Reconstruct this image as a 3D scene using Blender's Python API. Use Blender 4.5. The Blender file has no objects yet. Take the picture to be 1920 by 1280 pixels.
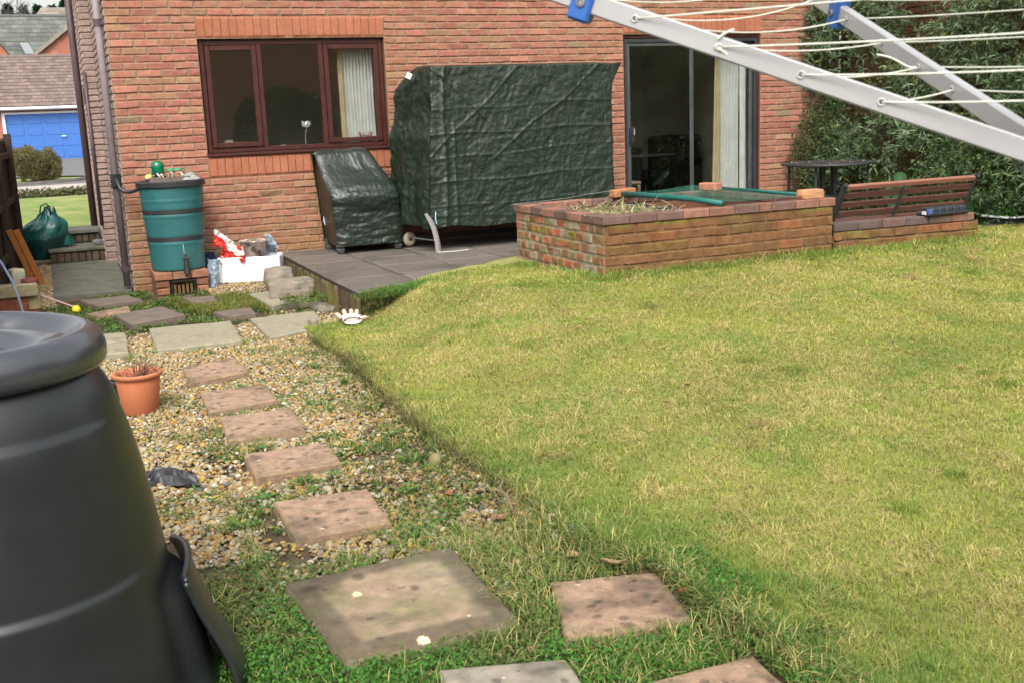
import bpy, bmesh, math, random
import numpy as np
from mathutils import Vector, Matrix

C = bpy.context.scene.collection
SC = bpy.context.scene
R = math.radians
PI = math.pi
rng = np.random.default_rng(7)
random.seed(7)

# ------------------------------------------------------------------ camera
cam = bpy.data.cameras.new('camera')
cam_o = bpy.data.objects.new('camera', cam)
C.objects.link(cam_o)
cam.sensor_width = 36
cam.lens = 37.87
cam.clip_start = 0.05
cam.clip_end = 600
def cam_axes(yaw, pitch, roll):
    cy, sy, cp, sp = math.cos(yaw), math.sin(yaw), math.cos(pitch), math.sin(pitch)
    fw = Vector((sy*cp, cy*cp, -sp)); r = Vector((cy, -sy, 0)); u = r.cross(fw)
    cr, sr = math.cos(roll), math.sin(roll)
    return cr*r + sr*u, -sr*r + cr*u, fw
_r, _u, _f = cam_axes(.3961, .2063, -.0409)
cam_o.matrix_world = Matrix(((_r.x, _u.x, -_f.x, -1.5655), (_r.y, _u.y, -_f.y, -11.793), (_r.z, _u.z, -_f.z, 1.3522), (0, 0, 0, 1)))
cam.dof.use_dof = True
cam.dof.focus_distance = 7.5
cam.dof.aperture_fstop = 9.0
SC.camera = cam_o

# ------------------------------------------------------------------ world and sun: overcast
W = bpy.data.worlds.new('World'); SC.world = W; W.use_nodes = True
nt = W.node_tree; nt.nodes.clear()
sky = nt.nodes.new('ShaderNodeTexSky'); sky.sky_type = 'NISHITA'; sky.sun_disc = False
SUN_EL, SUN_AZ = R(48), R(205)
sky.sun_elevation = SUN_EL; sky.sun_rotation = SUN_AZ
sky.air_density = 1.6; sky.dust_density = 5.0; sky.ozone_density = 1.0
hs = nt.nodes.new('ShaderNodeHueSaturation'); hs.inputs['Saturation'].default_value = 0.22
bg = nt.nodes.new('ShaderNodeBackground'); bg.inputs['Strength'].default_value = 0.15
out = nt.nodes.new('ShaderNodeOutputWorld')
nt.links.new(sky.outputs[0], hs.inputs['Color']); nt.links.new(hs.outputs[0], bg.inputs[0]); nt.links.new(bg.outputs[0], out.inputs[0])
sl = bpy.data.lights.new('sun', 'SUN'); sl.energy = 1.0; sl.angle = R(20); sl.color = (1, .97, .92)
so = bpy.data.objects.new('sun', sl); C.objects.link(so)
# light comes from the garden side (south-west), high
sd = Vector((math.sin(SUN_AZ)*math.cos(SUN_EL), math.cos(SUN_AZ)*math.cos(SUN_EL), math.sin(SUN_EL)))
so.rotation_euler = sd.to_track_quat('Z', 'Y').to_euler()
so.location = (0, -20, 30)
SC.view_settings.view_transform = 'Standard'
SC.view_settings.look = 'None'
SC.view_settings.exposure = 1.0
SC.view_settings.gamma = 1
SC.view_settings.use_curve_mapping = False
SC.render.engine = 'CYCLES'
SC.cycles.max_bounces = 8
SC.cycles.transparent_max_bounces = 16
SC.cycles.use_denoising = True

# ------------------------------------------------------------------ numpy noise
def _h(ix, iy, iz, seed):
    n = (ix*374761393 + iy*668265263 + iz*2147483647 + seed*974634777) & 0xffffffff
    n = ((n ^ (n >> 13)) * 1274126177) & 0xffffffff
    n = n ^ (n >> 16)
    return (n & 0xffff) / 65535.0
def vnoise(x, y, z=0.0, seed=0):
    x = np.asarray(x, float); y = np.asarray(y, float); z = np.broadcast_to(np.asarray(z, float), x.shape)
    ix, iy, iz = np.floor(x).astype(np.int64), np.floor(y).astype(np.int64), np.floor(z).astype(np.int64)
    fx, fy, fz = x-ix, y-iy, z-iz
    sx, sy, sz = fx*fx*(3-2*fx), fy*fy*(3-2*fy), fz*fz*(3-2*fz)
    def L(a, b, t): return a+(b-a)*t
    r = []
    for k in (0, 1):
        a = L(_h(ix, iy, iz+k, seed), _h(ix+1, iy, iz+k, seed), sx)
        b = L(_h(ix, iy+1, iz+k, seed), _h(ix+1, iy+1, iz+k, seed), sx)
        r.append(L(a, b, sy))
    return L(r[0], r[1], sz)
def fbm(x, y, z=0.0, o=3, seed=0):
    s = 0; a = .5; t = 0
    for i in range(o):
        s = s + a*vnoise(np.asarray(x)*2**i, np.asarray(y)*2**i, np.asarray(z)*2**i, seed+i*17); t += a; a *= .5
    return s/t
def sstep(a, b, x):
    t = np.clip((np.asarray(x, float)-a)/(b-a), 0, 1); return t*t*(3-2*t)

# ------------------------------------------------------------------ mesh builder
class MB:
    def __init__(s):
        s.V = []; s.F = []; s.C = []; s.n = 0; s.L = []
    def add(s, v, f, col=None):
        v = np.asarray(v, float).reshape(-1, 3); n = len(v)
        s.V.append(v)
        if isinstance(f, np.ndarray):
            s.F.append((f+s.n))
        else:
            s.L.extend([[i+s.n for i in q] for q in f])
        if col is None: col = (1, 1, 1)
        col = np.asarray(col, float)
        s.C.append(np.broadcast_to(col, (n, 3)) if col.ndim == 1 else col)
        s.n += n
        return s
    def box(s, x0, x1, y0, y1, z0, z1, col=None):
        v = [(x, y, z) for z in (z0, z1) for y in (y0, y1) for x in (x0, x1)]
        f = [(0, 2, 3, 1), (4, 5, 7, 6), (0, 1, 5, 4), (2, 6, 7, 3), (0, 4, 6, 2), (1, 3, 7, 5)]
        return s.add(v, f, col)
    def bbox(s, x0, x1, y0, y1, z0, z1, b=.005, col=None, M=None):
        """box with chamfered edges"""
        vs = []; idx = {}
        X, Y, Z = (x0, x1), (y0, y1), (z0, z1)
        for i in (0, 1):
            for j in (0, 1):
                for k in (0, 1):
                    sx, sy, sz = (1 if i == 0 else -1), (1 if j == 0 else -1), (1 if k == 0 else -1)
                    p = (X[i], Y[j], Z[k])
                    for a in range(3):
                        q = [p[0]+sx*b, p[1]+sy*b, p[2]+sz*b]; q[a] = p[a]
                        idx[(i, j, k, a)] = len(vs); vs.append(q)
        f = []
        for a in range(3):
            o = [c for c in range(3) if c != a]
            for e in (0, 1):
                q = []
                for (m, n) in ((0, 0), (1, 0), (1, 1), (0, 1)):
                    ijk = [0, 0, 0]; ijk[a] = e; ijk[o[0]] = m; ijk[o[1]] = n
                    q.append(idx[(*ijk, a)])
                f.append(q if (e == 1) != (a == 1) else q[::-1])
        for a in range(3):            # edges along axis a
            o = [c for c in range(3) if c != a]
            for m in (0, 1):
                for n in (0, 1):
                    q = []
                    for e in (0, 1):
                        ijk = [0, 0, 0]; ijk[a] = e; ijk[o[0]] = m; ijk[o[1]] = n
                        q.append((idx[(*ijk, o[0])], idx[(*ijk, o[1])]))
                    f.append([q[0][0], q[1][0], q[1][1], q[0][1]])
        for i in (0, 1):
            for j in (0, 1):
                for k in (0, 1):
                    f.append([idx[(i, j, k, 0)], idx[(i, j, k, 1)], idx[(i, j, k, 2)]])
        v = np.array(vs)
        if M is not None: v = xf(v, M)
        return s.add(v, f, col)
    def tube(s, pts, r, n=8, col=None, cap=True, sq=None):
        pts = [Vector(p) for p in pts]; m = len(pts)
        rs = r if hasattr(r, '__len__') else [r]*m
        up = Vector((0, 0, 1)); prev = None; V = []
        for i, p in enumerate(pts):
            d = (pts[min(i+1, m-1)]-pts[max(i-1, 0)]).normalized()
            if prev is None:
                a = up if abs(d.dot(up)) < .95 else Vector((1, 0, 0))
                x = d.cross(a).normalized()
            else:
                x = (prev - d*prev.dot(d)).normalized()
            prev = x; y = d.cross(x)
            for k in range(n):
                t = 2*PI*k/n
                V.append(p + rs[i]*(math.cos(t)*x + math.sin(t)*y))
        F = [[i*n+k, i*n+(k+1) % n, (i+1)*n+(k+1) % n, (i+1)*n+k] for i in range(m-1) for k in range(n)]
        if cap:
            F.append(list(range(n))[::-1]); F.append([(m-1)*n+k for k in range(n)])
        return s.add([tuple(v) for v in V], F, col)
    def lathe(s, prof, cx, cy, n=40, col=None, a0=0, a1=2*PI, wob=0.0):
        full = abs(a1-a0-2*PI) < 1e-6; m = len(prof); nn = n if full else n+1
        V = []
        for (r, z) in prof:
            for k in range(nn):
                t = a0+(a1-a0)*k/n; rr = r*(1+wob*math.sin(3*t+z*4))
                V.append((cx+rr*math.cos(t), cy+rr*math.sin(t), z))
        F = [[i*nn+k, i*nn+(k+1) % nn, (i+1)*nn+(k+1) % nn, (i+1)*nn+k] for i in range(m-1) for k in range(n)]
        return s.add(V, F, col)
    def grid(s, P, col=None, flip=False):
        """P: (m,n,3) array"""
        m, n = P.shape[:2]
        i = np.arange(m*n).reshape(m, n)
        f = np.stack([i[:-1, :-1], i[1:, :-1], i[1:, 1:], i[:-1, 1:]], -1).reshape(-1, 4)
        if flip: f = f[:, ::-1]
        c = None if col is None else (np.asarray(col).reshape(-1, 3) if np.asarray(col).ndim == 3 else col)
        return s.add(P.reshape(-1, 3), f, c)
def xf(v, M):
    v = np.asarray(v, float); A = np.array(M)
    return v @ A[:3, :3].T + A[:3, 3]
def RT(loc=(0, 0, 0), rx=0, ry=0, rz=0, s=1):
    return Matrix.Translation(loc) @ Matrix.Rotation(rz, 4, 'Z') @ Matrix.Rotation(ry, 4, 'Y') @ Matrix.Rotation(rx, 4, 'X') @ Matrix.Diagonal((s, s, s, 1))

def wloc(o):
    v = Vector((0, 0, 0))
    while o is not None: v += o.location; o = o.parent
    return v
def tag(o, label=None, cat=None, group=None, kind=None):
    if label: o['label'] = label
    if cat: o['category'] = cat
    if group: o['group'] = group
    if kind: o['kind'] = kind
    return o
def thing(name, label, cat, loc=(0, 0, 0), group=None):
    o = bpy.data.objects.new(name, None); o.empty_display_size = .1; C.objects.link(o); o.location = loc
    return tag(o, label, cat, group)
def obj(name, mb, m, parent=None, smooth=False, origin=None):
    V = np.concatenate(mb.V) if mb.V else np.zeros((0, 3))
    loc = Vector(origin) if origin is not None else Vector((0, 0, 0))
    base = wloc(parent) if parent is not None else loc
    me = bpy.data.meshes.new(name)
    V = V - np.array(base)
    arr = [a for a in mb.F]
    groups = {}
    tot = []; loops = []
    for a in arr:
        tot.append(np.full(len(a), a.shape[1], np.int32)); loops.append(a.reshape(-1))
    if mb.L:
        tot.append(np.array([len(q) for q in mb.L], np.int32)); loops.append(np.array([i for q in mb.L for i in q], np.int64))
    tot = np.concatenate(tot); loops = np.concatenate(loops).astype(np.int32)
    start = np.concatenate([[0], np.cumsum(tot)[:-1]]).astype(np.int32)
    me.vertices.add(len(V)); me.vertices.foreach_set('co', V.astype(np.float32).ravel())
    me.loops.add(len(loops)); me.loops.foreach_set('vertex_index', loops)
    me.polygons.add(len(tot)); me.polygons.foreach_set('loop_start', start); me.polygons.foreach_set('loop_total', tot)
    me.polygons.foreach_set('use_smooth', np.full(len(tot), bool(smooth)))
    ca = me.color_attributes.new('Col', 'FLOAT_COLOR', 'POINT')
    cc = np.ones((len(V), 4), np.float32); cc[:, :3] = np.concatenate(mb.C)
    ca.data.foreach_set('color', cc.ravel())
    me.update(calc_edges=True); me.validate()
    me.materials.append(m)
    o = bpy.data.objects.new(name, me); C.objects.link(o)
    if parent is not None: o.parent = parent
    else: o.location = loc
    return o

# ------------------------------------------------------------------ materials
MATS = {}
def mat(name, c1=(.5, .5, .5), c2=None, scale=8, rough=.7, bump=0, bscale=60, metal=0, spec=.5, attr=False, coat=0,
        detail=4, c3=None, s3=2, t3=(.5, .6), rvar=0, trans=0, aniso=None, sub=0):
    m = bpy.data.materials.new(name); m.use_nodes = True
    t = m.node_tree; n = t.nodes; l = t.links
    b = n['Principled BSDF']
    b.inputs['Roughness'].default_value = rough; b.inputs['Metallic'].default_value = metal
    b.inputs['Specular IOR Level'].default_value = spec
    if coat: b.inputs['Coat Weight'].default_value = coat; b.inputs['Coat Roughness'].default_value = .15
    tc = n.new('ShaderNodeTexCoord')
    def noise(sc, d=detail, rough_=.6):
        q = n.new('ShaderNodeTexNoise'); q.inputs['Scale'].default_value = sc; q.inputs['Detail'].default_value = d
        q.inputs['Roughness'].default_value = rough_
        if aniso:
            mp = n.new('ShaderNodeMapping'); mp.inputs['Scale'].default_value = aniso
            l.new(tc.outputs['Object'], mp.inputs[0]); l.new(mp.outputs[0], q.inputs['Vector'])
        else: l.new(tc.outputs['Object'], q.inputs['Vector'])
        return q
    def mix(f, a, c, mode='MIX'):
        q = n.new('ShaderNodeMix'); q.data_type = 'RGBA'; q.blend_type = mode
        for sck, v in ((q.inputs[0], f), (q.inputs[6], a), (q.inputs[7], c)):
            if hasattr(v, 'is_linked') or hasattr(v, 'links'): l.new(v, sck)
            elif isinstance(v, (int, float)): sck.default_value = v
            else: sck.default_value = (*v, 1)
        return q.outputs[2]
    def ramp(s, a, c):
        q = n.new('ShaderNodeMapRange'); q.inputs[1].default_value = a; q.inputs[2].default_value = c
        q.interpolation_type = 'SMOOTHSTEP'
        l.new(s, q.inputs[0]); return q.outputs[0]
    col = None
    if c2 is not None:
        col = mix(ramp(noise(scale).outputs[0], .32, .68), c1, c2)
    if c3 is not None:
        col = mix(ramp(noise(s3, 5, .65).outputs[0], *t3), col if col is not None else c1, c3)
    if attr:
        a = n.new('ShaderNodeAttribute'); a.attribute_name = 'Col'
        if col is None: col = mix(1.0, a.outputs[0], c1, 'MULTIPLY') if tuple(c1) != (1, 1, 1) else a.outputs[0]
        else: col = mix(1.0, a.outputs[0], col, 'MULTIPLY')
    if col is None: b.inputs['Base Color'].default_value = (*c1, 1)
    else: l.new(col, b.inputs['Base Color'])
    if rvar:
        q = n.new('ShaderNodeMapRange'); q.inputs[3].default_value = rough-rvar; q.inputs[4].default_value = rough+rvar
        l.new(noise(scale*1.7).outputs[0], q.inputs[0]); l.new(q.outputs[0], b.inputs['Roughness'])
    if bump:
        q = n.new('ShaderNodeBump'); q.inputs['Strength'].default_value = bump; q.inputs['Distance'].default_value = .01
        l.new(noise(bscale, 6, .7).outputs[0], q.inputs['Height']); l.new(q.outputs[0], b.inputs['Normal'])
    if trans:
        tr = n.new('ShaderNodeBsdfTranslucent'); ms = n.new('ShaderNodeMixShader'); ms.inputs[0].default_value = trans
        if col is not None: l.new(col, tr.inputs[0])
        else: tr.inputs[0].default_value = (*c1, 1)
        l.new(b.outputs[0], ms.inputs[1]); l.new(tr.outputs[0], ms.inputs[2])
        l.new(ms.outputs[0], n['Material Output'].inputs[0])
    MATS[name] = m
    return m
def glass(name, tint=(.95, .96, .95), ior=2.45, rough=0.0):
    m = bpy.data.materials.new(name); m.use_nodes = True; t = m.node_tree; n = t.nodes; l = t.links; n.clear()
    o = n.new('ShaderNodeOutputMaterial'); tr = n.new('ShaderNodeBsdfTransparent'); tr.inputs[0].default_value = (*tint, 1)
    g = n.new('ShaderNodeBsdfGlossy'); g.inputs['Roughness'].default_value = rough
    fr = n.new('ShaderNodeFresnel'); fr.inputs[0].default_value = ior
    ge = n.new('ShaderNodeNewGeometry'); su = n.new('ShaderNodeMath'); su.operation = 'SUBTRACT'; su.inputs[0].default_value = 1; l.new(ge.outputs['Backfacing'], su.inputs[1])
    mu = n.new('ShaderNodeMath'); mu.operation = 'MULTIPLY'; l.new(su.outputs[0], mu.inputs[0]); l.new(fr.outputs[0], mu.inputs[1])
    ms = n.new('ShaderNodeMixShader'); l.new(mu.outputs[0], ms.inputs[0]); l.new(tr.outputs[0], ms.inputs[1]); l.new(g.outputs[0], ms.inputs[2])
    l.new(ms.outputs[0], o.inputs[0]); return m

M_BRICK = mat('brick', (1, 1, 1), (.82, .80, .78), 22, .9, .5, 90, attr=True, spec=.2)
M_BRICK_OLD = mat('weathered_brick', (1, 1, 1), (.72, .70, .66), 14, .92, .7, 70, attr=True, spec=.2)
M_MORTAR = mat('mortar', (.30, .21, .13), (.20, .14, .09), 30, .95, .6, 120, spec=.1)
M_SOLDIER = mat('soldier_brick', (1, 1, 1), (.86, .84, .82), 20, .85, .3, 120, attr=True, spec=.2)
M_MAHOG = mat('mahogany_paint', (.062, .018, .014), (.045, .013, .010), 9, .45, .06, 60, spec=.3)
M_GLASS = glass('window_glass')
M_ALU = mat('aluminium_grey', (.115, .125, .125), (.085, .095, .10), 5, .42, .03, 80, metal=.5)
M_ALU_D = mat('frame_dark', (.035, .038, .042), (.025, .028, .03), 5, .5)
M_PIPE = mat('downpipe_plastic', (.27, .215, .225), (.20, .16, .17), 3, .45, .05, 30)
M_PIPE_D = mat('downpipe_dark', (.085, .05, .058), (.06, .035, .04), 4, .5)
M_WALLIN = mat('interior_plaster', (.80, .78, .70), (.75, .73, .65), 2, .9)
M_CARPET = mat('carpet', (.22, .18, .13), (.16, .13, .09), 20, 1)
M_CURT = mat('curtain_cloth', (.82, .83, .80), (.72, .73, .70), 6, .9, .2, 200, trans=.25)
M_CURT_Y = mat('curtain_lining', (.58, .48, .28), (.50, .41, .24), 6, .9, .2, 200, trans=.2)
M_SOIL = mat('garden_soil', (.10, .072, .048), (.055, .040, .026), 9, .97, 1.0, 45, spec=.1, c3=(.16, .13, .085), s3=3, t3=(.5, .65))
M_GREENPL = mat('water_butt_green', (.030, .135, .135), (.024, .110, .112), 4, .42, .08, 25, c3=(.045, .15, .14), s3=2.2, t3=(.5, .75), rvar=.08)
M_BLACKPL = mat('black_plastic', (.022, .022, .025), (.032, .032, .034), 6, .45, .1, 60)
M_BIN = mat('compost_bin_plastic', (.011, .0135, .015), (.015, .018, .018), 2.5, .36, .06, 140, spec=.6, c3=(.040, .040, .033), s3=2.4, t3=(.60, .85), rvar=.08)
M_STEEL = mat('galvanised', (.32, .30, .30), (.24, .22, .22), 10, .5, .1, 40, metal=.5)
M_AIRER = mat('airer_aluminium', (.50, .49, .485), (.45, .44, .435), 4, .38, .03, 160, metal=.35, c3=(.34, .33, .34), s3=6, t3=(.6, .85))
M_BLUE = mat('blue_plastic', (.035, .13, .43), (.03, .11, .38), 5, .38, .05, 60)
M_CORD = mat('washing_line_pvc', (.80, .80, .70), (.72, .72, .60), 30, .45)
M_WOOD_D = mat('dark_fence_wood', (.060, .034, .024), (.034, .019, .014), 6, .85, .6, 30, aniso=(6, 6, .8))
M_WOOD_O = mat('orange_wood', (.46, .165, .030), (.36, .12, .022), 5, .55, .2, 25, aniso=(8, 8, .7))
M_WOOD_B = mat('bench_wood', (.135, .055, .038), (.085, .034, .026), 8, .65, .3, 30, aniso=(.8, 8, 8))
M_IRON = mat('black_iron', (.022, .024, .026), (.035, .036, .038), 12, .55, .3, 60)
M_CONC = mat('concrete', (.13, .125, .098), (.095, .092, .072), 7, .9, .5, 80, c3=(.062, .066, .042), s3=3, t3=(.5, .7))
M_STONE = mat('stone_block', (.26, .22, .165), (.18, .155, .12), 9, .92, .8, 50, c3=(.10, .095, .07), s3=5, t3=(.52, .68))
M_WHITE = mat('polystyrene', (.78, .79, .81), (.74, .75, .78), 30, .6, .25, 220)
M_TERRA = mat('terracotta_plastic', (.50, .165, .075), (.45, .145, .065), 4, .55, .08, 40, c3=(.38, .16, .09), s3=3, t3=(.6, .8))
M_LEAF = mat('leaf', (1, 1, 1), (.75, .8, .7), 5, .55, attr=True, trans=.25, spec=.3)
M_LID = mat('compost_lid_plastic', (.026, .030, .037), (.034, .038, .045), 2.5, .30, .05, 90, spec=1.0, c3=(.060, .060, .055), s3=2.2, t3=(.60, .9), rvar=.06, coat=.25)  # base paler than the body's, painting in some of the sky sheen
M_GRASS = mat('grass_blade', (1, 1, 1), (.82, .85, .8), 1.2, .65, attr=True, trans=.3, spec=.2)
M_PEB = mat('pebbles', (1, 1, 1), (.75, .72, .68), 55, .7, .25, 200, attr=True, spec=.35)
M_ATTR = mat('painted_plain', (1, 1, 1), None, rough=.6, attr=True)
M_ATTR_G = mat('glossy_plain', (1, 1, 1), None, rough=.3, attr=True)
M_ATTR_R = mat('rough_plain', (1, 1, 1), (.75, .75, .75), 25, .9, .4, 70, attr=True, spec=.2)

# ------------------------------------------------------------------ levels
def lawn_edge_x(y):
    y = np.asarray(y, float)
    return .11 + .028*np.sin(y*2.3+.5) + .05*(fbm(y*3.1, y*0+3.3, 0, 3, 5)-.5) + .17*(1-sstep(-8.75, -8.1, y)) + .07*sstep(-4.3, -3.6, y)
def lawn_z(x, y):
    x = np.asarray(x, float); y = np.asarray(y, float)
    base = .075 + np.clip(y+4.5, -9, 0)*.074 - .03*sstep(-4.3, -3.3, y)
    d = x - lawn_edge_x(y)
    ez = -.175 - .075*sstep(-5.5, -8.0, y)
    s = sstep(-.05, 1.3, d)
    z = ez + (np.maximum(base, ez+.012)-ez)*s
    corner = sstep(-5.3, -4.1, y)*(1-sstep(.50, 1.15, x))
    z = z*(1-corner) - .19*corner
    return z + .022*(fbm(x*1.3, y*1.3, 0, 2, 9)-.5) + .012*(fbm(x*5, y*5, 0, 2, 11)-.5)
GZ = -.298
def soil_z(x, y):
    x = np.asarray(x, float); y = np.asarray(y, float)
    return GZ + .03*(fbm(x*2.1, y*2.1, 0, 3, 21)-.5) + .06*sstep(-1.6, -.3, y)*sstep(-.9, -.3, x) + .07*np.exp(-np.abs(x-lawn_edge_x(y))/.10)*(y < -4.1)

# ------------------------------------------------------------------ brick walls as real relief
def palette_house(n, rg, s=1.0):
    t = rg.random((n, 1))
    core = np.array([.400, .172, .112])*(1-t)+np.array([.400, .185, .115])*t
    edge = np.array([.385, .222, .142])*np.ones((n, 1))
    k = rg.random(n)
    buff = k < .10
    core[buff] = np.array([.37, .215, .12]); edge[buff] = np.array([.38, .235, .135])
    gr = k > .97
    core[gr] = np.array([.30, .215, .135]); edge[gr] = np.array([.32, .23, .15])
    red = (k > .8) & (k < .97)
    core[red] = np.array([.39, .155, .108]); edge[red] = np.array([.38, .20, .13])
    v = rg.uniform(.90, 1.08, (n, 1))*s
    tint = np.array([.90, .87, .93])
    return core*v*tint, edge*v*tint
def palette_side(n, rg):
    a, b = palette_house(n, rg)
    g = np.array([.33, .265, .235])
    return a*.2+g*.8, b*.2+g*.8
def palette_bed(n, rg):
    t = rg.random((n, 1))
    core = np.array([.220, .105, .058])*(1-t)+np.array([.245, .115, .062])*t
    k = rg.random(n); core[k < .07] = np.array([.30, .12, .065]); core[(k > .82)] = np.array([.19, .10, .055])
    core = core*np.array([.90, .93, .80]); return core*rg.uniform(.92, 1.06, (n, 1)), core*.92*rg.uniform(.92, 1.06, (n, 1))
def palette_bed_left(n, rg):
    a, b = palette_bed(n, rg); a = a*1.25; b = b*1.35+.03
    k = rg.random(n); a[k < .2] = np.array([.33, .26, .19]); b[k < .45] = np.array([.34, .28, .21]); a[(k > .2) & (k < .35)] = np.array([.27, .22, .13])
    a[k > .8] = np.array([.42, .13, .075])
    return a, b
def palette_soldier(n, rg):
    c = np.array([.37, .140, .078])*rg.uniform(.95, 1.04, (n, 1)); return c, c*.98
def palette_coping(n, rg):
    k = rg.random(n)[:, None]
    c = np.array([.30, .12, .085])*(k < .55)+np.array([.13, .085, .085])*(k >= .55)
    c = c*rg.uniform(.85, 1.25, (n, 1)); return c, c*.95
SS = np.array([0, .035, .2, .4, .6, .8, .965, 1.0]); TT = np.array([0, .13, .5, .87, 1.0])
def bricks(mb, o, u, n, x0, x1, z0, z1, bw, ch, pal, seed, proj=.010, joint=.0085, openings=(), zref=None, wob=.0045, phase=0.0, edge_k=1.0, moss=None, rough=.006, up=(0, 0, 1)):
    rg = np.random.default_rng(seed)
    o = np.array(o, float); u = np.array(u, float); n = np.array(n, float); up = np.array(up, float)
    B = []
    rows = int(round((z1-z0)/ch))
    for k in range(rows):
        za = z0+k*ch; zm = za+ch/2
        off = (bw/2 if k % 2 else 0)+phase
        i0 = math.floor((x0-off)/bw)-1; i1 = math.ceil((x1-off)/bw)+1
        segs = [(x0, x1)]
        for (a, b, c, d) in openings:
            if c < zm < d:
                ns = []
                for (p, q) in segs:
                    if b <= p or a >= q: ns.append((p, q)); continue
                    if a > p: ns.append((p, a))
                    if b < q: ns.append((b, q))
                segs = ns
        for i in range(i0, i1):
            a, b = off+i*bw, off+(i+1)*bw
            for (p, q) in segs:
                c, d = max(a, p), min(b, q)
                if d-c > .035: B.append((c, d, za, za+ch))
    B = np.array(B); N = len(B)
    core, edge = pal(N, rg)
    S, Tt = np.meshgrid(SS, TT, indexing='ij')
    ew = joint/2
    xa = B[:, 0]+ew; xb = B[:, 1]-ew; ya = B[:, 2]+ew; yb = B[:, 3]-ew
    X = xa[:, None, None]+(xb-xa)[:, None, None]*S; Z = ya[:, None, None]+(yb-ya)[:, None, None]*Tt
    bnd = ((S == 0) | (S == 1) | (Tt == 0) | (Tt == 1)).astype(float)
    tilt = rg.normal(0, .0018, (N, 1, 1))*(S-.5)*2 + rg.normal(0, .0028, (N, 1, 1))*(Tt-.5)*2 + rg.normal(0, .0018, (N, 1, 1))
    nz = (fbm(X*9, Z*22, seed*.7, 3, seed)-.5)*2*rough + (fbm(X*40, Z*70, seed*.3, 2, seed+3)-.5)*rough*.7
    D = np.where(bnd > 0, -.002, proj+tilt+nz)
    Z = Z + (fbm(X*14, Z*3+k*0, seed*1.3, 2, seed+5)-.5)*2*wob*np.where((Tt == 0) | (Tt == .13), 1.5, .6)
    X = X + (fbm(Z*14, X*3, seed*1.7, 2, seed+6)-.5)*2*wob*.8
    e = np.minimum(S, 1-S)*2
    f = sstep(.05, .55, e*edge_k + (fbm(X*12, Z*25, 1.5, 3, seed+8)-.5)*.9 + rg.uniform(-.15, .25, (N, 1, 1)))
    col = core[:, None, None, :]*f[..., None]+edge[:, None, None, :]*(1-f[..., None])
    col = col*np.where(Tt == 0, .68, 1)[..., None]  # bottom edge darkened: paints the shadow line under each course
    col = col*(.88+.24*fbm(X*6, Z*10, 4.4, 3, seed+12))[..., None]
    if moss is not None:
        w = moss(X, Z)[..., None]; col = col*(1-w)+np.array([.20, .21, .035])*w
    P = o + X[..., None]*u + Z[..., None]*up + D[..., None]*n
    m, k2 = S.shape; idx = np.arange(m*k2).reshape(m, k2)
    q = np.stack([idx[:-1, :-1], idx[1:, :-1], idx[1:, 1:], idx[:-1, 1:]], -1).reshape(-1, 4)
    if np.dot(np.cross(u, up), n) < 0: q = q[:, ::-1]
    F = (q[None]+(np.arange(N)*m*k2)[:, None, None]).reshape(-1, 4)
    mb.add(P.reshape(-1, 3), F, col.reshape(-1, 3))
    return mb
def panel(mb, o, u, up, x0, x1, z0, z1, holes, col=None):
    """flat sheet with rectangular holes"""
    xs = sorted({x0, x1, *[h[0] for h in holes], *[h[1] for h in holes]}); zs = sorted({z0, z1, *[h[2] for h in holes], *[h[3] for h in holes]})
    o = np.array(o, float); u = np.array(u, float); up = np.array(up, float)
    for i in range(len(xs)-1):
        for j in range(len(zs)-1):
            cx, cz = (xs[i]+xs[i+1])/2, (zs[j]+zs[j+1])/2
            if any(h[0] < cx < h[1] and h[2] < cz < h[3] for h in holes): continue
            mb.add([o+u*xs[i]+up*zs[j], o+u*xs[i+1]+up*zs[j], o+u*xs[i+1]+up*zs[j+1], o+u*xs[i]+up*zs[j+1]], [(0, 1, 2, 3)], col)

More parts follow.
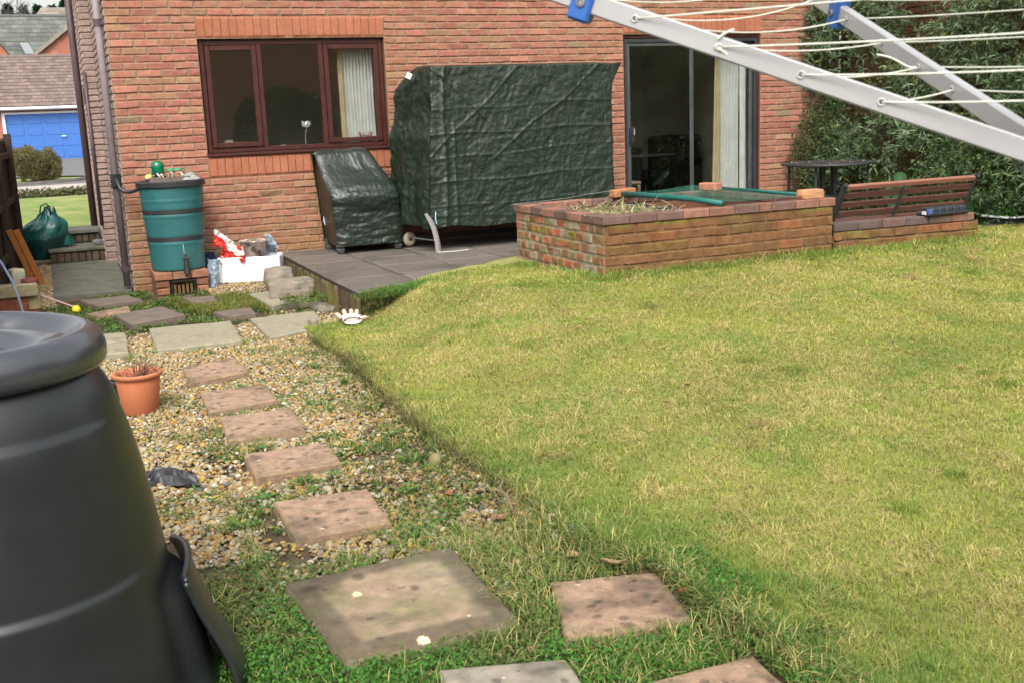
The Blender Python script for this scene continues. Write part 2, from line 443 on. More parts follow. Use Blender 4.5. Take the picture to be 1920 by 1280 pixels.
# ------------------------------------------------------------------ the ground
def make_ground():
    xs = np.concatenate([[-250, -60, -20, -8], np.arange(-5, 9, 1.0), [12, 20, 60, 250]])
    ys = np.concatenate([[-250, -60, -25], np.arange(-15, 3, 1.0), [3.2, 3.95, 4.0, 6, 10, 20, 45, 90, 250, 400]])
    X, Y = np.meshgrid(xs, ys, indexing='ij')
    Z = np.where(Y < 3.97, -.36, .035+.0035*np.clip(Y-4, 0, 41))
    mb = MB().grid(np.stack([X, Y, Z], -1))
    m = mat('ground_soil', (.09, .085, .05), (.06, .055, .03), 1.5, 1)
    tag(obj('ground', mb, m), kind='structure')
    # worked soil of the path area (under gravel, slabs and weeds)
    xs = np.arange(-3.2, 2.2, .06); ys = np.arange(-13, 4.2, .06)
    X, Y = np.meshgrid(xs, ys, indexing='ij')
    Z = soil_z(X, Y)-.008 + .014*(fbm(X*7, Y*7, 0, 3, 4)-.5) - .2*sstep(.35, .8, X)
    Z = np.where((Y > -.02) & (X > -.93), -.34, Z)
    tag(obj('path', MB().grid(np.stack([X, Y, Z], -1)), M_SOIL, smooth=True), kind='structure')
    # lawn
    ys = np.concatenate([np.arange(-14, -9.4, .12), np.arange(-9.4, -3.95, .045), np.arange(-3.93, -2.45, .04)])
    ts = np.concatenate([[0, .0008, .002, .004, .007, .011], np.linspace(.016, 1, 100)**1.25])
    Yg, Tg = np.meshgrid(ys, ts, indexing='ij')
    xe = lawn_edge_x(Yg)
    xe = np.where(Yg > -3.56, .20+(Yg+3.56)*3.1, xe)
    xe = np.where(Yg > -3.42, .64+(Yg+3.42)*1.85, xe)
    X = xe + (8.6-xe)*Tg
    Z = lawn_z(X, Yg)
    # ragged vertical turf edge
    e = Tg*8.5
    X = X + np.where(e < .04, (fbm(Yg*9, e*30, 0, 3, 31)-.5)*.07, 0)
    Z = np.where(Tg == 0, -.34, np.where(e < .03, Z-.05-.03*fbm(Yg*12, Yg*0, 0, 2, 3), Z))
    Z = np.where(e < .01, -.34+ (Z+.34)*np.clip(e/.01, 0, 1)*.6, Z)
    m = mat('lawn_turf', (.30, .27, .10), (.22, .24, .06), 9, 1, 1.0, 70, c3=(.26, .22, .09), s3=1.2, t3=(.5, .7))
    tag(obj('lawn', MB().grid(np.stack([X, Yg, Z], -1), flip=True), m, smooth=True), kind='structure')

def make_patio():
    # stone slabs laid on a brick-faced step
    rg = np.random.default_rng(3); mb = MB()
    y = -3.42; x_end = 8.18
    ci = 0
    xs = [.64]
    while xs[-1] < x_end-.3: xs.append(xs[-1]+.62)
    ys = [0.0]
    while ys[-1] > y+.3: ys.append(max(y, ys[-1]-.62) if ys[-1]-.62 > y+.3 else y)
    for i in range(len(xs)-1):
        for j in range(len(ys)-1):
            n = 14
            a, b, c, d = xs[i]+.0025, xs[i+1]-.0025, ys[j+1]+.0025, ys[j]-.0025
            U, V = np.meshgrid(np.linspace(0, 1, n), np.linspace(0, 1, n), indexing='ij')
            X = a+(b-a)*U; Y = c+(d-c)*V
            ed = np.minimum(np.minimum(U, 1-U), np.minimum(V, 1-V))
            Z = -.006+rg.normal(0, .0012)+.0040*(fbm(X*5, Y*11, 0, 3, 8)-.5)*2 - .012*(ed <= 0) - .0
            t = fbm(X*3+i, Y*3, 0, 4, 13)[..., None]; tone = rg.uniform(.8, 1.15)
            col = (np.array([.115, .098, .085])*(1-t)+np.array([.185, .158, .135])*t)*(.5+.5*tone)
            st = sstep(.55, .75, fbm(X*2.2, Y*2.2, 3, 4, 15))[..., None]
            col = col*(1-st*.45)+np.array([.055, .058, .042])*st*.45
            mb.grid(np.stack([X, Y, Z], -1), col)
    mb.box(.645, 8.15, y+.01, 0, -.36, -.022, (.06, .055, .045))
    tag(obj('patio', mb, mat('patio_stone', (1, 1, 1), (.8, .8, .78), 30, .55, .35, 60, attr=True, spec=.35, rvar=.15), smooth=False), kind='structure')
    # its brick riser facing the gravel
    mb = MB()
    def pal(n, rg): 
        c = np.array([.15, .105, .065])*rg.uniform(.6, 1.35, (n, 1)); return c, c*.8
    bricks(mb, (.635, 0, 0), (0, 1, 0), (-1, 0, 0), -3.42, -.005, -.32, -.022, .083, .298, pal, 5, proj=.008, joint=.010, wob=.003,
           moss=lambda X, Z: sstep(.45, .75, fbm(X*4, Z*6, 0, 3, 2)+.2*(Z < -.15))*.6)
    panel(mb, (.632, 0, 0), (0, 1, 0), (0, 0, 1), -3.42, -.005, -.34, -.022, [], (.07, .055, .04))
    bricks(mb, (0, -3.425, 0), (1, 0, 0), (0, -1, 0), .65, 2.4, -.32, -.022, .083, .298, pal, 6, proj=.008)
    tag(obj('patio_step_face', mb, M_BRICK_OLD), kind='structure')
make_ground(); make_patio()

# ------------------------------------------------------------------ the house
BW = .2486; CH = .075
WX1 = 8*BW; DX0 = 20*BW; DX1 = 28*BW
house = thing('brick_house', 'orange brick house filling the top of the view, with brown window and sliding patio door', 'house', (0, 0, 0))
def make_house():
    win = (0, WX1, 1.05, 2.25); door = (DX0, DX1, -.08, 2.25)
    sold = [(0, WX1, .825, 1.05), (0, WX1, 2.25, 2.475), (DX0, DX1, 2.25, 2.475)]
    mb = MB()
    damp = lambda X, Z: np.clip((.30-Z)*1.3, 0, .5)*fbm(X*2.2, Z*3, 0, 3, 2)+.10*sstep(.45, .7, fbm(X*.8, Z*.7, 5, 3, 45)) + .18*sstep(.55, .8, fbm(X*1.1, Z*1.6, 0, 3, 44))*(X > 7.0)
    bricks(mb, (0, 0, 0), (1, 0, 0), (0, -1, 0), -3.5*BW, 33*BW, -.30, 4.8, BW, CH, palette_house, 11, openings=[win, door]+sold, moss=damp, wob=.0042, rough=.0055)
    panel(mb, (0, .001, 0), (1, 0, 0), (0, 0, 1), -3.5*BW, 33*BW, -.38, 4.8, [win, door], (.31, .20, .13))
    # reveals
    for (a, b, c, d) in (win, door):
        for x, s in ((a, 1), (b, -1)):
            P = [(x, 0, c), (x, .13, c), (x, .13, d), (x, 0, d)]
            mb.add(P, [(0, 1, 2, 3)] if s > 0 else [(3, 2, 1, 0)], (.27, .13, .08))
        mb.add([(a, 0, d), (b, 0, d), (b, .13, d), (a, .13, d)], [(0, 1, 2, 3)], (.2, .1, .06))
        mb.add([(a, 0, c), (b, 0, c), (b, .13, c), (a, .13, c)], [(3, 2, 1, 0)], (.2, .1, .06))
    obj('rear_wall', mb, M_BRICK, house)
    mb = MB()
    for (a, b, c, d), s in zip(sold, (1, 2, 3)):
        bricks(mb, (0, 0, 0), (1, 0, 0), (0, -1, 0), a, b, c, d, BW/3, .225, palette_soldier, 20+s, proj=.009+.003*(s == 1), joint=.003, wob=.0010, rough=.002)
        m1 = obj('lintel' if s > 1 else 'brick_sill', mb, M_SOLDIER, house); mb = MB()
    # side wall
    mb = MB(); X0 = -3.5*BW
    bricks(mb, (X0, 0, 0), (0, 1, 0), (-1, 0, 0), 0, 10.4, -.30, 4.8, BW, CH, palette_side, 12)
    panel(mb, (X0+.001, 0, 0), (0, 1, 0), (0, 0, 1), 0, 10.4, -.38, 4.8, [], (.24, .19, .16))
    obj('side_wall', mb, M_BRICK, house)
    mb = MB(); c = (.42, .17, .10)
    panel(mb, (0, 10.4, 0), (1, 0, 0), (0, 0, 1), X0, 33*BW, -.3, 4.8, [], c)
    panel(mb, (33*BW, 0, 0), (0, 1, 0), (0, 0, 1), 0, 10.4, -.3, 4.8, [], c)
    obj('far_wall', mb, M_BRICK, house)
    mb = MB(); bricks(mb, (-1.0, 0, 0), (0, 1, 0), (-1, 0, 0), 2.8, 4.15, -.30, 4.8, BW, CH, lambda n, rg: tuple(c*1.15 for c in palette_side(n, rg)), 14, phase=2.8); bricks(mb, (0, 2.8, 0), (1, 0, 0), (0, -1, 0), -1.0, X0, -.30, 4.8, BW, CH, palette_side, 15, phase=-1.0)
    mb.box(-.998, X0-.004, 2.802, 4.15, -.3, 4.8, (.22, .17, .14)); obj('projecting_bay', mb, M_BRICK, house)
    # roof
    mb = MB(); a, b = X0-.3, 33*BW+.3
    mb.add([(a, -.45, 4.65), (b, -.45, 4.65), (b, 5.2, 7.8), (a, 5.2, 7.8), (a, 10.85, 4.65), (b, 10.85, 4.65), (a, -.45, 4.75), (b, -.45, 4.75), (b, 5.2, 7.92), (a, 5.2, 7.92), (a, 10.85, 4.75), (b, 10.85, 4.75)],
           [(0, 1, 2, 3), (3, 2, 5, 4), (6, 9, 8, 7), (9, 10, 11, 8), (0, 6, 7, 1), (4, 5, 11, 10), (0, 3, 9, 6), (3, 4, 10, 9), (1, 7, 8, 2), (2, 8, 11, 5)], (.10, .07, .06))
    mb.box(a+.1, b-.1, -.43, .0, 4.60, 4.64, (.3, .3, .3))
    obj('roof', mb, M_ATTR_R, house)
    # interior rooms behind the window and behind the door
    mb = MB()
    for (xa, xb, yb, zf) in ((-.6, 2.9, 3.6, .0), (3.0, 7.9, 4.6, .0)):
        v = [(xa, .14, zf), (xb, .14, zf), (xb, yb, zf), (xa, yb, zf), (xa, .14, 2.45), (xb, .14, 2.45), (xb, yb, 2.45), (xa, yb, 2.45)]
        mb.add(v, [(1, 2, 6, 5), (2, 3, 7, 6), (3, 0, 4, 7), (5, 6, 7, 4)])
        hole = win if xa < 0 else (DX0, DX1, .02, 2.25)
        panel(mb, (0, .135, 0), (1, 0, 0), (0, 0, 1), xa, xb, zf, 2.45, [hole])
    obj('interior_wall', mb, M_WALLIN, house)
    mb = MB(); mb.box(-.6, 2.9, .14, 3.6, -.05, .0); mb.box(3.0, 7.9, .14, 4.6, -.05, .0)
    obj('interior_floor', mb, M_CARPET, house)
    # window
    def bars(mb, x0, x1, z0, z1, w, y0, y1, wt=None, wb=None, b=.006):
        wt = wt or w; wb = wb or w
        mb.bbox(x0, x0+w, y0, y1, z0, z1, b); mb.bbox(x1-w, x1, y0, y1, z0, z1, b)
        mb.bbox(x0+w-.001, x1-w+.001, y0+.001, y1-.001, z1-wt, z1, b); mb.bbox(x0+w-.001, x1-w+.001, y0+.001, y1-.001, z0, z0+wb, b)
    mb = MB(); x0, x1 = .012, WX1-.012
    bars(mb, x0, x1, 1.085, 2.235, .05, .045, .115)
    for xm in (.625, 1.285): mb.bbox(xm-.026, xm+.026, .044, .114, 1.13, 2.19, .005)
    w = obj('window', mb, M_MAHOG, house)
    mb = MB(); bars(mb, .066, .596, 1.138, 2.182, .052, .028, .085); obj('casement', mb, M_MAHOG, w)
    mb = MB(); bars(mb, 1.314, x1-.054, 1.138, 2.182, .052, .028, .085); obj('casement', mb, M_MAHOG, w)
    mb = MB(); mb.bbox(-.005, WX1+.005, -.035, .12, 1.05, 1.082, .006, (1, 1, 1)); obj('window_sill', mb, M_MAHOG, w)
    for (a, b) in ((.115, .55), (.65, 1.262), (1.363, x1-.103)):
        mb = MB(); mb.box(a, b, .07, .074, 1.15 if a != .65 else 1.135, 2.14 if a != .65 else 2.187); obj('pane', mb, M_GLASS, w)
    # sliding door
    mb = MB(); bars(mb, DX0+.004, DX1-.004, -.02, 2.235, .028, .02, .12, .03, .04)
    d = obj('sliding_door', mb, M_MAHOG, house)
    mb = MB(); bars(mb, DX0+.032, DX1-.032, .02, 2.203, .03, .03, .11, .05, .03)
    obj('door_track', mb, M_ALU_D, d)
    mb = MB(); bars(mb, DX0+.062, 5.99, .05, 2.155, .052, .045, .075, .045, .09); obj('door_leaf', mb, M_ALU, d)
    mb = MB(); bars(mb, 5.965, DX1-.062, .05, 2.155, .045, .08, .11, .045, .09); obj('door_leaf', mb, M_ALU, d)
    for (a, b, y) in ((DX0+.112, 5.94, .058), (6.008, DX1-.105, .094)):
        mb = MB(); mb.box(a, b, y, y+.004, .138, 2.112); obj('pane', mb, M_GLASS, d)
    mb = MB(); mb.bbox(DX0+.085, DX0+.125, .02, .05, .93, 1.15, .008, (.02, .03, .05)); mb.bbox(DX0+.094, DX0+.114, .0, .02, .97, 1.11, .006, (.02, .03, .06))
    mb.bbox(DX0+.145, DX0+.175, .07, .078, .96, 1.16, .003, (.16, .03, .02)); mb.bbox(DX0+.168, DX0+.182, .066, .07, 1.05, 1.13, .002, (.6, .6, .6))
    obj('door_handle', mb, M_ATTR_G, d)
    # rainwater pipe on the near corner, black diverter joint
    mb = MB(); mb.tube([(-.935, .065, 4.7), (-.935, .065, -.235)], .036, 20)
    p = obj('downpipe', mb, M_PIPE, house, smooth=True)
    for z in (2.42, .82, -.05):
        mb = MB(); mb.tube([(-.935, .065, z-.035), (-.935, .065, z+.035)], .043, 20)
        mb.box(-.935, -.872, .03, .10, z-.02, z+.02); obj('pipe_bracket', mb, M_PIPE_D, p)
    mb = MB(); mb.tube([(-.935, .02, .80), (-.935, .02, .93)], .052, 4)
    obj('rain_diverter', mb, M_BLACKPL, p)
    mb = MB(); mb.tube([(-1.055, 4.2, 4.7), (-1.055, 4.2, .07)], .045, 12); obj('downpipe', mb, M_PIPE_D, house, smooth=True)
    mb = MB(); mb.tube([(-1.012, 2.79, 2.08), (-1.012, 2.79, .20)], .022, 10); obj('recess_shadow_strip', mb, M_PIPE_D, house, smooth=True)  # dark tube put in for the shadow gap at the bay's near edge
    mb = MB().bbox(-1.03, -.99, 3.4, 3.45, 1.72, 1.92, .01); obj('overflow_pipe', mb, M_PIPE_D, house)
make_house()

# things seen through the glass
def curtain(name, label, x0, x1, y, z0, z1, m, folds, amp=.03, taper=0.0, group=None):
    n = 160; k = 24
    U, V = np.meshgrid(np.linspace(0, 1, n), np.linspace(0, 1, k), indexing='ij')
    X = x0+(x1-x0)*U - taper*(1-V)*(1-U)*1.0
    Y = y+amp*np.sin(U*folds*2*PI+np.sin(V*2)*.8)*(.6+.4*V) + .02*(fbm(U*8, V*2, 0, 2, 3)-.5)
    Z = z0+(z1-z0)*V
    o = obj(name, MB().grid(np.stack([X, Y, Z], -1)), m, smooth=True)
    return tag(o, label, 'curtain', group)
curtain('curtain', 'white pleated net curtain behind the right pane of the brown window', 1.56, 1.90, .22, 1.10, 2.24, M_CURT, 9)
curtain('curtain', 'cream lining edge of the curtain in the brown window', 1.50, 1.56, .20, 1.09, 2.24, M_CURT_Y, 1, .012)
curtain('curtain', 'long white gathered curtain at the right end of the sliding door', 6.505, 6.80, .26, .10, 2.24, M_CURT, 6, .035)
curtain('curtain', 'pale straight curtain panel against the right frame of the sliding door', 6.80, 6.90, .22, .10, 2.24, M_CURT, 1, .01)
curtain('curtain', 'narrow yellowish curtain edge left of the white one in the sliding door', 6.445, 6.51, .23, .10, 2.24, M_CURT_Y, 2, .012, .07)
def sill_things():
    mb = MB(); mb.box(.02, WX1-.02, .12, .30, 1.075, 1.10, (.5, .5, .5)); obj('inner_sill', mb, M_WALLIN, house)
    # pot (left pane)
    t = MB().lathe([(0, 1.10), (.05, 1.10), (.075, 1.13), (.075, 1.17), (.05, 1.20), (.035, 1.215), (.03, 1.215), (.02, 1.20)], .26, .20, 24, (.22, .19, .15))
    tag(obj('pot', t, M_ATTR_R, smooth=True, origin=(.26, .2, 1.1)), 'squat brown round pot on the inside sill of the left window pane', 'pot')
    # flower-shaped glass on a stem
    fl = thing('flower_ornament', 'white glass flower on a thin stem on the inside window sill', 'ornament', (1.10, .20, 1.10))
    mb = MB(); mb.tube([(1.09, .2, 1.10), (1.085, .2, 1.2), (1.105, .2, 1.31)], .004, 6, (.35, .33, .25)); obj('stem', mb, M_ATTR, fl)
    mb = MB(); n = 5
    for k in range(n):
        a = 2*PI*k/n; ca, sa = math.cos(a), math.sin(a); px, py = -sa, ca
        P = []
        for (r, z, w) in ((.006, 1.31, .006), (.03, 1.325, .024), (.042, 1.35, .024), (.05, 1.385, .004)):
            P.append([(1.105+r*ca+px*w*q, .2+r*sa+py*w*q, z) for q in (-1, 0, 1)])
        mb.grid(np.array(P), (.75, .78, .7))
    obj('petals', mb, M_ATTR_G, fl, smooth=True)
    bs = thing('wire_basket', 'small rusty wire basket on the inside sill in front of the net curtain', 'basket', (1.80, .15, 1.10))
    mb = MB()
    for z, r in ((1.11, .05), (1.15, .06), (1.20, .068)): mb.tube([(1.76+r*math.cos(a), .17+r*.5*math.sin(a), z) for a in np.linspace(0, 2*PI, 17)], .003, 5, (.16, .05, .03))
    for a in np.linspace(0, 2*PI, 15)[:-1]: mb.tube([(1.76+.05*math.cos(a), .17+.025*math.sin(a), 1.10), (1.76+.07*math.cos(a), .17+.035*math.sin(a), 1.21), (1.76+.085*math.cos(a), .17+.04*math.sin(a), 1.235)], .003, 4, (.2, .05, .03))
    obj('wires', mb, M_ATTR, bs)
    mb = MB().lathe([(0, 1.10), (.055, 1.10), (.07, 1.115), (.06, 1.13), (.02, 1.14), (0, 1.14)], .84, .2, 20, (.36, .28, .27))
    tag(obj('dish', mb, M_ATTR_G, smooth=True, origin=(.84, .2, 1.1)), 'low pinkish dish on the inside sill of the middle pane', 'dish')
sill_things()
def indoor():
    t = thing('dining_chair', 'pale wooden chair standing inside the sliding door at its left edge', 'chair', (5.3, .75, 0))
    mb = MB().bbox(5.16, 5.5, .95, .99, .45, .80, .03, (.28, .22, .13)); obj('backrest', mb, M_ATTR_R, t)
    mb = MB().bbox(5.14, 5.52, .55, .97, .40, .45, .02, (.26, .2, .12)); obj('seat', mb, M_ATTR_R, t)
    for (x, y) in ((5.17, .58), (5.48, .58), (5.17, .95), (5.48, .95)):
        mb = MB().bbox(x-.02, x+.02, y-.02, y+.02, 0, .42, .004, (.24, .18, .1)); obj('leg', mb, M_ATTR_R, t)
    t = thing('sideboard', 'dark sideboard deep inside the room behind the sliding door', 'sideboard', (5.9, 2.6, 0))
    mb = MB().bbox(5.3, 6.6, 2.4, 2.9, .08, .80, .01, (.012, .012, .012)); obj('cabinet', mb, M_ATTR, t)
    for i in range(2):
        mb = MB().bbox(5.34+i*.63, 5.93+i*.63, 2.385, 2.399, .12, .76, .004, (.015, .014, .013)); obj('cabinet_door', mb, M_ATTR, t)
    tag(obj('picture_frame', MB().bbox(5.95, 6.07, 2.55, 2.57, .801, .96, .004, (.3, .3, .28)), M_ATTR, origin=(6, 2.56, .8)), 'small pale frame standing on the dark sideboard indoors', 'picture frame')
    mb = MB().bbox(7.3, 7.8, 2.6, 3.5, .0, .95, .05, (.01, .01, .012)); mb.bbox(6.9, 7.3, 2.6, 3.5, 0, .42, .05, (.01, .01, .012))
    tag(obj('armchair', mb, M_ATTR_R, origin=(7.3, 3, 0)), 'black armchair in the dark room behind the right door pane', 'armchair')
indoor()

# ------------------------------------------------------------------ water butt on its brick stand
def make_butt():
    cx, cy = -.445, -.40
    st = thing('brick_stand', 'low brick stand with a dark opening carrying the green water butt', 'stand', (cx, cy, -.28))
    pal = lambda n, rg: (np.array([.34, .15, .085])*rg.uniform(.6, 1.15, (n, 1)), np.array([.22, .15, .09])*rg.uniform(.7, 1.1, (n, 1)))
    for (a, b) in ((-.71, -.575), (-.325, -.20)):
        mb = MB()
        bricks(mb, (0, -.66, 0), (1, 0, 0), (0, -1, 0), a, b, -.27, -.12, BW, .075, pal, 31, phase=a)
        mb.box(a+.003, b-.003, -.655, -.15, -.30, -.115, (.22, .12, .08))
        obj('brick_pier', mb, M_BRICK_OLD, st); mb = MB()
    mb = MB()
    for i in range(3): mb.bbox(-.715+i*.175, -.715+i*.175+.17, -.68, -.12, -.113, -.04, .006, (.33-.05*(i == 1), .155, .095))
    obj('top_bricks', mb, M_BRICK_OLD, st)
    t = thing('old_crate', 'rusty dark box with slots tucked in the opening under the water butt', 'crate', (-.45, -.6, -.28))
    mb = MB()
    for (a, b, c, d) in ((-.57, -.55, -.27, -.125), (-.35, -.33, -.27, -.125), (-.57, -.33, -.145, -.123), (-.57, -.33, -.285, -.26)):
        mb.bbox(a, b, -.70, -.45, c, d, .004, (.02, .018, .015))
    obj('frame', mb, M_ATTR_R, t)
    mb = MB()
    for i, x in enumerate((-.545, -.505, -.465, -.425, -.385)):
        mb.bbox(x, x+.026, -.675, -.665, -.26, -.145 if i not in (1, 2) else -.17, .003, (.16, .10, .045))
    obj('slat', mb, M_ATTR_R, t)
    b = thing('water_butt', 'green ribbed water butt with black bands and lid on a brick stand', 'water butt', (cx, cy, -.04))
    def rr(z): return .262+(.312-.262)*(z+.04)/.86
    prof = [(0, -.04), (.245, -.04), (.258, -.03)]
    for z in np.linspace(-.02, .80, 60):
        r = rr(z)
        for zb in (.66, .505, .235): r += .006*math.exp(-((z-zb)/.008)**2)
        for zb in (.555, .285): r -= .006*math.exp(-((z-zb)/.02)**4)
        prof.append((r, z))
    prof += [(.318, .805), (.318, .815), (0, .818)]
    obj('barrel', MB().lathe(prof, cx, cy, 72), M_GREENPL, b, smooth=True)
    for z in (.555, .285):
        obj('band', MB().lathe([(rr(z)-.004, z-.021), (rr(z)+.003, z-.019), (rr(z)+.003, z+.019), (rr(z)-.004, z+.021)], cx, cy, 72), M_BLACKPL, b)
    obj('lid', MB().lathe([(.325, .795), (.334, .80), (.336, .845), (.325, .855), (.30, .852), (.29, .842), (0, .846)], cx, cy, 72), M_BLACKPL, b, smooth=False)
    mb = MB().box(-.0, .0, 0, 0, 0, 0) if False else MB()
    mb.tube([(cx+.03, cy-rr(.2)-.003, .232), (cx+.035, cy-rr(.1)-.003, .14)], .0035, 6, (.4, .45, .42)); obj('seam', mb, M_ATTR, b)
    tp = MB(); tx = cx+.04; ty = cy-.265
    tp.tube([(tx, ty, .08), (tx, ty-.05, .08)], .02, 12, (.02, .02, .018)); tp.tube([(tx, ty-.045, .10), (tx, ty-.05, -.02), (tx, ty-.05, -.055)], [.018, .028, .034], 12, (.02, .02, .018))
    tp.bbox(tx-.04, tx+.04, ty-.07, ty-.045, .085, .105, .006, (.03, .03, .025)); tp.tube([(tx, ty-.05, .09), (tx, ty-.05, .135)], .017, 10, (.05, .045, .04))
    obj('tap', tp, M_ATTR, b)
    # link hose from the rain diverter
    h = [(-.93, -.03, .88), (-.925, -.10, .84), (-.915, -.13, .79), (-.88, -.15, .757), (-.83, -.17, .748), (-.79, -.22, .758), (-.755, -.30, .775), (-.73, -.36, .782)]
    tag(obj('hose', MB().tube(h, .019, 10), M_BLACKPL, smooth=True, origin=(-.85, -.15, .76)), 'curved black hose linking the downpipe to the green water butt', 'hose')
    # things on the lid
    z = .846
    t = thing('seed_tray', 'shallow brown tray with litter on the lid of the green water butt', 'tray', (-.47, -.45, z))
    mb = MB(); mb.bbox(-.65, -.28, -.60, -.30, z, z+.006, .002, (.10, .075, .06))
    for q in ((-.65, -.28, -.605, -.595), (-.65, -.28, -.305, -.295), (-.655, -.645, -.6, -.3), (-.285, -.275, -.6, -.3)): mb.bbox(q[0], q[1], q[2], q[3], z, z+.05, .002, (.17, .13, .11))
    obj('tray_body', mb, M_ATTR_R, t)
    rg = np.random.default_rng(2); mb = MB()
    for i in range(16):
        x, y = rg.uniform(-.62, -.32), rg.uniform(-.58, -.40); a = rg.uniform(0, PI); L = rg.uniform(.05, .10)
        c = [(.62, .60, .55), (.50, .40, .28), (.55, .45, .42), (.12, .10, .12)][i % 4]
        n = 5; P = np.array([[(x+L*(k/(n-1)-.5)*math.cos(a)+w*.012*math.sin(a), y+L*(k/(n-1)-.5)*math.sin(a)-w*.012*math.cos(a), z+.05+.015*math.sin(k*1.7+i)+.004*i*.5) for w in (-1, 1)] for k in range(n)])
        mb.grid(P, c)
    obj('paper_scrap', mb, M_ATTR, t, smooth=True)
    M_GG = mat('green_glass_jar', (.0, .13, .05), (.0, .10, .05), 4, .12, coat=.3)
    mb = MB().lathe([(.050, .895), (.058, .90), (.062, .955), (.062, 1.0), (.052, 1.035), (.03, 1.05), (0, 1.052)], -.55, -.36, 28)
    tag(obj('green_dome', mb, M_GG, smooth=True, origin=(-.55, -.36, .895)), 'shiny dark green plastic dome on the water butt lid', 'cloche')
    for (x, lab) in ((-.43, 'small terracotta pot with green rim beside the green dome on the lid'), (-.355, 'small orange pot with green rim, right one of the two on the water butt lid')):
        p = thing('plant_pot', lab, 'plant pot', (x, -.35, z))
        obj('pot_body', MB().lathe([(.03, .86), (.042, .95), (.036, .95), (.02, .9)], x, -.35, 20, (.42, .17, .08)), M_ATTR_R, p, smooth=True)
        obj('rim', MB().lathe([(.044, .945), (.048, .945), (.048, .968), (.040, .968), (.038, .95)], x, -.35, 20, (.10, .30, .16)), M_ATTR, p)
    # clear plastic crumpled at right, yellow lid at left
    n = 26; U, V = np.meshgrid(np.linspace(0, 1, n), np.linspace(0, 1, n), indexing='ij')
    X = -.36+.17*U+.02*np.sin(V*9); Y = -.62+.2*V
    Z = z+.012+.075*np.sin(PI*U)**.6*np.sin(PI*V)**.5*(.35+.9*fbm(U*5, V*5, 0, 3, 6))
    mp = mat('cloudy_plastic', (.42, .42, .40), (.30, .29, .27), 30, .25, .3, 60, trans=.3)
    tag(obj('plastic_wrap', MB().grid(np.stack([X, Y, Z], -1)), mp, origin=(-.28, -.5, z)), 'crumpled clear plastic wrap at the right end of the water butt lid', 'plastic wrap')
    p = thing('spray_cap', 'small yellow cap on a black base, left end of the water butt lid', 'cap', (-.655, -.5, z))
    obj('cap', MB().lathe([(.034, .885), (.034, .912), (.022, .925), (0, .925)], -.655, -.5, 16, (.55, .52, .14)), M_ATTR, p, smooth=True)
    obj('base', MB().lathe([(.03, z), (.036, .885), (0, .886)], -.655, -.5, 16, (.03, .03, .05)), M_ATTR, p)
make_butt()

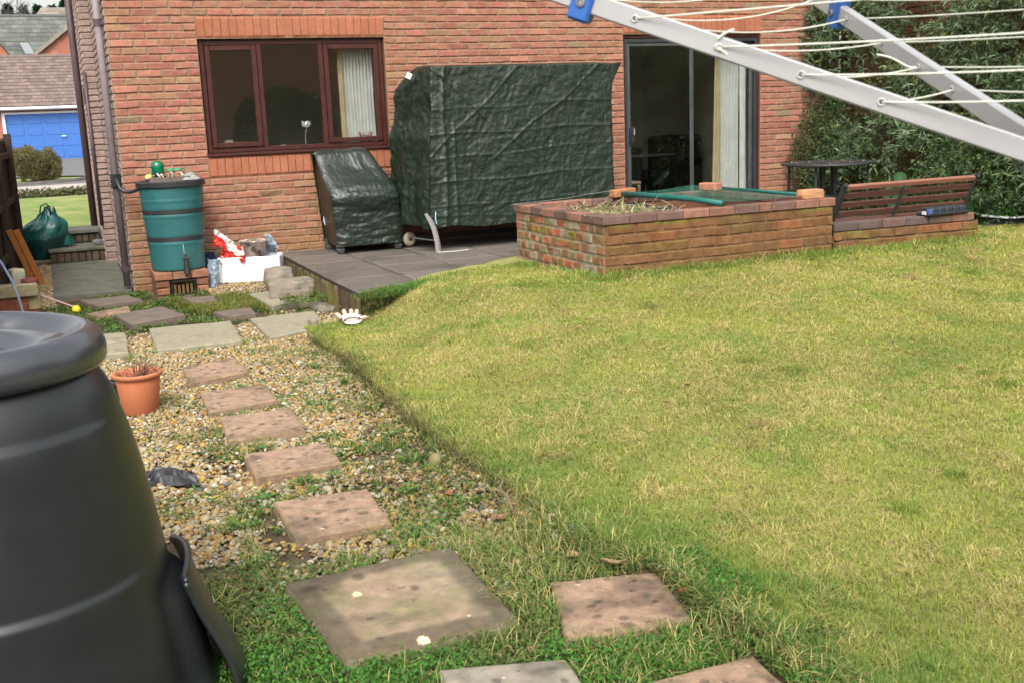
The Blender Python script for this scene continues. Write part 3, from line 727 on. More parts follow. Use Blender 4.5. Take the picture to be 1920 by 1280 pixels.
# ------------------------------------------------------------------ polystyrene box of bags
def crumple(mb, fn, nu, nv, seed, amp, col, freq=6):
    U, V = np.meshgrid(np.linspace(0, 1, nu), np.linspace(0, 1, nv), indexing='ij')
    P = fn(U, V)
    r1 = 1-np.abs(2*fbm(U*freq, V*freq, seed, 3, seed)-1)*2
    n = np.stack([fbm(U*freq*1.3, V*freq, seed+1., 3, seed+1), fbm(U*freq, V*freq*1.2, seed+2., 3, seed+2), fbm(U*freq, V*freq, seed+3., 3, seed+4)], -1)-.5
    P = P+n*amp*2+np.stack([0*U, -r1*amp*.5, 0*U], -1)
    mb.grid(P, col(U, V) if callable(col) else col)
def make_box():
    t = thing('polystyrene_box', 'white polystyrene box standing on the gravel against the house wall', 'box', (.25, -.45, -.25))
    A = math.atan2(-.21, .63)
    M = RT((-.072, -.425, -.235), rz=-.33)
    L, D, H, w = .64, .30, .265, .03
    mb = MB()
    mb.bbox(0, L, 0, w, 0, H, .012, M=M); mb.bbox(0, L, D-w, D, 0, H, .012, M=M)
    mb.bbox(.001, w, .003, D-.003, .001, H-.001, .01, M=M); mb.bbox(L-w, L-.001, .003, D-.003, .001, H-.001, .01, M=M)
    mb.bbox(.002, L-.002, .002, D-.002, .002, .04, .01, M=M)
    obj('box_body', mb, M_WHITE, t)
    # bucket of soil
    b = thing('bucket', 'pale pink bucket full of dry soil inside the white polystyrene box', 'bucket', (.27, -.28, -.19))
    bx, by = .315, -.405
    obj('bucket_body', MB().lathe([(0, -.19), (.105, -.19), (.132, .17), (.143, .175), (.143, .19), (.130, .19), (.125, .16)], bx, by, 36, (.62, .48, .44)), mat('bucket_plastic', (1, 1, 1), (.85, .85, .8), 8, .5, attr=True, c3=(.25, .24, .17), s3=5, t3=(.52, .6)), b, smooth=True)
    n = 18; U, V = np.meshgrid(np.linspace(0, 1, n), np.linspace(0, 2*PI, 37), indexing='ij')
    P = np.stack([bx+.128*U*np.cos(V), by+.128*U*np.sin(V), .165+.05*(1-U)+.05*(fbm(U*np.cos(V)*5+9, U*np.sin(V)*5+9, 0, 3, 4)-.5)], -1)
    obj('soil', MB().grid(P, (.22, .17, .11)), M_ATTR_R, b)
    # red and white compost bag crumpled on the left
    mb = MB()
    def c(U, V):
        k = fbm(U*2.0, V*1.6, 5, 2, 77); red = ((k > .47)).astype(float)[..., None]
        wht = np.array([.70, .68, .62]); dk = (fbm(U*14, V*14, 2, 2, 5) > .62).astype(float)[..., None]*(V < .45)[..., None]
        return (red*np.array([.62, .035, .025])+(1-red)*wht)*(1-dk*.8)
    crumple(mb, lambda U, V: np.stack([-.045+.24*U+.05*V*(1-U)-.10*(1-V)*0, -.46+.05*np.sin(U*4)+.02*V-.04*U, -.03+.245*V*(1-.35*U)], -1), 42, 36, 5, .032, c, 5)
    crumple(mb, lambda U, V: np.stack([-.10+.20*U+.05*V, -.36+.06*V-.03*np.sin(3*U), .12+.155*V-.10*U*V+.05*(1-U)], -1), 30, 24, 9, .035, lambda U, V: np.where((V+.3*fbm(U*4, V*4, 0, 2, 8) > .72)[..., None], np.array([.72, .72, .70]), np.array([.62, .04, .03]))*np.ones(U.shape+(3,)), 5)
    mp = mat('bag_film', (1, 1, 1), None, rough=.3, attr=True, bump=.5, bscale=30, trans=.1)
    o = obj('compost_bag', mb, mp, origin=(.0, -.4, 0)); tag(o, 'crumpled red and white compost bag sticking out of the white box', 'bag')
    mb = MB()
    crumple(mb, lambda U, V: np.stack([.44+.12*U, -.38+.06*np.sin(V*5+U), .0+.25*V-.12*U*V*U], -1), 26, 26, 12, .03, (.30, .36, .43), 5)
    tag(obj('plastic_bag', mb, mp, origin=(.5, -.3, 0)), 'grey blue plastic bag behind the bucket in the white box', 'bag')
    mb = MB()
    crumple(mb, lambda U, V: np.stack([-.205+.115*U+.05*V, -.50+.10*np.sin(PI*U)*-1+.05*V, -.245+.275*V], -1), 26, 34, 15, .016, (.27, .34, .40), 5)
    tag(obj('plastic_bag', mb, mp, origin=(-.15, -.5, -.2)), 'thin blue grey bag standing between the water butt stand and white box', 'bag')
    mb = MB()
    crumple(mb, lambda U, V: np.stack([-.20+.11*U+.02*V, -.36+.04*np.sin(U*5), -.20+.30*V], -1), 16, 24, 19, .016, (.02, .025, .06), 5)
    tag(obj('plastic_bag', mb, mp, origin=(-.15, -.38, -.2)), 'dark navy bag squeezed behind the blue grey bag by the wall', 'bag')
make_box()

# ------------------------------------------------------------------ stepping slabs
M_SLAB_P = mat('slab_pink', (.42, .270, .175), (.325, .210, .138), 20, .9, .9, 60, c3=(.22, .17, .105), s3=14, t3=(.50, .68), attr=True)
M_SLAB_S = mat('slab_buff', (.29, .26, .175), (.235, .21, .145), 12, .9, .6, 70, c3=(.16, .15, .10), s3=3, t3=(.55, .7))
M_SLAB_G = mat('slab_grey', (.36, .31, .24), (.28, .25, .19), 16, .9, .8, 60, c3=(.19, .175, .12), s3=6, t3=(.5, .7), attr=True)
M_SLAB_D = mat('slab_dark', (.17, .125, .10), (.125, .095, .078), 6, .9, .6, 60, c3=(.10, .10, .05), s3=4, t3=(.52, .68))
def big_slab_mat():
    m = mat('slab_recessed', (.40, .320, .205), (.33, .260, .165), 26, .9, .9, 60, c3=(.28, .26, .125), s3=4, t3=(.45, .65), attr=True)
    return m
M_SLAB_B = big_slab_mat()
SLABQ = []
def slab(label, pts, zc, th, m, seed, bow=0, frame=False, spots=12, group='stepping slabs set in the gravel path'):
    """pts: the four ground corners in order"""
    rg = np.random.default_rng(seed); p = [np.array(q, float) for q in pts]
    n = 64; U, V = np.meshgrid(np.linspace(0, 1, n), np.linspace(0, 1, n), indexing='ij')
    u3, v3 = U[..., None], V[..., None]
    XY = (p[0]*(1-u3)+p[1]*u3)*(1-v3)+(p[3]*(1-u3)+p[2]*u3)*v3
    SLABQ.append([tuple(q) for q in pts]); cen = sum(p)/4; zc = zc+.012; th = th+.02
    tl = rg.normal(0, .012, 2)
    ed = np.minimum(np.minimum(U, 1-U), np.minimum(V, 1-V))
    wear = (fbm(XY[..., 0]*16, XY[..., 1]*16, seed, 3, seed)-.5)
    # irregular outline
    off = (XY-cen); XY = cen+off*(1+(.035*wear*(ed < .03))[..., None])
    Z = zc+tl[0]*(XY[..., 0]-cen[0])+tl[1]*(XY[..., 1]-cen[1])+.006*(fbm(XY[..., 0]*9, XY[..., 1]*9, 0, 3, seed+2)-.5)-.006*(ed < .01)-.004*np.clip((.05-ed)/.05, 0, 1)**2
    mot = fbm(XY[..., 0]*24, XY[..., 1]*24, seed, 3, seed+9); dk = fbm(XY[..., 0]*5, XY[..., 1]*5, seed, 3, seed+4)
    col = np.ones(U.shape+(3,))*(.80+.55*(mot-.35)-.35*sstep(.5, .72, dk))[..., None]
    for i in range(34 if m is M_SLAB_P else 10):
        cu, cv, cr = rg.uniform(.03, .97), rg.uniform(.03, .97), .012+.045*rg.random()**2
        dd = np.hypot((U-cu)*(1+.3*np.sin(i)), V-cv)+.012*(mot-.5); col = col*(1-.50*sstep(cr, cr*.6, dd))[..., None]
    edm = sstep(.10, .0, ed+.05*(mot-.5))[..., None]*.35; col = col*(1-edm)+np.array([.55, .62, .40])*edm
    if frame:
        e2 = ed+.03*(fbm(U*7, V*7, 0, 3, 3)-.5)
        k = sstep(.10, .17, e2)
        Z = Z-.004*k
        col = col*(.46+.5*k+.16*(fbm(U*12, V*12, 0, 3, 6)-.5))[..., None]
        pk = sstep(.5, .62, fbm(U*2.2, V*2.2, 0, 3, 8)); col[..., 1] *= 1-.10*(1-pk); col[..., 2] *= 1-.08*(1-pk)
        w = ((U-.30)**2+(V-.33)**2 < .0009); col[w] = 2.4
        w = ((U-.44)**2+((V-.98)*1)**2 < .0010); col[w] = 2.6
    mb = MB()
    P = np.stack([XY[..., 0], XY[..., 1], Z], -1)
    mb.grid(P, col)
    # sides
    ring = [P[i, 0] for i in range(n)]+[P[n-1, j] for j in range(1, n)]+[P[i, n-1] for i in range(n-2, -1, -1)]+[P[0, j] for j in range(n-2, 0, -1)]
    ring = np.array(ring); lo = ring.copy(); lo[:, 2] -= th
    lo[:, :2] = cen+(lo[:, :2]-cen)*.99
    k = len(ring); mid = (ring+lo)/2; mid[:, :2] = cen+(mid[:, :2]-cen)*1.006
    idx = np.arange(k); nx = (idx+1) % k
    V3 = np.concatenate([ring, mid, lo])
    F = np.concatenate([np.stack([idx, nx, nx+k, idx+k], -1), np.stack([idx+k, nx+k, nx+2*k, idx+2*k], -1)])
    area = (p[1]-p[0])[0]*(p[2]-p[1])[1]-(p[1]-p[0])[1]*(p[2]-p[1])[0]
    mb.add(V3, F if area < 0 else F[:, ::-1], (.75, .75, .75))
    if area > 0: mb.F[0] = mb.F[0]
    else: mb.F[0] = mb.F[0][:, ::-1]
    # pale lichen and bird spots
    for i in range(spots//2):
        u, v = rg.uniform(.06, .94, 2); r = .002+.010*rg.random()**3
        q = (p[0]*(1-u)+p[1]*u)*(1-v)+(p[3]*(1-u)+p[2]*u)*v
        i0, j0 = int(u*(n-1)), int(v*(n-1)); zz = P[i0:i0+2, j0:j0+2, 2].max()+.0015
        a = np.linspace(0, 2*PI, 9)[:-1]; rr = r*rg.uniform(.6, 1.2, 8)
        vv = [(q[0]+rr[k]*math.cos(t), q[1]+rr[k]*math.sin(t), zz) for k, t in enumerate(a)]
        mb.add(vv, [tuple(range(8))], np.array((1.55, 1.6, 1.65))*rg.uniform(.75, 1.1))
    o = obj('stepping_slab', mb, m, smooth=False, origin=(cen[0], cen[1], zc))
    return tag(o, label, 'slab', group)
for i, sp in enumerate([
    ('square pinkish slab nearest before the large foreground slab, fifth below the terracotta pot', [(-.830, -7.271), (-.411, -7.290), (-.440, -7.738), (-.834, -7.747)], -.26, .055, M_SLAB_P),
    ('dark pink speckled slab level with the black plastic scrap on the gravel', [(-.827, -6.477), (-.402, -6.467), (-.425, -6.875), (-.841, -6.904)], -.26, .06, M_SLAB_P),
    ('pinkish slab with white bird marks just below the terracotta pot', [(-.830, -5.709), (-.431, -5.743), (-.452, -6.203), (-.857, -6.177)], -.26, .06, M_SLAB_P),
    ('plain reddish slab directly right of the terracotta pot', [(-.851, -4.995), (-.445, -5.044), (-.464, -5.488), (-.869, -5.556)], -.26, .06, M_SLAB_P),
    ('reddish slab with weathered left corner, up and right of the terracotta pot', [(-.866, -4.217), (-.496, -4.105), (-.475, -4.597), (-.874, -4.708)], -.26, .06, M_SLAB_P)]):
    slab(*sp, 100+i, spots=14)
slab('large stained foreground slab with a paler sunken centre, beside the compost bin', [(-.955, -8.155), (-.313, -8.104), (-.323, -8.792), (-.900, -8.788)], -.26, .06, M_SLAB_B, 120, frame=True, spots=14, group='slabs set in the near grass')
slab('mottled pink slab set in clover right of the largest slab', [(-.109, -8.583), (.263, -8.672), (.166, -9.070), (-.252, -8.984)], -.26, .06, M_SLAB_P, 121, group='slabs set in the near grass')
slab('grey slab cut by the bottom edge of the photo, below the large slab', [(-.67, -8.98), (-.296, -9.083), (-.36, -9.52), (-.74, -9.45)], -.26, .055, M_SLAB_G, 122, group='slabs set in the near grass')
slab('pink speckled slab cut by the bottom edge, below the mottled pink slab', [(-.163, -9.326), (.207, -9.326), (.15, -9.78), (-.22, -9.74)], -.26, .06, M_SLAB_P, 123, group='slabs set in the near grass')
g2 = 'flagstones by the house corner'
slab('large pale buff flagstone at the top end of the gravel path', [(-.944, -2.539), (-.294, -2.600), (-.334, -3.464), (-.965, -3.457)], -.262, .05, M_SLAB_S, 130, group=g2, spots=4)
slab('pale buff flagstone touching the lawn corner, right of the largest flagstone', [(-.125, -2.603), (.440, -2.549), (.367, -3.284), (-.132, -3.480)], -.262, .05, M_SLAB_S, 131, group=g2, spots=4)
slab('greyish flagstone standing proud of the moss, left of centre below the water butt', [(-1.169, -1.715), (-.742, -1.537), (-.605, -2.115), (-1.067, -2.316)], -.245, .06, M_SLAB_D, 132, group=g2, spots=3)
slab('dark flagstone nearest the end of the concrete side path', [(-1.425, -.618), (-.976, -.533), (-.865, -.919), (-1.297, -1.034)], -.25, .05, M_SLAB_D, 133, group=g2, spots=3)
slab('small reddish flagstone beside the yellow ball', [(-1.380, -1.407), (-1.015, -1.238), (-1.02, -1.55), (-1.30, -1.66)], -.258, .04, M_SLAB_P, 134, group=g2, spots=2)
slab('small square buff paving block, farther of the two behind the compost bin lid', [(-1.345, -2.547), (-1.140, -2.590), (-1.141, -2.955), (-1.345, -2.94)], -.262, .05, M_SLAB_S, 135, group=g2, spots=2)
slab('small square buff paving block, nearer of the two behind the compost bin lid', [(-1.345, -2.975), (-1.152, -3.009), (-1.167, -3.455), (-1.36, -3.44)], -.262, .05, M_SLAB_S, 136, group=g2, spots=2)
slab('little dark flagstone in front of the water butt stand', [(-.503, -1.111), (-.229, -1.127), (-.236, -1.454), (-.467, -1.427)], -.248, .04, M_SLAB_D, 137, group=g2, spots=2)
slab('thin dark flagstone lying in green moss above the largest buff flagstone', [(-.364, -2.10), (-.02, -2.0), (-.037, -2.35), (-.294, -2.395)], -.255, .04, M_SLAB_D, 138, group=g2, spots=2)
slab('mossy buff flagstone under the two grey stone blocks', [(.10, -1.20), (.50, -1.087), (.560, -1.938), (.139, -2.172)], -.25, .05, M_SLAB_S, 139, group=g2, spots=2)

def stone(name, label, cat, c, size, seed, m, rz=0, rough=.05, box=.35, group=None, n=30):
    """rounded, rough block"""
    U, V = np.meshgrid(np.linspace(0, 2*PI, n*2), np.linspace(-PI/2, PI/2, n), indexing='ij')
    d = np.stack([np.cos(V)*np.cos(U), np.cos(V)*np.sin(U), np.sin(V)], -1)
    k = np.max(np.abs(d), -1, keepdims=True); P = d/(k**(1-box)) if box < 1 else d
    P = P*(1+rough*2*(fbm(d[..., 0]*2+seed, d[..., 1]*2, d[..., 2]*2, 3, seed)-.5)[..., None]+rough*.7*(fbm(d[..., 0]*8+seed, d[..., 1]*8, d[..., 2]*8, 2, seed+1)-.5)[..., None])
    P = P*np.array(size)/2
    cz, sz = math.cos(rz), math.sin(rz)
    P = np.stack([P[..., 0]*cz-P[..., 1]*sz, P[..., 0]*sz+P[..., 1]*cz, P[..., 2]], -1)+np.array(c)
    o = obj(name, MB().grid(P), m, smooth=True, origin=c)
    return tag(o, label, cat, group)
gs = 'grey stone blocks by the patio step'
stone('stone_block', 'rough grey stone block resting on the mossy flagstone, nearer one', 'stone', (.45, -1.62, -.165), (.44, .36, .16), 3, M_STONE, -.25, .06, .12, gs)
stone('stone_block', 'grey stone block with rounded top behind the nearer one', 'stone', (.42, -1.12, -.13), (.30, .36, .22), 5, M_STONE, -.1, .08, .45, gs)
stone('stone_block', 'low brownish stone half buried at the foot of the patio step', 'stone', (.55, -2.35, -.27), (.16, .42, .09), 8, M_STONE, .1, .12, .5, gs)

# ------------------------------------------------------------------ covers
def cover_mat(name, c1, c2, r=.36):
    m = mat(name, c1, c2, 3.0, r, 0, 60, spec=.5, c3=(.018, .021, .008), s3=1.6, t3=(.5, .8), attr=True)
    t = m.node_tree; n = t.nodes; l = t.links; b = n['Principled BSDF']
    tc = n.new('ShaderNodeTexCoord'); ns = n.new('ShaderNodeTexNoise'); ns.inputs['Scale'].default_value = 9; ns.inputs['Detail'].default_value = 3
    mx = n.new('ShaderNodeMix'); mx.data_type = 'VECTOR'; mx.inputs[0].default_value = .12
    l.new(tc.outputs['Object'], ns.inputs['Vector']); l.new(tc.outputs['Object'], mx.inputs[4]); l.new(ns.outputs['Color'], mx.inputs[5])
    v = n.new('ShaderNodeTexVoronoi'); v.inputs['Scale'].default_value = 60; l.new(mx.outputs[1], v.inputs['Vector'])
    bu = n.new('ShaderNodeBump'); bu.inputs['Strength'].default_value = .40; bu.inputs['Distance'].default_value = .005
    l.new(v.outputs['Distance'], bu.inputs['Height'])
    n2 = n.new('ShaderNodeTexNoise'); n2.inputs['Scale'].default_value = 50; n2.inputs['Detail'].default_value = 4
    b2 = n.new('ShaderNodeBump'); b2.inputs['Strength'].default_value = .25; b2.inputs['Distance'].default_value = .006
    l.new(tc.outputs['Object'], n2.inputs['Vector']); l.new(n2.outputs[0], b2.inputs['Height']); l.new(bu.outputs[0], b2.inputs['Normal']); l.new(b2.outputs[0], b.inputs['Normal'])
    return m
M_TARP = cover_mat('cover_sheet', (.011, .021, .011), (.008, .016, .008), .42)
M_TARP2 = cover_mat('small_cover_sheet', (.014, .023, .016), (.010, .018, .012), .36)
def ridge(x, w): return np.exp(-np.abs(x)/w)
def make_big_cover():
    t = thing('covered_swing_seat', 'tall dark green tarpaulin cover over a garden swing between window and door', 'covered furniture', (3.1, -.75, 0))
    # perimeter: FL -> FR -> BR -> BL -> FL, counter-clockwise seen from above
    FLb, FRb, BRb, BLb = (1.99, -1.20), (4.17, -1.20), (4.22, -.28), (1.82, -.30)
    FLt, FRt, BRt, BLt = (2.13, -1.10), (4.24, -1.05), (4.24, -.32), (1.96, -.33)
    def ringpts(c, n=(210, 60, 110, 90)):
        P = []
        for (a, b, k) in zip(c, c[1:]+c[:1], n):
            q = np.linspace(0, 1, k, endpoint=False)[:, None]; P.append(np.array(a)*(1-q)+np.array(b)*q)
        P = np.concatenate(P)
        for _ in range(5): P = (np.roll(P, 1, 0)+2*P+np.roll(P, -1, 0))/4
        return P
    B = ringpts([FLb, FRb, BRb, BLb]); T = ringpts([FLt, FRt, BRt, BLt]); N = len(B)
    s = np.linspace(0, 1, N, endpoint=False)
    nv = 150; v = np.linspace(0, 1, nv)
    d = np.roll(T, -1, 0)-np.roll(T, 1, 0); nrm = np.stack([d[:, 1], -d[:, 0]], -1); nrm /= np.linalg.norm(nrm, axis=1)[:, None]
    ztop = np.full(N, 1.865); x_, y_ = T[:, 0], T[:, 1]
    left = sstep(2.22, 1.97, x_)*sstep(-1.0, -.55, y_)
    ztop = 1.868-.20*left
    zb = .195+.05*sstep(4.2, 2.0, B[:, 0])+.012*np.sin(B[:, 0]*9)+.02*(B[:, 1] > -1.1)
    P = B[None]*(1-v[:, None, None])+T[None]*v[:, None, None]
    Z = zb[None]*(1-v[:, None])+ztop[None]*v[:, None]
    S2 = np.broadcast_to(np.concatenate([[0], np.cumsum(np.linalg.norm(np.diff(B, axis=0), axis=1))])[None], Z.shape)
    front = np.broadcast_to(((y_ < -1.0) & (x_ > 2.1))[None], Z.shape); side = np.broadcast_to((x_ < 2.14)[None], Z.shape)
    nn = lambda f, fz, sd, o=3: 2*fbm(S2*f, Z*fz, 0, o, sd)-1
    rid = lambda f, fz, sd: 1-np.abs(nn(f, fz, sd, 3))*2
    S0, Z0 = S2+.05*nn(3, 3, 91), Z+.05*nn(3, 3, 92)
    h = .014*nn(1.1, .9, 41)
    for j, (sc, am) in enumerate(((6, .0022), (13, .0022), (26, .0016))):
        for an in (.35, 1.25, 2.3):
            ca, sa = math.cos(an+j*.5), math.sin(an+j*.5); q_ = (S0*ca+Z0*sa); w_ = (-S0*sa+Z0*ca)
            h = h+am*(1-np.abs(2*fbm(q_*sc, w_*sc*.38, 0, 2, 41+j*7+int(an*10))-1)*3.0)
    for z0, sl, am in ((1.46, .03, .011), (1.20, .02, .013), (.98, .05, .012), (.72, .03, .014), (.46, .01, .011), (.33, -.02, .009)):
        h = h+am*.8*ridge(Z-z0-sl*(S2-1)-.012*np.sin(S2*5), .008)*front*(.3+.9*fbm(S2*3, Z*2, z0, 2, 33))
    for (a, b) in ((.55, .9), (.5, -.8), (1.45, .7)): h = h+.010*ridge((Z-1.45)-b*(S2-a)-.02*np.sin(S2*7), .014)*front*(Z > .9)
    h = h+.02*ridge(S2-.16-.03*np.sin(Z*3), .03)+.014*ridge(S2-.30+.05*(Z-.5), .02)*(Z < 1.3)
    h = h+side*(.022*np.sin(S2*14+2.5*np.sin(Z*2.6))*(.4+.6*(1-v[:, None]))-.030*np.exp(-((Z-1.38)/.16)**2)+.010*np.exp(-((Z-1.16)/.05)**2)-.015*np.exp(-((Z-.95)/.12)**2)+.012*rid(8, 6, 49))
    # sag of the hem
    P3 = np.concatenate([P+nrm[None]*h[..., None], Z[..., None]], -1)
    # top
    cen = np.array([3.15, -.68]); k = 14; q = np.linspace(0, 1, k)[1:]
    last = P3[-1]
    tops = []
    for qq in q:
        xy = last[:, :2]*(1-qq)+np.stack([np.clip(last[:, 0], 2.20, 4.0), np.full(N, -.68)], -1)*qq
        zt = last[:, 2]+(1.90-last[:, 2])*math.sin(qq*PI/2)+.006*(fbm(xy[:, 0]*6, xy[:, 1]*6, 0, 3, 4)-.5)*2
        tops.append(np.concatenate([xy, zt[:, None]], -1))
    A = np.concatenate([P3, np.array(tops)]); A = np.concatenate([A, A[:, :1]], 1)
    sh = np.ones(A.shape)
    mb = MB().grid(A, sh, flip=True)
    obj('cover', mb, M_TARP, t, smooth=True)
    # pointed ear of spare sheet at the top right, and white care tag at top left
    mb = MB(); P = []
    for u in np.linspace(0, 1, 10):
        P.append([(4.20+.16*u, -1.06-.01*math.sin(u*3), 1.862+.012*u-(1-w)*(.30*(1-u)**1.3+.004)) for w in np.linspace(0, 1, 8)])
    mb.grid(np.array(P)); obj('corner_flap', mb, M_TARP, t, smooth=True)
    mb = MB(); mb.add(xf([(-.028, 0, -.03), (.028, 0, -.03), (.028, 0, .03), (-.028, 0, .03)], RT((2.02, -.72, 1.80), 0, .45, -.45)), [(0, 1, 2, 3)], (.75, .75, .72)); obj('care_tag', mb, M_ATTR, t)
    # hem cord and loose end
    mb = MB().tube([(4.1, -1.23, .50), (3.5, -1.235, .45), (2.9, -1.235, .43)], .0018, 5, (.3, .32, .3)); obj('hem_cord', mb, M_ATTR, t); mb = MB(); mb.tube([(2.05, -1.26, .42), (2.04, -1.27, .34), (2.05, -1.27, .29)], .005, 5, (.35, .55, .65))
    obj('tie_cord', mb, M_ATTR, t)
    # visible front legs and feet of the swing frame
    mb = MB(); 
    P = np.array([[(2.012+dx, -1.285-.02*math.sin(v*2), z) for dx in (-.022, .022)] for v, z in zip(np.linspace(0, 1, 8), np.linspace(.0, .40, 8))])
    M = RT((0, 0, 0))
    mb.tube([(2.045, -1.30, 0), (2.035, -1.30, .12), (2.015, -1.285, .24), (1.985, -1.26, .33), (1.95, -1.23, .40)], [.03, .029, .027, .024, .015], 4, (.27, .24, .23))
    obj('leg', mb, M_ATTR, t)
    mb = MB(); mb.tube([(1.90, -.95, .13), (2.03, -1.27, .12)], .008, 8, (.08, .08, .08)); mb.tube([(4.1, -1.1, .08), (4.12, -.2, .08)], .02, 8, (.05, .05, .05)); mb.tube([(2.05, -.5, .09), (4.1, -.5, .09)], .02, 8, (.04, .04, .04)); obj('base_frame', mb, M_ATTR, t)
    mb = MB(); mb.tube([(2.03, -1.33, .004), (2.22, -1.36, .004), (2.36, -1.34, .006)], .005, 5, (.5, .5, .47)); obj('ground_cord', mb, M_ATTR, t)
    w = thing('wheel', 'beige wheel with dark hub on the patio between the two green covers', 'wheel', (1.97, -.58, .08))
    Mw = RT((1.965, -.58, .082), rx=PI/2, rz=.35)
    mb = MB().lathe([(.018, -.02), (.05, -.028), (.075, -.02), (.082, 0), (.075, .02), (.05, .028), (.018, .02)], 0, 0, 36, (.33, .29, .22)); mb.V[0] = xf(mb.V[0], Mw); obj('tyre', mb, M_ATTR_R, w, smooth=True)
    mb = MB().lathe([(0, -.026), (.018, -.024), (.018, .024), (0, .026)], 0, 0, 18, (.03, .03, .03)); mb.V[0] = xf(mb.V[0], Mw); obj('hub', mb, M_ATTR, w)
make_big_cover()
def make_small_cover():
    t = thing('covered_garden_chair', 'small dark green covered garden chair under the brown window', 'covered furniture', (1.5, -.4, 0))
    # profile from back foot over the top to the front hem: (y, z, xl, xr)
    pr = [(-.10, .10, 1.13, 1.84), (-.11, .5, 1.10, 1.80), (-.14, .85, 1.07, 1.74), (-.20, 1.03, 1.05, 1.66), (-.27, 1.075, 1.045, 1.64), (-.36, 1.04, 1.05, 1.66), (-.46, .90, 1.07, 1.72), (-.55, .77, 1.085, 1.79), (-.62, .67, 1.10, 1.835), (-.645, .56, 1.115, 1.855), (-.64, .40, 1.13, 1.862), (-.645, .25, 1.145, 1.868), (-.65, .07, 1.155, 1.868)]
    pr = np.array(pr); L = np.concatenate([[0], np.cumsum(np.hypot(np.diff(pr[:, 0]), np.diff(pr[:, 1])))])
    q = np.linspace(0, L[-1], 170); Q = np.stack([np.interp(q, L, pr[:, i]) for i in range(4)], -1)
    for _ in range(4): Q[1:-1] = (Q[:-2]+2*Q[1:-1]+Q[2:])/4
    s = np.linspace(0, 1, 100)
    S, K = np.meshgrid(s, np.arange(len(q)), indexing='ij')
    X = Q[K, 2]*(1-S)+Q[K, 3]*S
    ty = np.gradient(Q[:, 0]); tz = np.gradient(Q[:, 1]); ll = np.hypot(ty, tz); ny, nz = (tz/ll)[K]*1, (-ty/ll)[K]*1
    sg = -1 if ny[50, -5] > 0 else 1
    ny, nz = ny*sg, nz*sg
    D = q[K]; rid = lambda a, b, sd: 1-np.abs(2*fbm(S*a, D*b, 0, 3, sd)-1)*2
    low = sstep(L[7], L[9], D)
    h = .012*(2*fbm(S*1.8, D*2, 0, 2, 61)-1)+.003*rid(5, 9, 62)+low*(.015*rid(1.6, 9, 63)+.008*rid(3.5, 20, 64)+.006*rid(7, 30, 67)+.003*rid(18, 50, 68))+.0025*rid(14, 18, 69)+(1-low)*.012*rid(4, 2.5, 65)*sstep(.5, .8, fbm(S*3, D*2, 0, 2, 66))
    h = h+.05*np.sin(PI*S)**.6*np.exp(-((D-L[9])/.14)**2)-.028*np.exp(-((D-L[6])/.12)**2)*np.sin(PI*S)
    h = h-.03*(np.abs(S-.5)*2)**10
    P = np.stack([X, Q[K, 0]+ny*h, Q[K, 1]+nz*h], -1)
    mb = MB().grid(P, np.ones(P.shape), flip=(sg > 0))
    # side sheets: join the profile edge to the vertical centre plane of each side
    for side in (0, -1):
        E = P[side]; n = 26; R_ = []
        back = np.array([[E[0, 0], -.10, max(z, .09)] for z in E[:, 2]])
        for w in np.linspace(0, 1, n):
            G = E.copy(); G[:, 1] = E[:, 1]*(1-w)+(-.12)*w
            m_ = np.minimum(E[:, 2], 1.02)
            G[:, 0] = np.interp(G[:, 2], [0, 1.08], [Q[-1, 2] if side == 0 else Q[-1, 3], 1.05 if side == 0 else 1.64]) + (.03*np.sin(w*PI)+.012*(fbm(G[:, 1]*7, G[:, 2]*5, 0, 3, 71)-.5))*(-1 if side == 0 else 1)*-.6
            G[:, 0] = E[:, 0]*(1-w)**3+G[:, 0]*(1-(1-w)**3)
            R_.append(G)
        mb.grid(np.array(R_), (.8, .74, .6), flip=(side == 0))
    obj('cover', mb, M_TARP2, t, smooth=True)
    for (x, y) in ((1.19, -.60), (1.82, -.60), (1.17, -.16), (1.80, -.16)):
        mb = MB().bbox(x-.035, x+.035, y-.035, y+.035, -.004, .12, .006, (.035, .04, .038)); mb.bbox(x-.04, x+.04, y-.04, y+.04, .03, .04, .002, (.12, .13, .13)); mb.bbox(x-.04, x+.04, y-.04, y+.04, .065, .075, .002, (.10, .11, .11))
        obj('chair_leg', mb, M_ATTR, t)
    mb = MB(); mb.tube([(1.135, -.2, .36), (1.13, -.2, .31), (1.14, -.2, .27)], .008, 6, (.7, .7, .7)); obj('toggle', mb, M_ATTR, t)
    mb = MB().bbox(1.2, 1.8, -.6, -.15, .10, .16, .01, (.03, .03, .03)); obj('chair_frame', mb, M_ATTR, t)
make_small_cover()

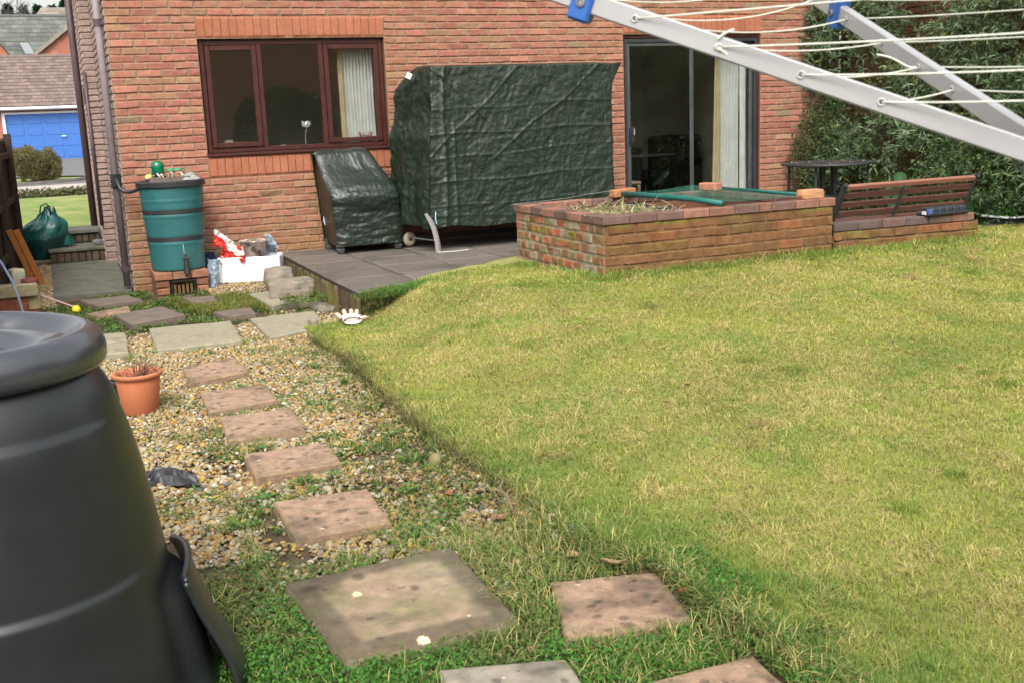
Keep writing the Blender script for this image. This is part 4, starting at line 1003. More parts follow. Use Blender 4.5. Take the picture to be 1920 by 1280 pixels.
# ------------------------------------------------------------------ raised brick bed
BX0, BX1, BY0, BY1 = 2.375, 4.585, -4.33, -2.60
def make_bed():
    t = thing('raised_brick_bed', 'rectangular raised brick bed with mossy sides and dark brick coping beside the lawn', 'planter', (3.4, -3.5, 0))
    zt = .482; z0 = zt-7*.083
    moss = lambda X, Z: np.clip(sstep(.452, .480, Z+.02*(fbm(X*9, Z*0, 0, 3, 50)-.5))*.9*sstep(.30, .5, fbm(X*3, Z*0+2, 0, 3, 51))+.45*sstep(.60, .70, fbm(X*3, Z*14, 1, 4, 52))*sstep(.15, .45, Z)+.06*sstep(.45, .75, fbm(X*1.5, Z*5, 1, 3, 57)), 0, .85)
    mb = MB()
    bricks(mb, (0, BY0, 0), (1, 0, 0), (0, -1, 0), BX0, BX1, z0, zt, .249, .083, palette_bed, 51, proj=.006, joint=.008, wob=.0035, phase=BX0+.03, moss=moss, rough=.0055)
    panel(mb, (0, BY0+.001, 0), (1, 0, 0), (0, 0, 1), BX0, BX1, z0, zt, [], (.20, .115, .06))
    mossl = lambda X, Z: .75*sstep(.56, .68, fbm(X*4, Z*10, 1, 3, 58))*sstep(.1, .4, Z)
    bricks(mb, (BX0, 0, 0), (0, 1, 0), (-1, 0, 0), BY0, BY1, z0, zt, .125*1.14, .083, palette_bed_left, 52, proj=.007, joint=.015, wob=.004, phase=BY0, moss=mossl, rough=.009)
    panel(mb, (BX0+.001, 0, 0), (0, 1, 0), (0, 0, 1), BY0, BY1, z0, zt, [], (.33, .29, .20))
    bricks(mb, (BX1, 0, 0), (0, 1, 0), (1, 0, 0), BY0, BY1, z0, zt, .249, .083, palette_bed, 53, phase=BY0)
    panel(mb, (BX1-.001, 0, 0), (0, 1, 0), (0, 0, 1), BY0, BY1, z0, zt, [], (.2, .14, .08))
    panel(mb, (0, BY1, 0), (1, 0, 0), (0, 0, 1), BX0, BX1, -.1, zt, [], (.2, .12, .07))
    # inner faces
    panel(mb, (0, BY1-.14, 0), (1, 0, 0), (0, 0, 1), BX0, BX1, .1, zt, [], (.26, .12, .07)); panel(mb, (0, BY0+.14, 0), (1, 0, 0), (0, 0, 1), BX0, BX1, .1, zt, [], (.15, .09, .05))
    panel(mb, (BX0+.14, 0, 0), (0, 1, 0), (0, 0, 1), BY0, BY1, .1, zt, [], (.2, .1, .06)); panel(mb, (BX1-.14, 0, 0), (0, 1, 0), (0, 0, 1), BY0, BY1, .1, zt, [], (.2, .1, .06))
    obj('bed_wall', mb, M_BRICK_OLD, t)
    # coping bricks
    rg = np.random.default_rng(9); mb = MB(); e = .022
    def cop(x0, x1, y0, y1, dark):
        c = np.array([.170, .105, .088]) if dark else np.array([.29, .145, .108]); c = c*rg.uniform(.88, 1.12)
        mb.bbox(x0+.003, x1-.003, y0+.003, y1-.003, zt+.001, .55+rg.normal(0, .002), .006, c)
    x = BX0-e; i = 0
    darks = [1, 1, 1, 0, 0, 1, 0, 1, 0, 0, 0, 0]
    while x < BX1+e-.05:
        w = .245 if i not in (6,) else .12
        x2 = min(x+w, BX1+e)
        if BX1+e-x2 < .06: x2 = BX1+e
        cop(x, x2, BY0-e, BY0+.125, darks[min(i, 11)]); x = x2; i += 1
    x = BX0-e
    while x < BX1+e-.05:
        x2 = min(x+.25, BX1+e); cop(x, x2, BY1-.125, BY1+e, rg.random() < .3); x = x2
    y = BY0+.128
    while y < BY1-.14:
        y2 = min(y+.25, BY1-.128); cop(BX0-e, BX0+.125, y, y2, rg.random() < .45); cop(BX1-.125, BX1+e, y, y2, False); y = y2
    obj('coping', mb, M_BRICK_OLD, t)
    X, Y = np.meshgrid(np.linspace(BX0+.12, BX1-.12, 60), np.linspace(BY0+.12, BY1-.12, 50), indexing='ij')
    Z = .40+.05*(fbm(X*4, Y*4, 0, 3, 2)-.5)-.06*sstep(3.3, 3.5, X)
    obj('soil', MB().grid(np.stack([X, Y, Z], -1)), M_SOIL, t, smooth=True)
    # low wall running on from the bed
    t = thing('low_brick_wall', 'low brick wall running right from the raised bed, in front of the bench', 'wall', (5.3, -4.4, 0))
    a = np.array([4.615, -4.31]); b = np.array([6.16, -4.42]); u = (b-a)/np.linalg.norm(b-a); L = float(np.linalg.norm(b-a)); n = np.array([u[1], -u[0]])
    U3 = (u[0], u[1], 0); N3 = (n[0], n[1], 0)
    mb = MB(); bricks(mb, (a[0], a[1], 0), U3, N3, 0, L, -.08, .252, .249, .083, palette_bed, 54, wob=.006, rough=.008, moss=lambda X, Z: .5*sstep(.55, .7, fbm(X*3, Z*6, 0, 3, 3)))
    panel(mb, (a[0], a[1], 0), U3, (0, 0, 1), 0, L, -.1, .252, [], (.15, .10, .06))
    bb = b+np.array([-n[0], -n[1]])*.14
    mb.add([(b[0], b[1], -.1), (bb[0], bb[1], -.1), (bb[0], bb[1], .252), (b[0], b[1], .252)], [(0, 1, 2, 3)], (.2, .11, .07))
    ab = a-n*.14; mb.add([(ab[0], ab[1], -.1), (bb[0], bb[1], -.1), (bb[0], bb[1], .252), (ab[0], ab[1], .252)], [(3, 2, 1, 0)], (.2, .11, .07))
    obj('wall_face', mb, M_BRICK_OLD, t)
    mb = MB(); s = 0; i = 0; ang = math.atan2(u[1], u[0])
    while s < L-.05:
        s2 = min(s+.25, L); c = [(.12, .09, .085), (.135, .095, .085), (.16, .10, .085), (.13, .092, .085), (.14, .095, .08), (.2, .11, .08), (.26, .14, .10)][min(i, 6)]
        mb.bbox(s+.003, s2-.003, -.012, .14, .254, .326+(.018 if s2 > L-.01 else 0), .007, c, M=RT((a[0], a[1], 0), rz=ang)); s = s2; i += 1
    for v in mb.V: pass
    obj('coping', mb, M_BRICK_OLD, t)
    # loose bricks on the coping
    def loose(label, c, size, rz, col, ry=0, seed=1):
        mb = MB().bbox(-size[0]/2, size[0]/2, -size[1]/2, size[1]/2, -size[2]/2, size[2]/2, .009, col, M=RT(c, 0, ry, rz))
        tag(obj('loose_brick', mb, M_BRICK_OLD, origin=c), label, 'brick', 'loose bricks holding down the net')
    loose('loose orange brick at the back left rim of the raised bed, beside the green pole', (3.43, -2.72, .592), (.245, .11, .072), .10, (.42, .185, .085), -.05)
    loose('small loose pinkish brick on the net at the back of the raised bed', (4.32, -2.86, .60), (.12, .20, .075), .35, (.45, .20, .13))
    stone('loose_brick', 'broken pale orange brick lying on the right end of the raised bed', 'brick', (4.40, -4.26, .592), (.24, .11, .085), 4, mat('pale_brick', (.48, .24, .11), (.40, .20, .10), 9, .9, .5, 60), -.05, .10, .2, 'loose bricks holding down the net')
    # green net tunnel frame over the right half
    t = thing('netting_frame', 'green fine net over green poles covering the right half of the raised bed', 'netting', (3.9, -3.4, .55))
    Mg = mat('green_pole', (.012, .14, .115), (.01, .11, .09), 9, .5, .1, 60)
    mb = MB(); mb.tube([(3.40, -2.75, .585), (3.43, -3.3, .592), (3.47, -3.9, .59), (3.50, -4.28, .575)], .024, 12); obj('pole', mb, Mg, t, smooth=True)
    mb = MB(); mb.tube([(4.50, -2.72, .57), (4.50, -4.25, .57)], .016, 10); obj('pole', mb, Mg, t, smooth=True)
    m = bpy.data.materials.new('net_mesh'); m.use_nodes = True; nt_ = m.node_tree; nn = nt_.nodes; l = nt_.links
    b_ = nn['Principled BSDF']; b_.inputs['Base Color'].default_value = (.03, .15, .105, 1); b_.inputs['Roughness'].default_value = .6
    tr = nn.new('ShaderNodeBsdfTransparent'); mx = nn.new('ShaderNodeMixShader'); tcn = nn.new('ShaderNodeTexCoord'); nz = nn.new('ShaderNodeTexNoise'); nz.inputs['Scale'].default_value = 7
    mr = nn.new('ShaderNodeMapRange'); mr.inputs[1].default_value = .35; mr.inputs[2].default_value = .7; mr.inputs[3].default_value = .24; mr.inputs[4].default_value = .50
    l.new(tcn.outputs['Object'], nz.inputs['Vector']); l.new(nz.outputs[0], mr.inputs[0]); l.new(mr.outputs[0], mx.inputs[0]); l.new(tr.outputs[0], mx.inputs[1]); l.new(b_.outputs[0], mx.inputs[2]); l.new(mx.outputs[0], nn['Material Output'].inputs[0])
    U, V = np.meshgrid(np.linspace(0, 1, 60), np.linspace(0, 1, 60), indexing='ij')
    X = 3.41+.09*(1-V)+(1.17-.09*(1-V))*U; Y = -4.30+1.62*V
    Z = .592-.055*np.sin(PI*U)*np.sin(PI*V)+.028*np.exp(-((U-.72)**2/.05+(V-1)**2/.10))-.02*U+.010*(fbm(U*7, V*7, 0, 3, 3)-.5)*2
    obj('net', MB().grid(np.stack([X, Y, Z], -1)), m, t, smooth=True)
    mb = MB().bbox(3.50, 4.40, -4.15, -2.8, .36, .385, .01, (.02, .022, .035)); mb.bbox(3.42, 3.5, -4.15, -2.8, .38, .50, .01, (.025, .028, .05))
    tag(obj('black_liner', mb, M_ATTR, origin=(3.9, -3.5, .37)), 'dark liner sheet in the bed below the green net', 'liner')
make_bed()

# ------------------------------------------------------------------ bench, tray, table
def make_bench():
    t = thing('garden_bench', 'slatted brown garden bench seen from behind over the low brick wall', 'bench', (5.8, -3.75, 0))
    x0, x1 = 5.02, 6.56
    P = lambda f, yo=0: (-3.97+.20*(1-f)+yo, .60-.42*(1-f))   # f=1 top
    def slat(f, h, m=M_WOOD_B, x0=x0, x1=x1, th=.022, col=(1, 1, 1)):
        y, z = P(f); mb = MB().bbox(x0, x1, -th/2, th/2, -h/2, h/2, .005, col, M=RT((0, y, z), rx=.44)); return mb
    m2 = mat('bench_top_rail', (.30, .125, .085), (.22, .09, .06), 8, .6, .25, 30, aniso=(.8, 8, 8))
    obj('top_rail', slat(.985, .045, th=.04), m2, t)
    for f in (.80, .595, .39, .19): obj('slat', slat(f, .062), M_WOOD_B, t)
    for x in (x0-.012, x1+.012):
        mb = MB(); y1, z1 = P(1.02); y0, z0 = P(-.05)
        mb.tube([(x, y0+.02, -.0), (x, y0+.03, z0), (x, (y0+y1)/2, (z0+z1)/2), (x, y1, z1), (x, y1-.03, z1+.01)], [.03, .03, .026, .026, .022], 8)
        mb.tube([(x, -3.70, .2), (x, -3.25, .22), (x, -3.22, .0)], .022, 8)
        obj('bench_end', mb, M_IRON, t)
    mb = MB(); y1, z1 = P(.95); y0, z0 = P(.0); mb.tube([(5.70, y0-.02, z0), (5.70, y1-.02, z1)], .016, 4); obj('back_strut', mb, M_IRON, t)
    for i in range(4):
        mb = MB().bbox(x0, x1, -3.68+i*.11, -3.60+i*.11, .205, .228, .004); obj('seat_slat', mb, M_WOOD_B, t)
    t = thing('seed_tray', 'black ribbed seed tray resting on the low wall in front of the bench', 'tray', (5.76, -4.36, .33))
    mb = MB()
    for i in range(5): mb.bbox(5.60+i*.085, 5.60+i*.085+.078, -4.43, -4.29, .332, .40, .014, (.022, .026, .032))
    mb.bbox(5.555, 6.03, -4.435, -4.285, .328, .352, .006, (.018, .02, .024)); obj('tray_body', mb, M_ATTR, t)
    mb = MB().bbox(5.548, 5.556, -4.41, -4.36, .34, .37, .002, (.6, .62, .65)); obj('sticker', mb, M_ATTR, t)
    mb = MB().bbox(5.56, 5.61, -4.44, -4.40, .34, .39, .008, (.05, .08, .25)); obj('clip', mb, M_ATTR, t)
    # round patio table
    cx, cy, zt = 6.43, -2.0, .70
    t = thing('round_table', 'round dark metal garden table on the patio behind the bench', 'table', (cx, cy, 0))
    obj('table_top', MB().lathe([(0, zt-.008), (.47, zt-.01), (.485, zt-.022), (.505, zt-.022), (.512, zt-.010), (.508, zt+.002), (.49, zt+.005), (.47, zt), (0, zt)], cx, cy, 64), M_IRON, t, smooth=False)
    for (x, y) in ((-.34, -.22), (.30, -.30), (.3, .3), (-.3, .3)):
        mb = MB(); mb.tube([(cx+x, cy+y, zt-.02), (cx+x, cy+y, 0)], .014, 8); obj('leg', mb, M_IRON, t)
    for k in range(4):
        a = k*PI/2+.4; mb = MB(); mb.tube([(cx+.09*math.cos(a), cy+.09*math.sin(a), zt-.02), (cx+.09*math.cos(a), cy+.09*math.sin(a), .08), (cx+.2*math.cos(a), cy+.2*math.sin(a), 0)], .019, 8); obj('centre_post', mb, M_IRON, t)
    mb = MB().lathe([(.13, .30), (.14, .29), (.14, .33), (.13, .34)], cx, cy, 24); obj('post_ring', mb, M_IRON, t)
    rg = np.random.default_rng(6); mb = MB()
    for i in range(40):
        x, y = cx+rg.uniform(-.4, .4), cy+rg.uniform(-.3, .3); a = rg.uniform(0, 6.28); L = rg.uniform(.012, .03)
        mb.add([(x-L*math.cos(a), y-L*math.sin(a), zt+.004), (x+.4*L*math.sin(a), y-.4*L*math.cos(a), zt+.012), (x+L*math.cos(a), y+L*math.sin(a), zt+.006), (x-.4*L*math.sin(a), y+.4*L*math.cos(a), zt+.01)], [(0, 1, 2, 3)], [(.45, .30, .18), (.25, .2, .08), (.5, .45, .4)][i % 3])
    tag(obj('fallen_leaves', mb, M_LEAF, origin=(cx, cy, zt)), 'dry leaf litter scattered on the round table top', 'leaf litter', kind='stuff')
make_bench()

CR_ = (.919, -.393, -.04)
# ------------------------------------------------------------------ rotary airer
def make_airer():
    H = Vector((-.183, -10.645, 1.246)); A = Vector((-.6994, -10.098, 1.5359)); B = Vector((-.0091, -9.9102, 1.5374)); Cc = Vector((.12, -11.36, 1.52))
    t = thing('rotary_airer', 'folding rotary washing line with silver arms and blue joints, close at top right', 'washing line', (H.x, H.y, -.2))
    def arm(E, ext=1.9, w=.017, h=.0345, twist=0.0, name='arm'):
        d = (E-H).normalized(); sd = d.cross(Vector((0, 0, 1))).normalized(); up = sd.cross(d)
        a = H+d*.03; b = H+(E-H)*ext
        mb = MB(); M = Matrix(((d.x, sd.x, up.x, a.x), (d.y, sd.y, up.y, a.y), (d.z, sd.z, up.z, a.z), (0, 0, 0, 1)))
        L = (b-a).length
        mb.bbox(0, L, -w/2, w/2, -h/2, h/2, .0028, M=M); o = obj(name, mb, M_AIRER, t)
        return d, sd, up
    fr = {}
    for k, E in (('A', A), ('B', B), ('C', Cc)):
        fr[k] = (E, *arm(E))
        E_, d, sd, up = fr[k]
        mb = MB(); M = Matrix(((d.x, sd.x, up.x, E.x), (d.y, sd.y, up.y, E.y), (d.z, sd.z, up.z, E.z), (0, 0, 0, 1)))
        mb.bbox(-.021, .019, -.016, .016, -.034, .030, .005, M=M); j = obj('joint', mb, M_BLUE, t)
        mb = MB(); mb.lathe([(0, .002), (.0045, .002), (.0055, 0), (.0075, 0), (.0075, .003), (.0055, .0035)], 0, 0, 16, (.6, .6, .6))
        M2 = M @ Matrix.Translation((-.001, .0162, -.003)) @ Matrix.Rotation(-PI/2, 4, 'X'); mb2 = MB().add(xf(mb.V[0], M2), mb.L); obj('rivet', mb2, M_STEEL, j)
        mb2 = MB().add(xf(mb.V[0], M @ Matrix.Translation((-.001, -.0162, -.003)) @ Matrix.Rotation(PI/2, 4, 'X')), mb.L); obj('rivet', mb2, M_STEEL, j)
        # stay from the joint down to the sliding collar
        mb = MB(); mb.tube([tuple(E+up*-.03), (H.x, H.y, H.z+.62)], .009, 8) if False else mb.tube([tuple(E+up*.028), tuple(H+Vector((0, 0, .75)))], .009, 8)
        obj('stay', mb, M_AIRER, t)
    mb = MB().lathe([(.0, -.30+0), (.024, -.30), (.024, 2.3), (0, 2.3)], H.x, H.y, 20); obj('mast', mb, M_AIRER, t, smooth=False)
    mb = MB().lathe([(.026, H.z-.09), (.045, H.z-.08), (.062, H.z-.035), (.066, H.z+.0), (.05, H.z+.03), (.026, H.z+.05)], H.x, H.y, 24); obj('hub', mb, M_BLUE, t, smooth=True)
    mb = MB().lathe([(.026, H.z+.70), (.05, H.z+.71), (.05, H.z+.78), (.026, H.z+.79)], H.x, H.y, 24); obj('top_collar', mb, M_BLUE, t, smooth=True)
    TA, TB, TC = (.879, .693, .519, .357), (.932, .736, .557, .409), (.93, .736, .557, .41)
    def hole(k, t_, s=1, off=0.0):
        E, d, sd, up = fr[k]; return H+(E-H)*t_+sd*(.0088+off)*s
    for k, ts in (('A', TA), ('B', TB), ('C', TC)):
        E, d, sd, up = fr[k]
        for i, tt in enumerate(ts):
            for s in (1, -1):
                c = hole(k, tt, s)
                M = Matrix(((d.x, up.x, sd.x*s, c.x), (d.y, up.y, sd.y*s, c.y), (d.z, up.z, sd.z*s, c.z), (0, 0, 0, 1)))
                col = (.46, .46, .45)
                mb = MB(); mb.lathe([(.0034, -.001), (.0034, .0016), (.0062, .0018), (.0070, .0004)], 0, 0, 18, col); mb.V[0] = xf(mb.V[0], M); mb.C = [np.broadcast_to(np.array(col), (mb.n, 3))]
                g = obj('eyelet', mb, M_ATTR_G, t, smooth=True)
                mb = MB(); mb.lathe([(0, .0009), (.0037, .0009)], 0, 0, 14, (.01, .01, .012)); mb.V[0] = xf(mb.V[0], M); obj('eyelet_hole', mb, M_ATTR, g)
    def line(p, q, sag, r=.0014, n=22, wig=0.0):
        P = []
        for k in range(n+1):
            u = k/n; P.append(p.lerp(q, u)+Vector((0, 0, -sag*4*u*(1-u)+wig*math.sin(u*9))))
        mb = MB().tube([tuple(v) for v in P], r, 7); obj('cord', mb, M_CORD, t, smooth=True)
    rgv = [.012, .022, .016, .010]
    for i in range(4):
        line(hole('A', TA[i], 1, -.003), hole('B', TB[i], -1, -.003), (.024, .010, .009, .004)[i])
        line(hole('A', TA[i], -1, .0005), hole('C', TC[i], 1, .0), (.004, .012, .012, .010)[i])
        line(hole('B', TB[i], 1, -.003), hole('C', TC[i], -1, 0), (.02, .012, .012, .012)[i])
    for tt, tb, s in ((1.10, 1.12, .05), (1.30, 1.32, .06), (1.5, 1.5, .06), (1.7, 1.7, .06)):
        line(hole('A', tt, 1), hole('B', tb, -1), s); line(hole('B', tb, 1), hole('C', tt, -1), s)
    # knots and loose tails
    a = hole('A', TA[1], -1, .004)
    rv, uv = Vector(CR_), Vector((0, 0, 1))
    def bez(p0, p1, p2, p3, n=16): return [tuple(p0*(1-u)**3+p1*3*u*(1-u)**2+p2*3*u*u*(1-u)+p3*u**3) for u in [k/n for k in range(n+1)]]
    for P in (bez(a, a+rv*.012-uv*.012, a+rv*.03-uv*.024, a+rv*.062-uv*.036), bez(a+uv*.012, a+uv*.018+rv*.004, a+rv*.015+uv*.024, a+rv*.026+uv*.027)):
        mb = MB().tube(P, .0019, 7); obj('cord_tail', mb, M_CORD, t, smooth=True)
    mb = MB(); 
    E, d, sd, up = fr['A']; mb.tube([tuple(a+d*-.004+up*.004), tuple(a+sd*.004+up*.005), tuple(a+d*.005), tuple(a-up*.005+sd*.004), tuple(a+d*-.005-up*.002)], .0022, 7); obj('knot', mb, M_CORD, t, smooth=True)
    b = hole('B', TB[2], -1, .004)
    mb = MB().tube(bez(b, b-rv*.022-uv*.004, b-rv*.030+uv*.018, b-rv*.072+uv*.022), .0018, 7); obj('cord_tail', mb, M_CORD, t, smooth=True)
make_airer()

# ------------------------------------------------------------------ compost bin
def make_bin():
    ax, ay = -1.845, -8.62
    t = thing('compost_bin', 'large black plastic compost bin with domed lid filling the lower left', 'compost bin', (ax, ay, GZ))
    pr = [(.735, .335), (.72, .350), (.695, .366), (.65, .382), (.60, .392), (.56, .405), (.50, .418), (.44, .430), (.30, .453), (.17, .470), (.10, .480), (.04, .490), (-.10, .512), (-.20, .525), (-.29, .545)]
    zs = np.array([p[0] for p in pr])[::-1]; rs = np.array([p[1] for p in pr])[::-1]
    Z = np.linspace(-.29, .735, 150); Rr = np.interp(Z, zs, rs)
    for _ in range(60): Rr[1:-1] = (Rr[:-2]+2*Rr[1:-1]+Rr[2:])/4
    n = 144; a = np.linspace(0, 2*PI, n, endpoint=False)
    A_, ZZ = np.meshgrid(a, Z, indexing='ij'); RR = np.broadcast_to(Rr[None], A_.shape).copy()
    fade = 1-sstep(-.85, -.30, np.abs(np.arctan2(np.sin(A_+PI/2), np.cos(A_+PI/2)))*-1*0+np.arctan2(np.sin(A_), np.cos(A_)))
    for zc, am in ((.600, .009), (.185, .010)): RR = RR+fade*am*(1-sstep(zc-.006, zc+.014, ZZ))*sstep(zc-.16, zc-.01, ZZ)      # moulded lips that fade out sideways
    # the hatch surround bulges towards the path
    ah = .02; da = np.arctan2(np.sin(A_-ah), np.cos(A_-ah))
    bul = sstep(.48, .30, np.abs(da))*sstep(.12, .04, ZZ)
    RR = RR+.045*bul+.002*np.sin(A_*3+ZZ*5)
    P = np.stack([ax+RR*np.cos(A_), ay+RR*np.sin(A_), ZZ], -1); P = np.concatenate([P, P[:1]])
    obj('bin_body', MB().grid(P), M_BIN, t, smooth=True)
    # lid: rolled rim, raised ring, shallow dish with swirl ribs
    prof = [(.335, .690), (.352, .680), (.374, .682), (.386, .695), (.390, .715), (.388, .740), (.378, .765), (.362, .782), (.345, .790), (.325, .788), (.308, .778), (.294, .762), (.280, .748), (.255, .742), (.20, .748), (.12, .756), (.0, .760)]
    pz = np.array(prof); pz[:, 0] *= .965; pz[:, 1] += .050; L = np.concatenate([[0], np.cumsum(np.hypot(*np.diff(pz, axis=0).T))]); q = np.linspace(0, L[-1], 90)
    r = np.interp(q, L, pz[:, 0]); z = np.interp(q, L, pz[:, 1])
    for _ in range(3): r[1:-1] = (r[:-2]+2*r[1:-1]+r[2:])/4; z[1:-1] = (z[:-2]+2*z[1:-1]+z[2:])/4
    A_, K = np.meshgrid(np.linspace(0, 2*PI, 181), np.arange(90), indexing='ij')
    rr, zz = r[K], z[K].copy()
    dish = sstep(.30, .26, rr)
    tw = A_*3+rr*11
    zz = zz+dish*.034*sstep(-.1, .95, np.sin(tw))*sstep(.02, .1, rr)+ .022*np.exp(-((rr-.323)/.03)**2)*np.exp(-(np.arctan2(np.sin(A_-2.1), np.cos(A_-2.1))/.9)**2)
    P = np.stack([ax+rr*np.cos(A_), ay+rr*np.sin(A_), zz], -1)
    obj('lid', MB().grid(P, flip=False), M_LID, t, smooth=True)
    # pull-up hatch standing open at the foot
    n1, n2 = 40, 34
    U, V = np.meshgrid(np.linspace(-1, 1, n1), np.linspace(0, 1, n2), indexing='ij')
    an = ah+U*.36; base = .60+.03*np.abs(U)
    rad = .585+.075*(1-V)**1.5-.06*V**3+.010*(np.abs(U) > .9)+.02*(1-U**2)*(1-V)+.010*np.sin(V*7+U)
    Zh = -.33+.46*V-.03*U**2*V
    P = np.stack([ax+rad*np.cos(an), ay+rad*np.sin(an), Zh], -1)
    mb = MB().grid(P)
    an2 = an; P2 = P-np.stack([np.cos(an), np.sin(an), 0*an], -1)*.006
    mb.grid(P2, flip=True)
    obj('hatch', mb, M_BIN, t, smooth=True)
    e = [tuple(P[-1, j]) for j in range(n2)]; mb = MB().tube(e, .009, 8); top = [tuple(P[i, -1]) for i in range(n1)]; mb.tube(top, .010, 8); e = [tuple(P[0, j]) for j in range(n2)]; mb.tube(e, .009, 8)
    obj('hatch_rim', mb, M_BIN, t, smooth=True)
make_bin()

# ------------------------------------------------------------------ pots and bits on the gravel
def pot(name, label, x, y, z, r0, r1, h, m, col=(1, 1, 1)):
    t = thing(name, label, 'plant pot', (x, y, z))
    obj('pot_body', MB().lathe([(0, z), (r0, z), (r0+.004, z+.004), (r1-.008, z+h-.05), (r1-.008, z+h-.028), (r1+.008, z+h-.024), (r1+.012, z+h-.004), (r1+.008, z+h), (r1-.008, z+h), (r1-.014, z+h-.02), (r1-.03, z+h-.08)], x, y, 56, wob=.006), m, t, smooth=True)
    U, V = np.meshgrid(np.linspace(0, 1, 14), np.linspace(0, 2*PI, 33), indexing='ij')
    P = np.stack([x+(r1-.02)*U*np.cos(V), y+(r1-.02)*U*np.sin(V), z+h-.045+.03*(fbm(U*np.cos(V)*4+7, U*np.sin(V)*4+7, 0, 3, 5)-.5)], -1)
    obj('soil', MB().grid(P, (1, 1, 1)), M_SOIL, t, smooth=True)
    return t
pot('terracotta_pot', 'orange terracotta coloured pot with dry plant stems beside the compost bin', -1.215, -5.15, GZ+.005, .098, .134, .245, M_TERRA)
pot('black_pot', 'low black pot just behind the terracotta pot', -1.27, -4.78, GZ+.005, .07, .09, .13, M_BLACKPL)
def bits():
    mb = MB(); crumple(mb, lambda U, V: np.stack([-1.30+.22*U, -6.47-.22*V-.10*U+.05*np.sin(U*5), GZ+.02+.035*np.sin(PI*U)*np.sin(PI*V)+.016*np.sin(V*22+U*5)], -1), 50, 50, 31, .016, (.8, .8, .9), 4)
    tag(obj('plastic_sheet', mb, M_BLACKPL, smooth=True, origin=(-1.2, -6.6, GZ)), 'torn black plastic scrap lying on the gravel beside the compost bin', 'plastic sheet')
    tag(obj('ball', MB().lathe([(.001, GZ-.005), (.02, GZ), (.034, GZ+.018), (.038, GZ+.036), (.034, GZ+.054), (.02, GZ+.07), (.001, GZ+.074)], .0, -7.04, 20, (.22, .19, .09)), M_ATTR_R, smooth=True, origin=(0, -7.04, GZ)), 'small dull brown ball on the gravel by the lawn edge', 'ball')
    tag(obj('ball', MB().lathe([(.001, GZ), (.02, GZ+.005), (.036, GZ+.022), (.04, GZ+.04), (.036, GZ+.058), (.02, GZ+.076), (.001, GZ+.08)], -1.47, -1.06, 20, (.80, .62, .02)), M_ATTR, smooth=True, origin=(-1.47, -1.06, GZ)), 'bright yellow ball in the weeds near the side path', 'ball')
    # gardening glove on the lawn corner
    t = thing('garden_glove', 'white gardening glove with pinkish fingertips lying on the lawn corner', 'glove', (.47, -3.72, -.19))
    GX, GY = .05, .42
    z0 = float(lawn_z(.47, -3.72))+.015
    def limb(pts, rs, col, nm):
        mb = MB().tube(pts, rs, 12, col); obj(nm, mb, M_ATTR_R, t, smooth=True)
    U, V = np.meshgrid(np.linspace(0, 2*PI, 25), np.linspace(0, 1, 10), indexing='ij')
    w = .075+.004*np.sin(V*8); P = np.stack([.47+w*np.cos(U)+.02*V, -3.75+.13*V+.02*np.sin(U), z0+.03+.026*np.sin(U)*(1-.3*V)+.012*V], -1)
    obj('cuff', MB().grid(P, (.74, .70, .66)), M_ATTR_R, t, smooth=True)
    limb([(.42, -3.68, z0+.035), (.51, -3.68, z0+.035), (.53, -3.64, z0+.035)], [.03, .036, .03], (.72, .66, .62), 'palm')
    for i, (dx, dz) in enumerate(((-.06, .02), (-.02, .045), (.025, .04), (.06, .03))):
        p = (.47+dx, -3.64, z0+.035); limb([p, (p[0]+dx*.3, p[1]+.05, z0+.04+dz), (p[0]+dx*.4, p[1]+.08, z0+.03+dz)], [.017, .017, .010], (.66, .46, .38), 'finger')
    limb([(.54, -3.70, z0+.03), (.59, -3.68, z0+.03), (.62, -3.66, z0+.02)], [.016, .015, .009], (.68, .5, .42), 'thumb')
    # weathered end of wood standing at lawn corner
    stone('edging_stone', 'mossy upright edging stone at the near corner of the lawn', 'stone', (.20, -3.56, -.215), (.06, .11, .17), 14, M_STONE, .2, .10, .3)
bits()

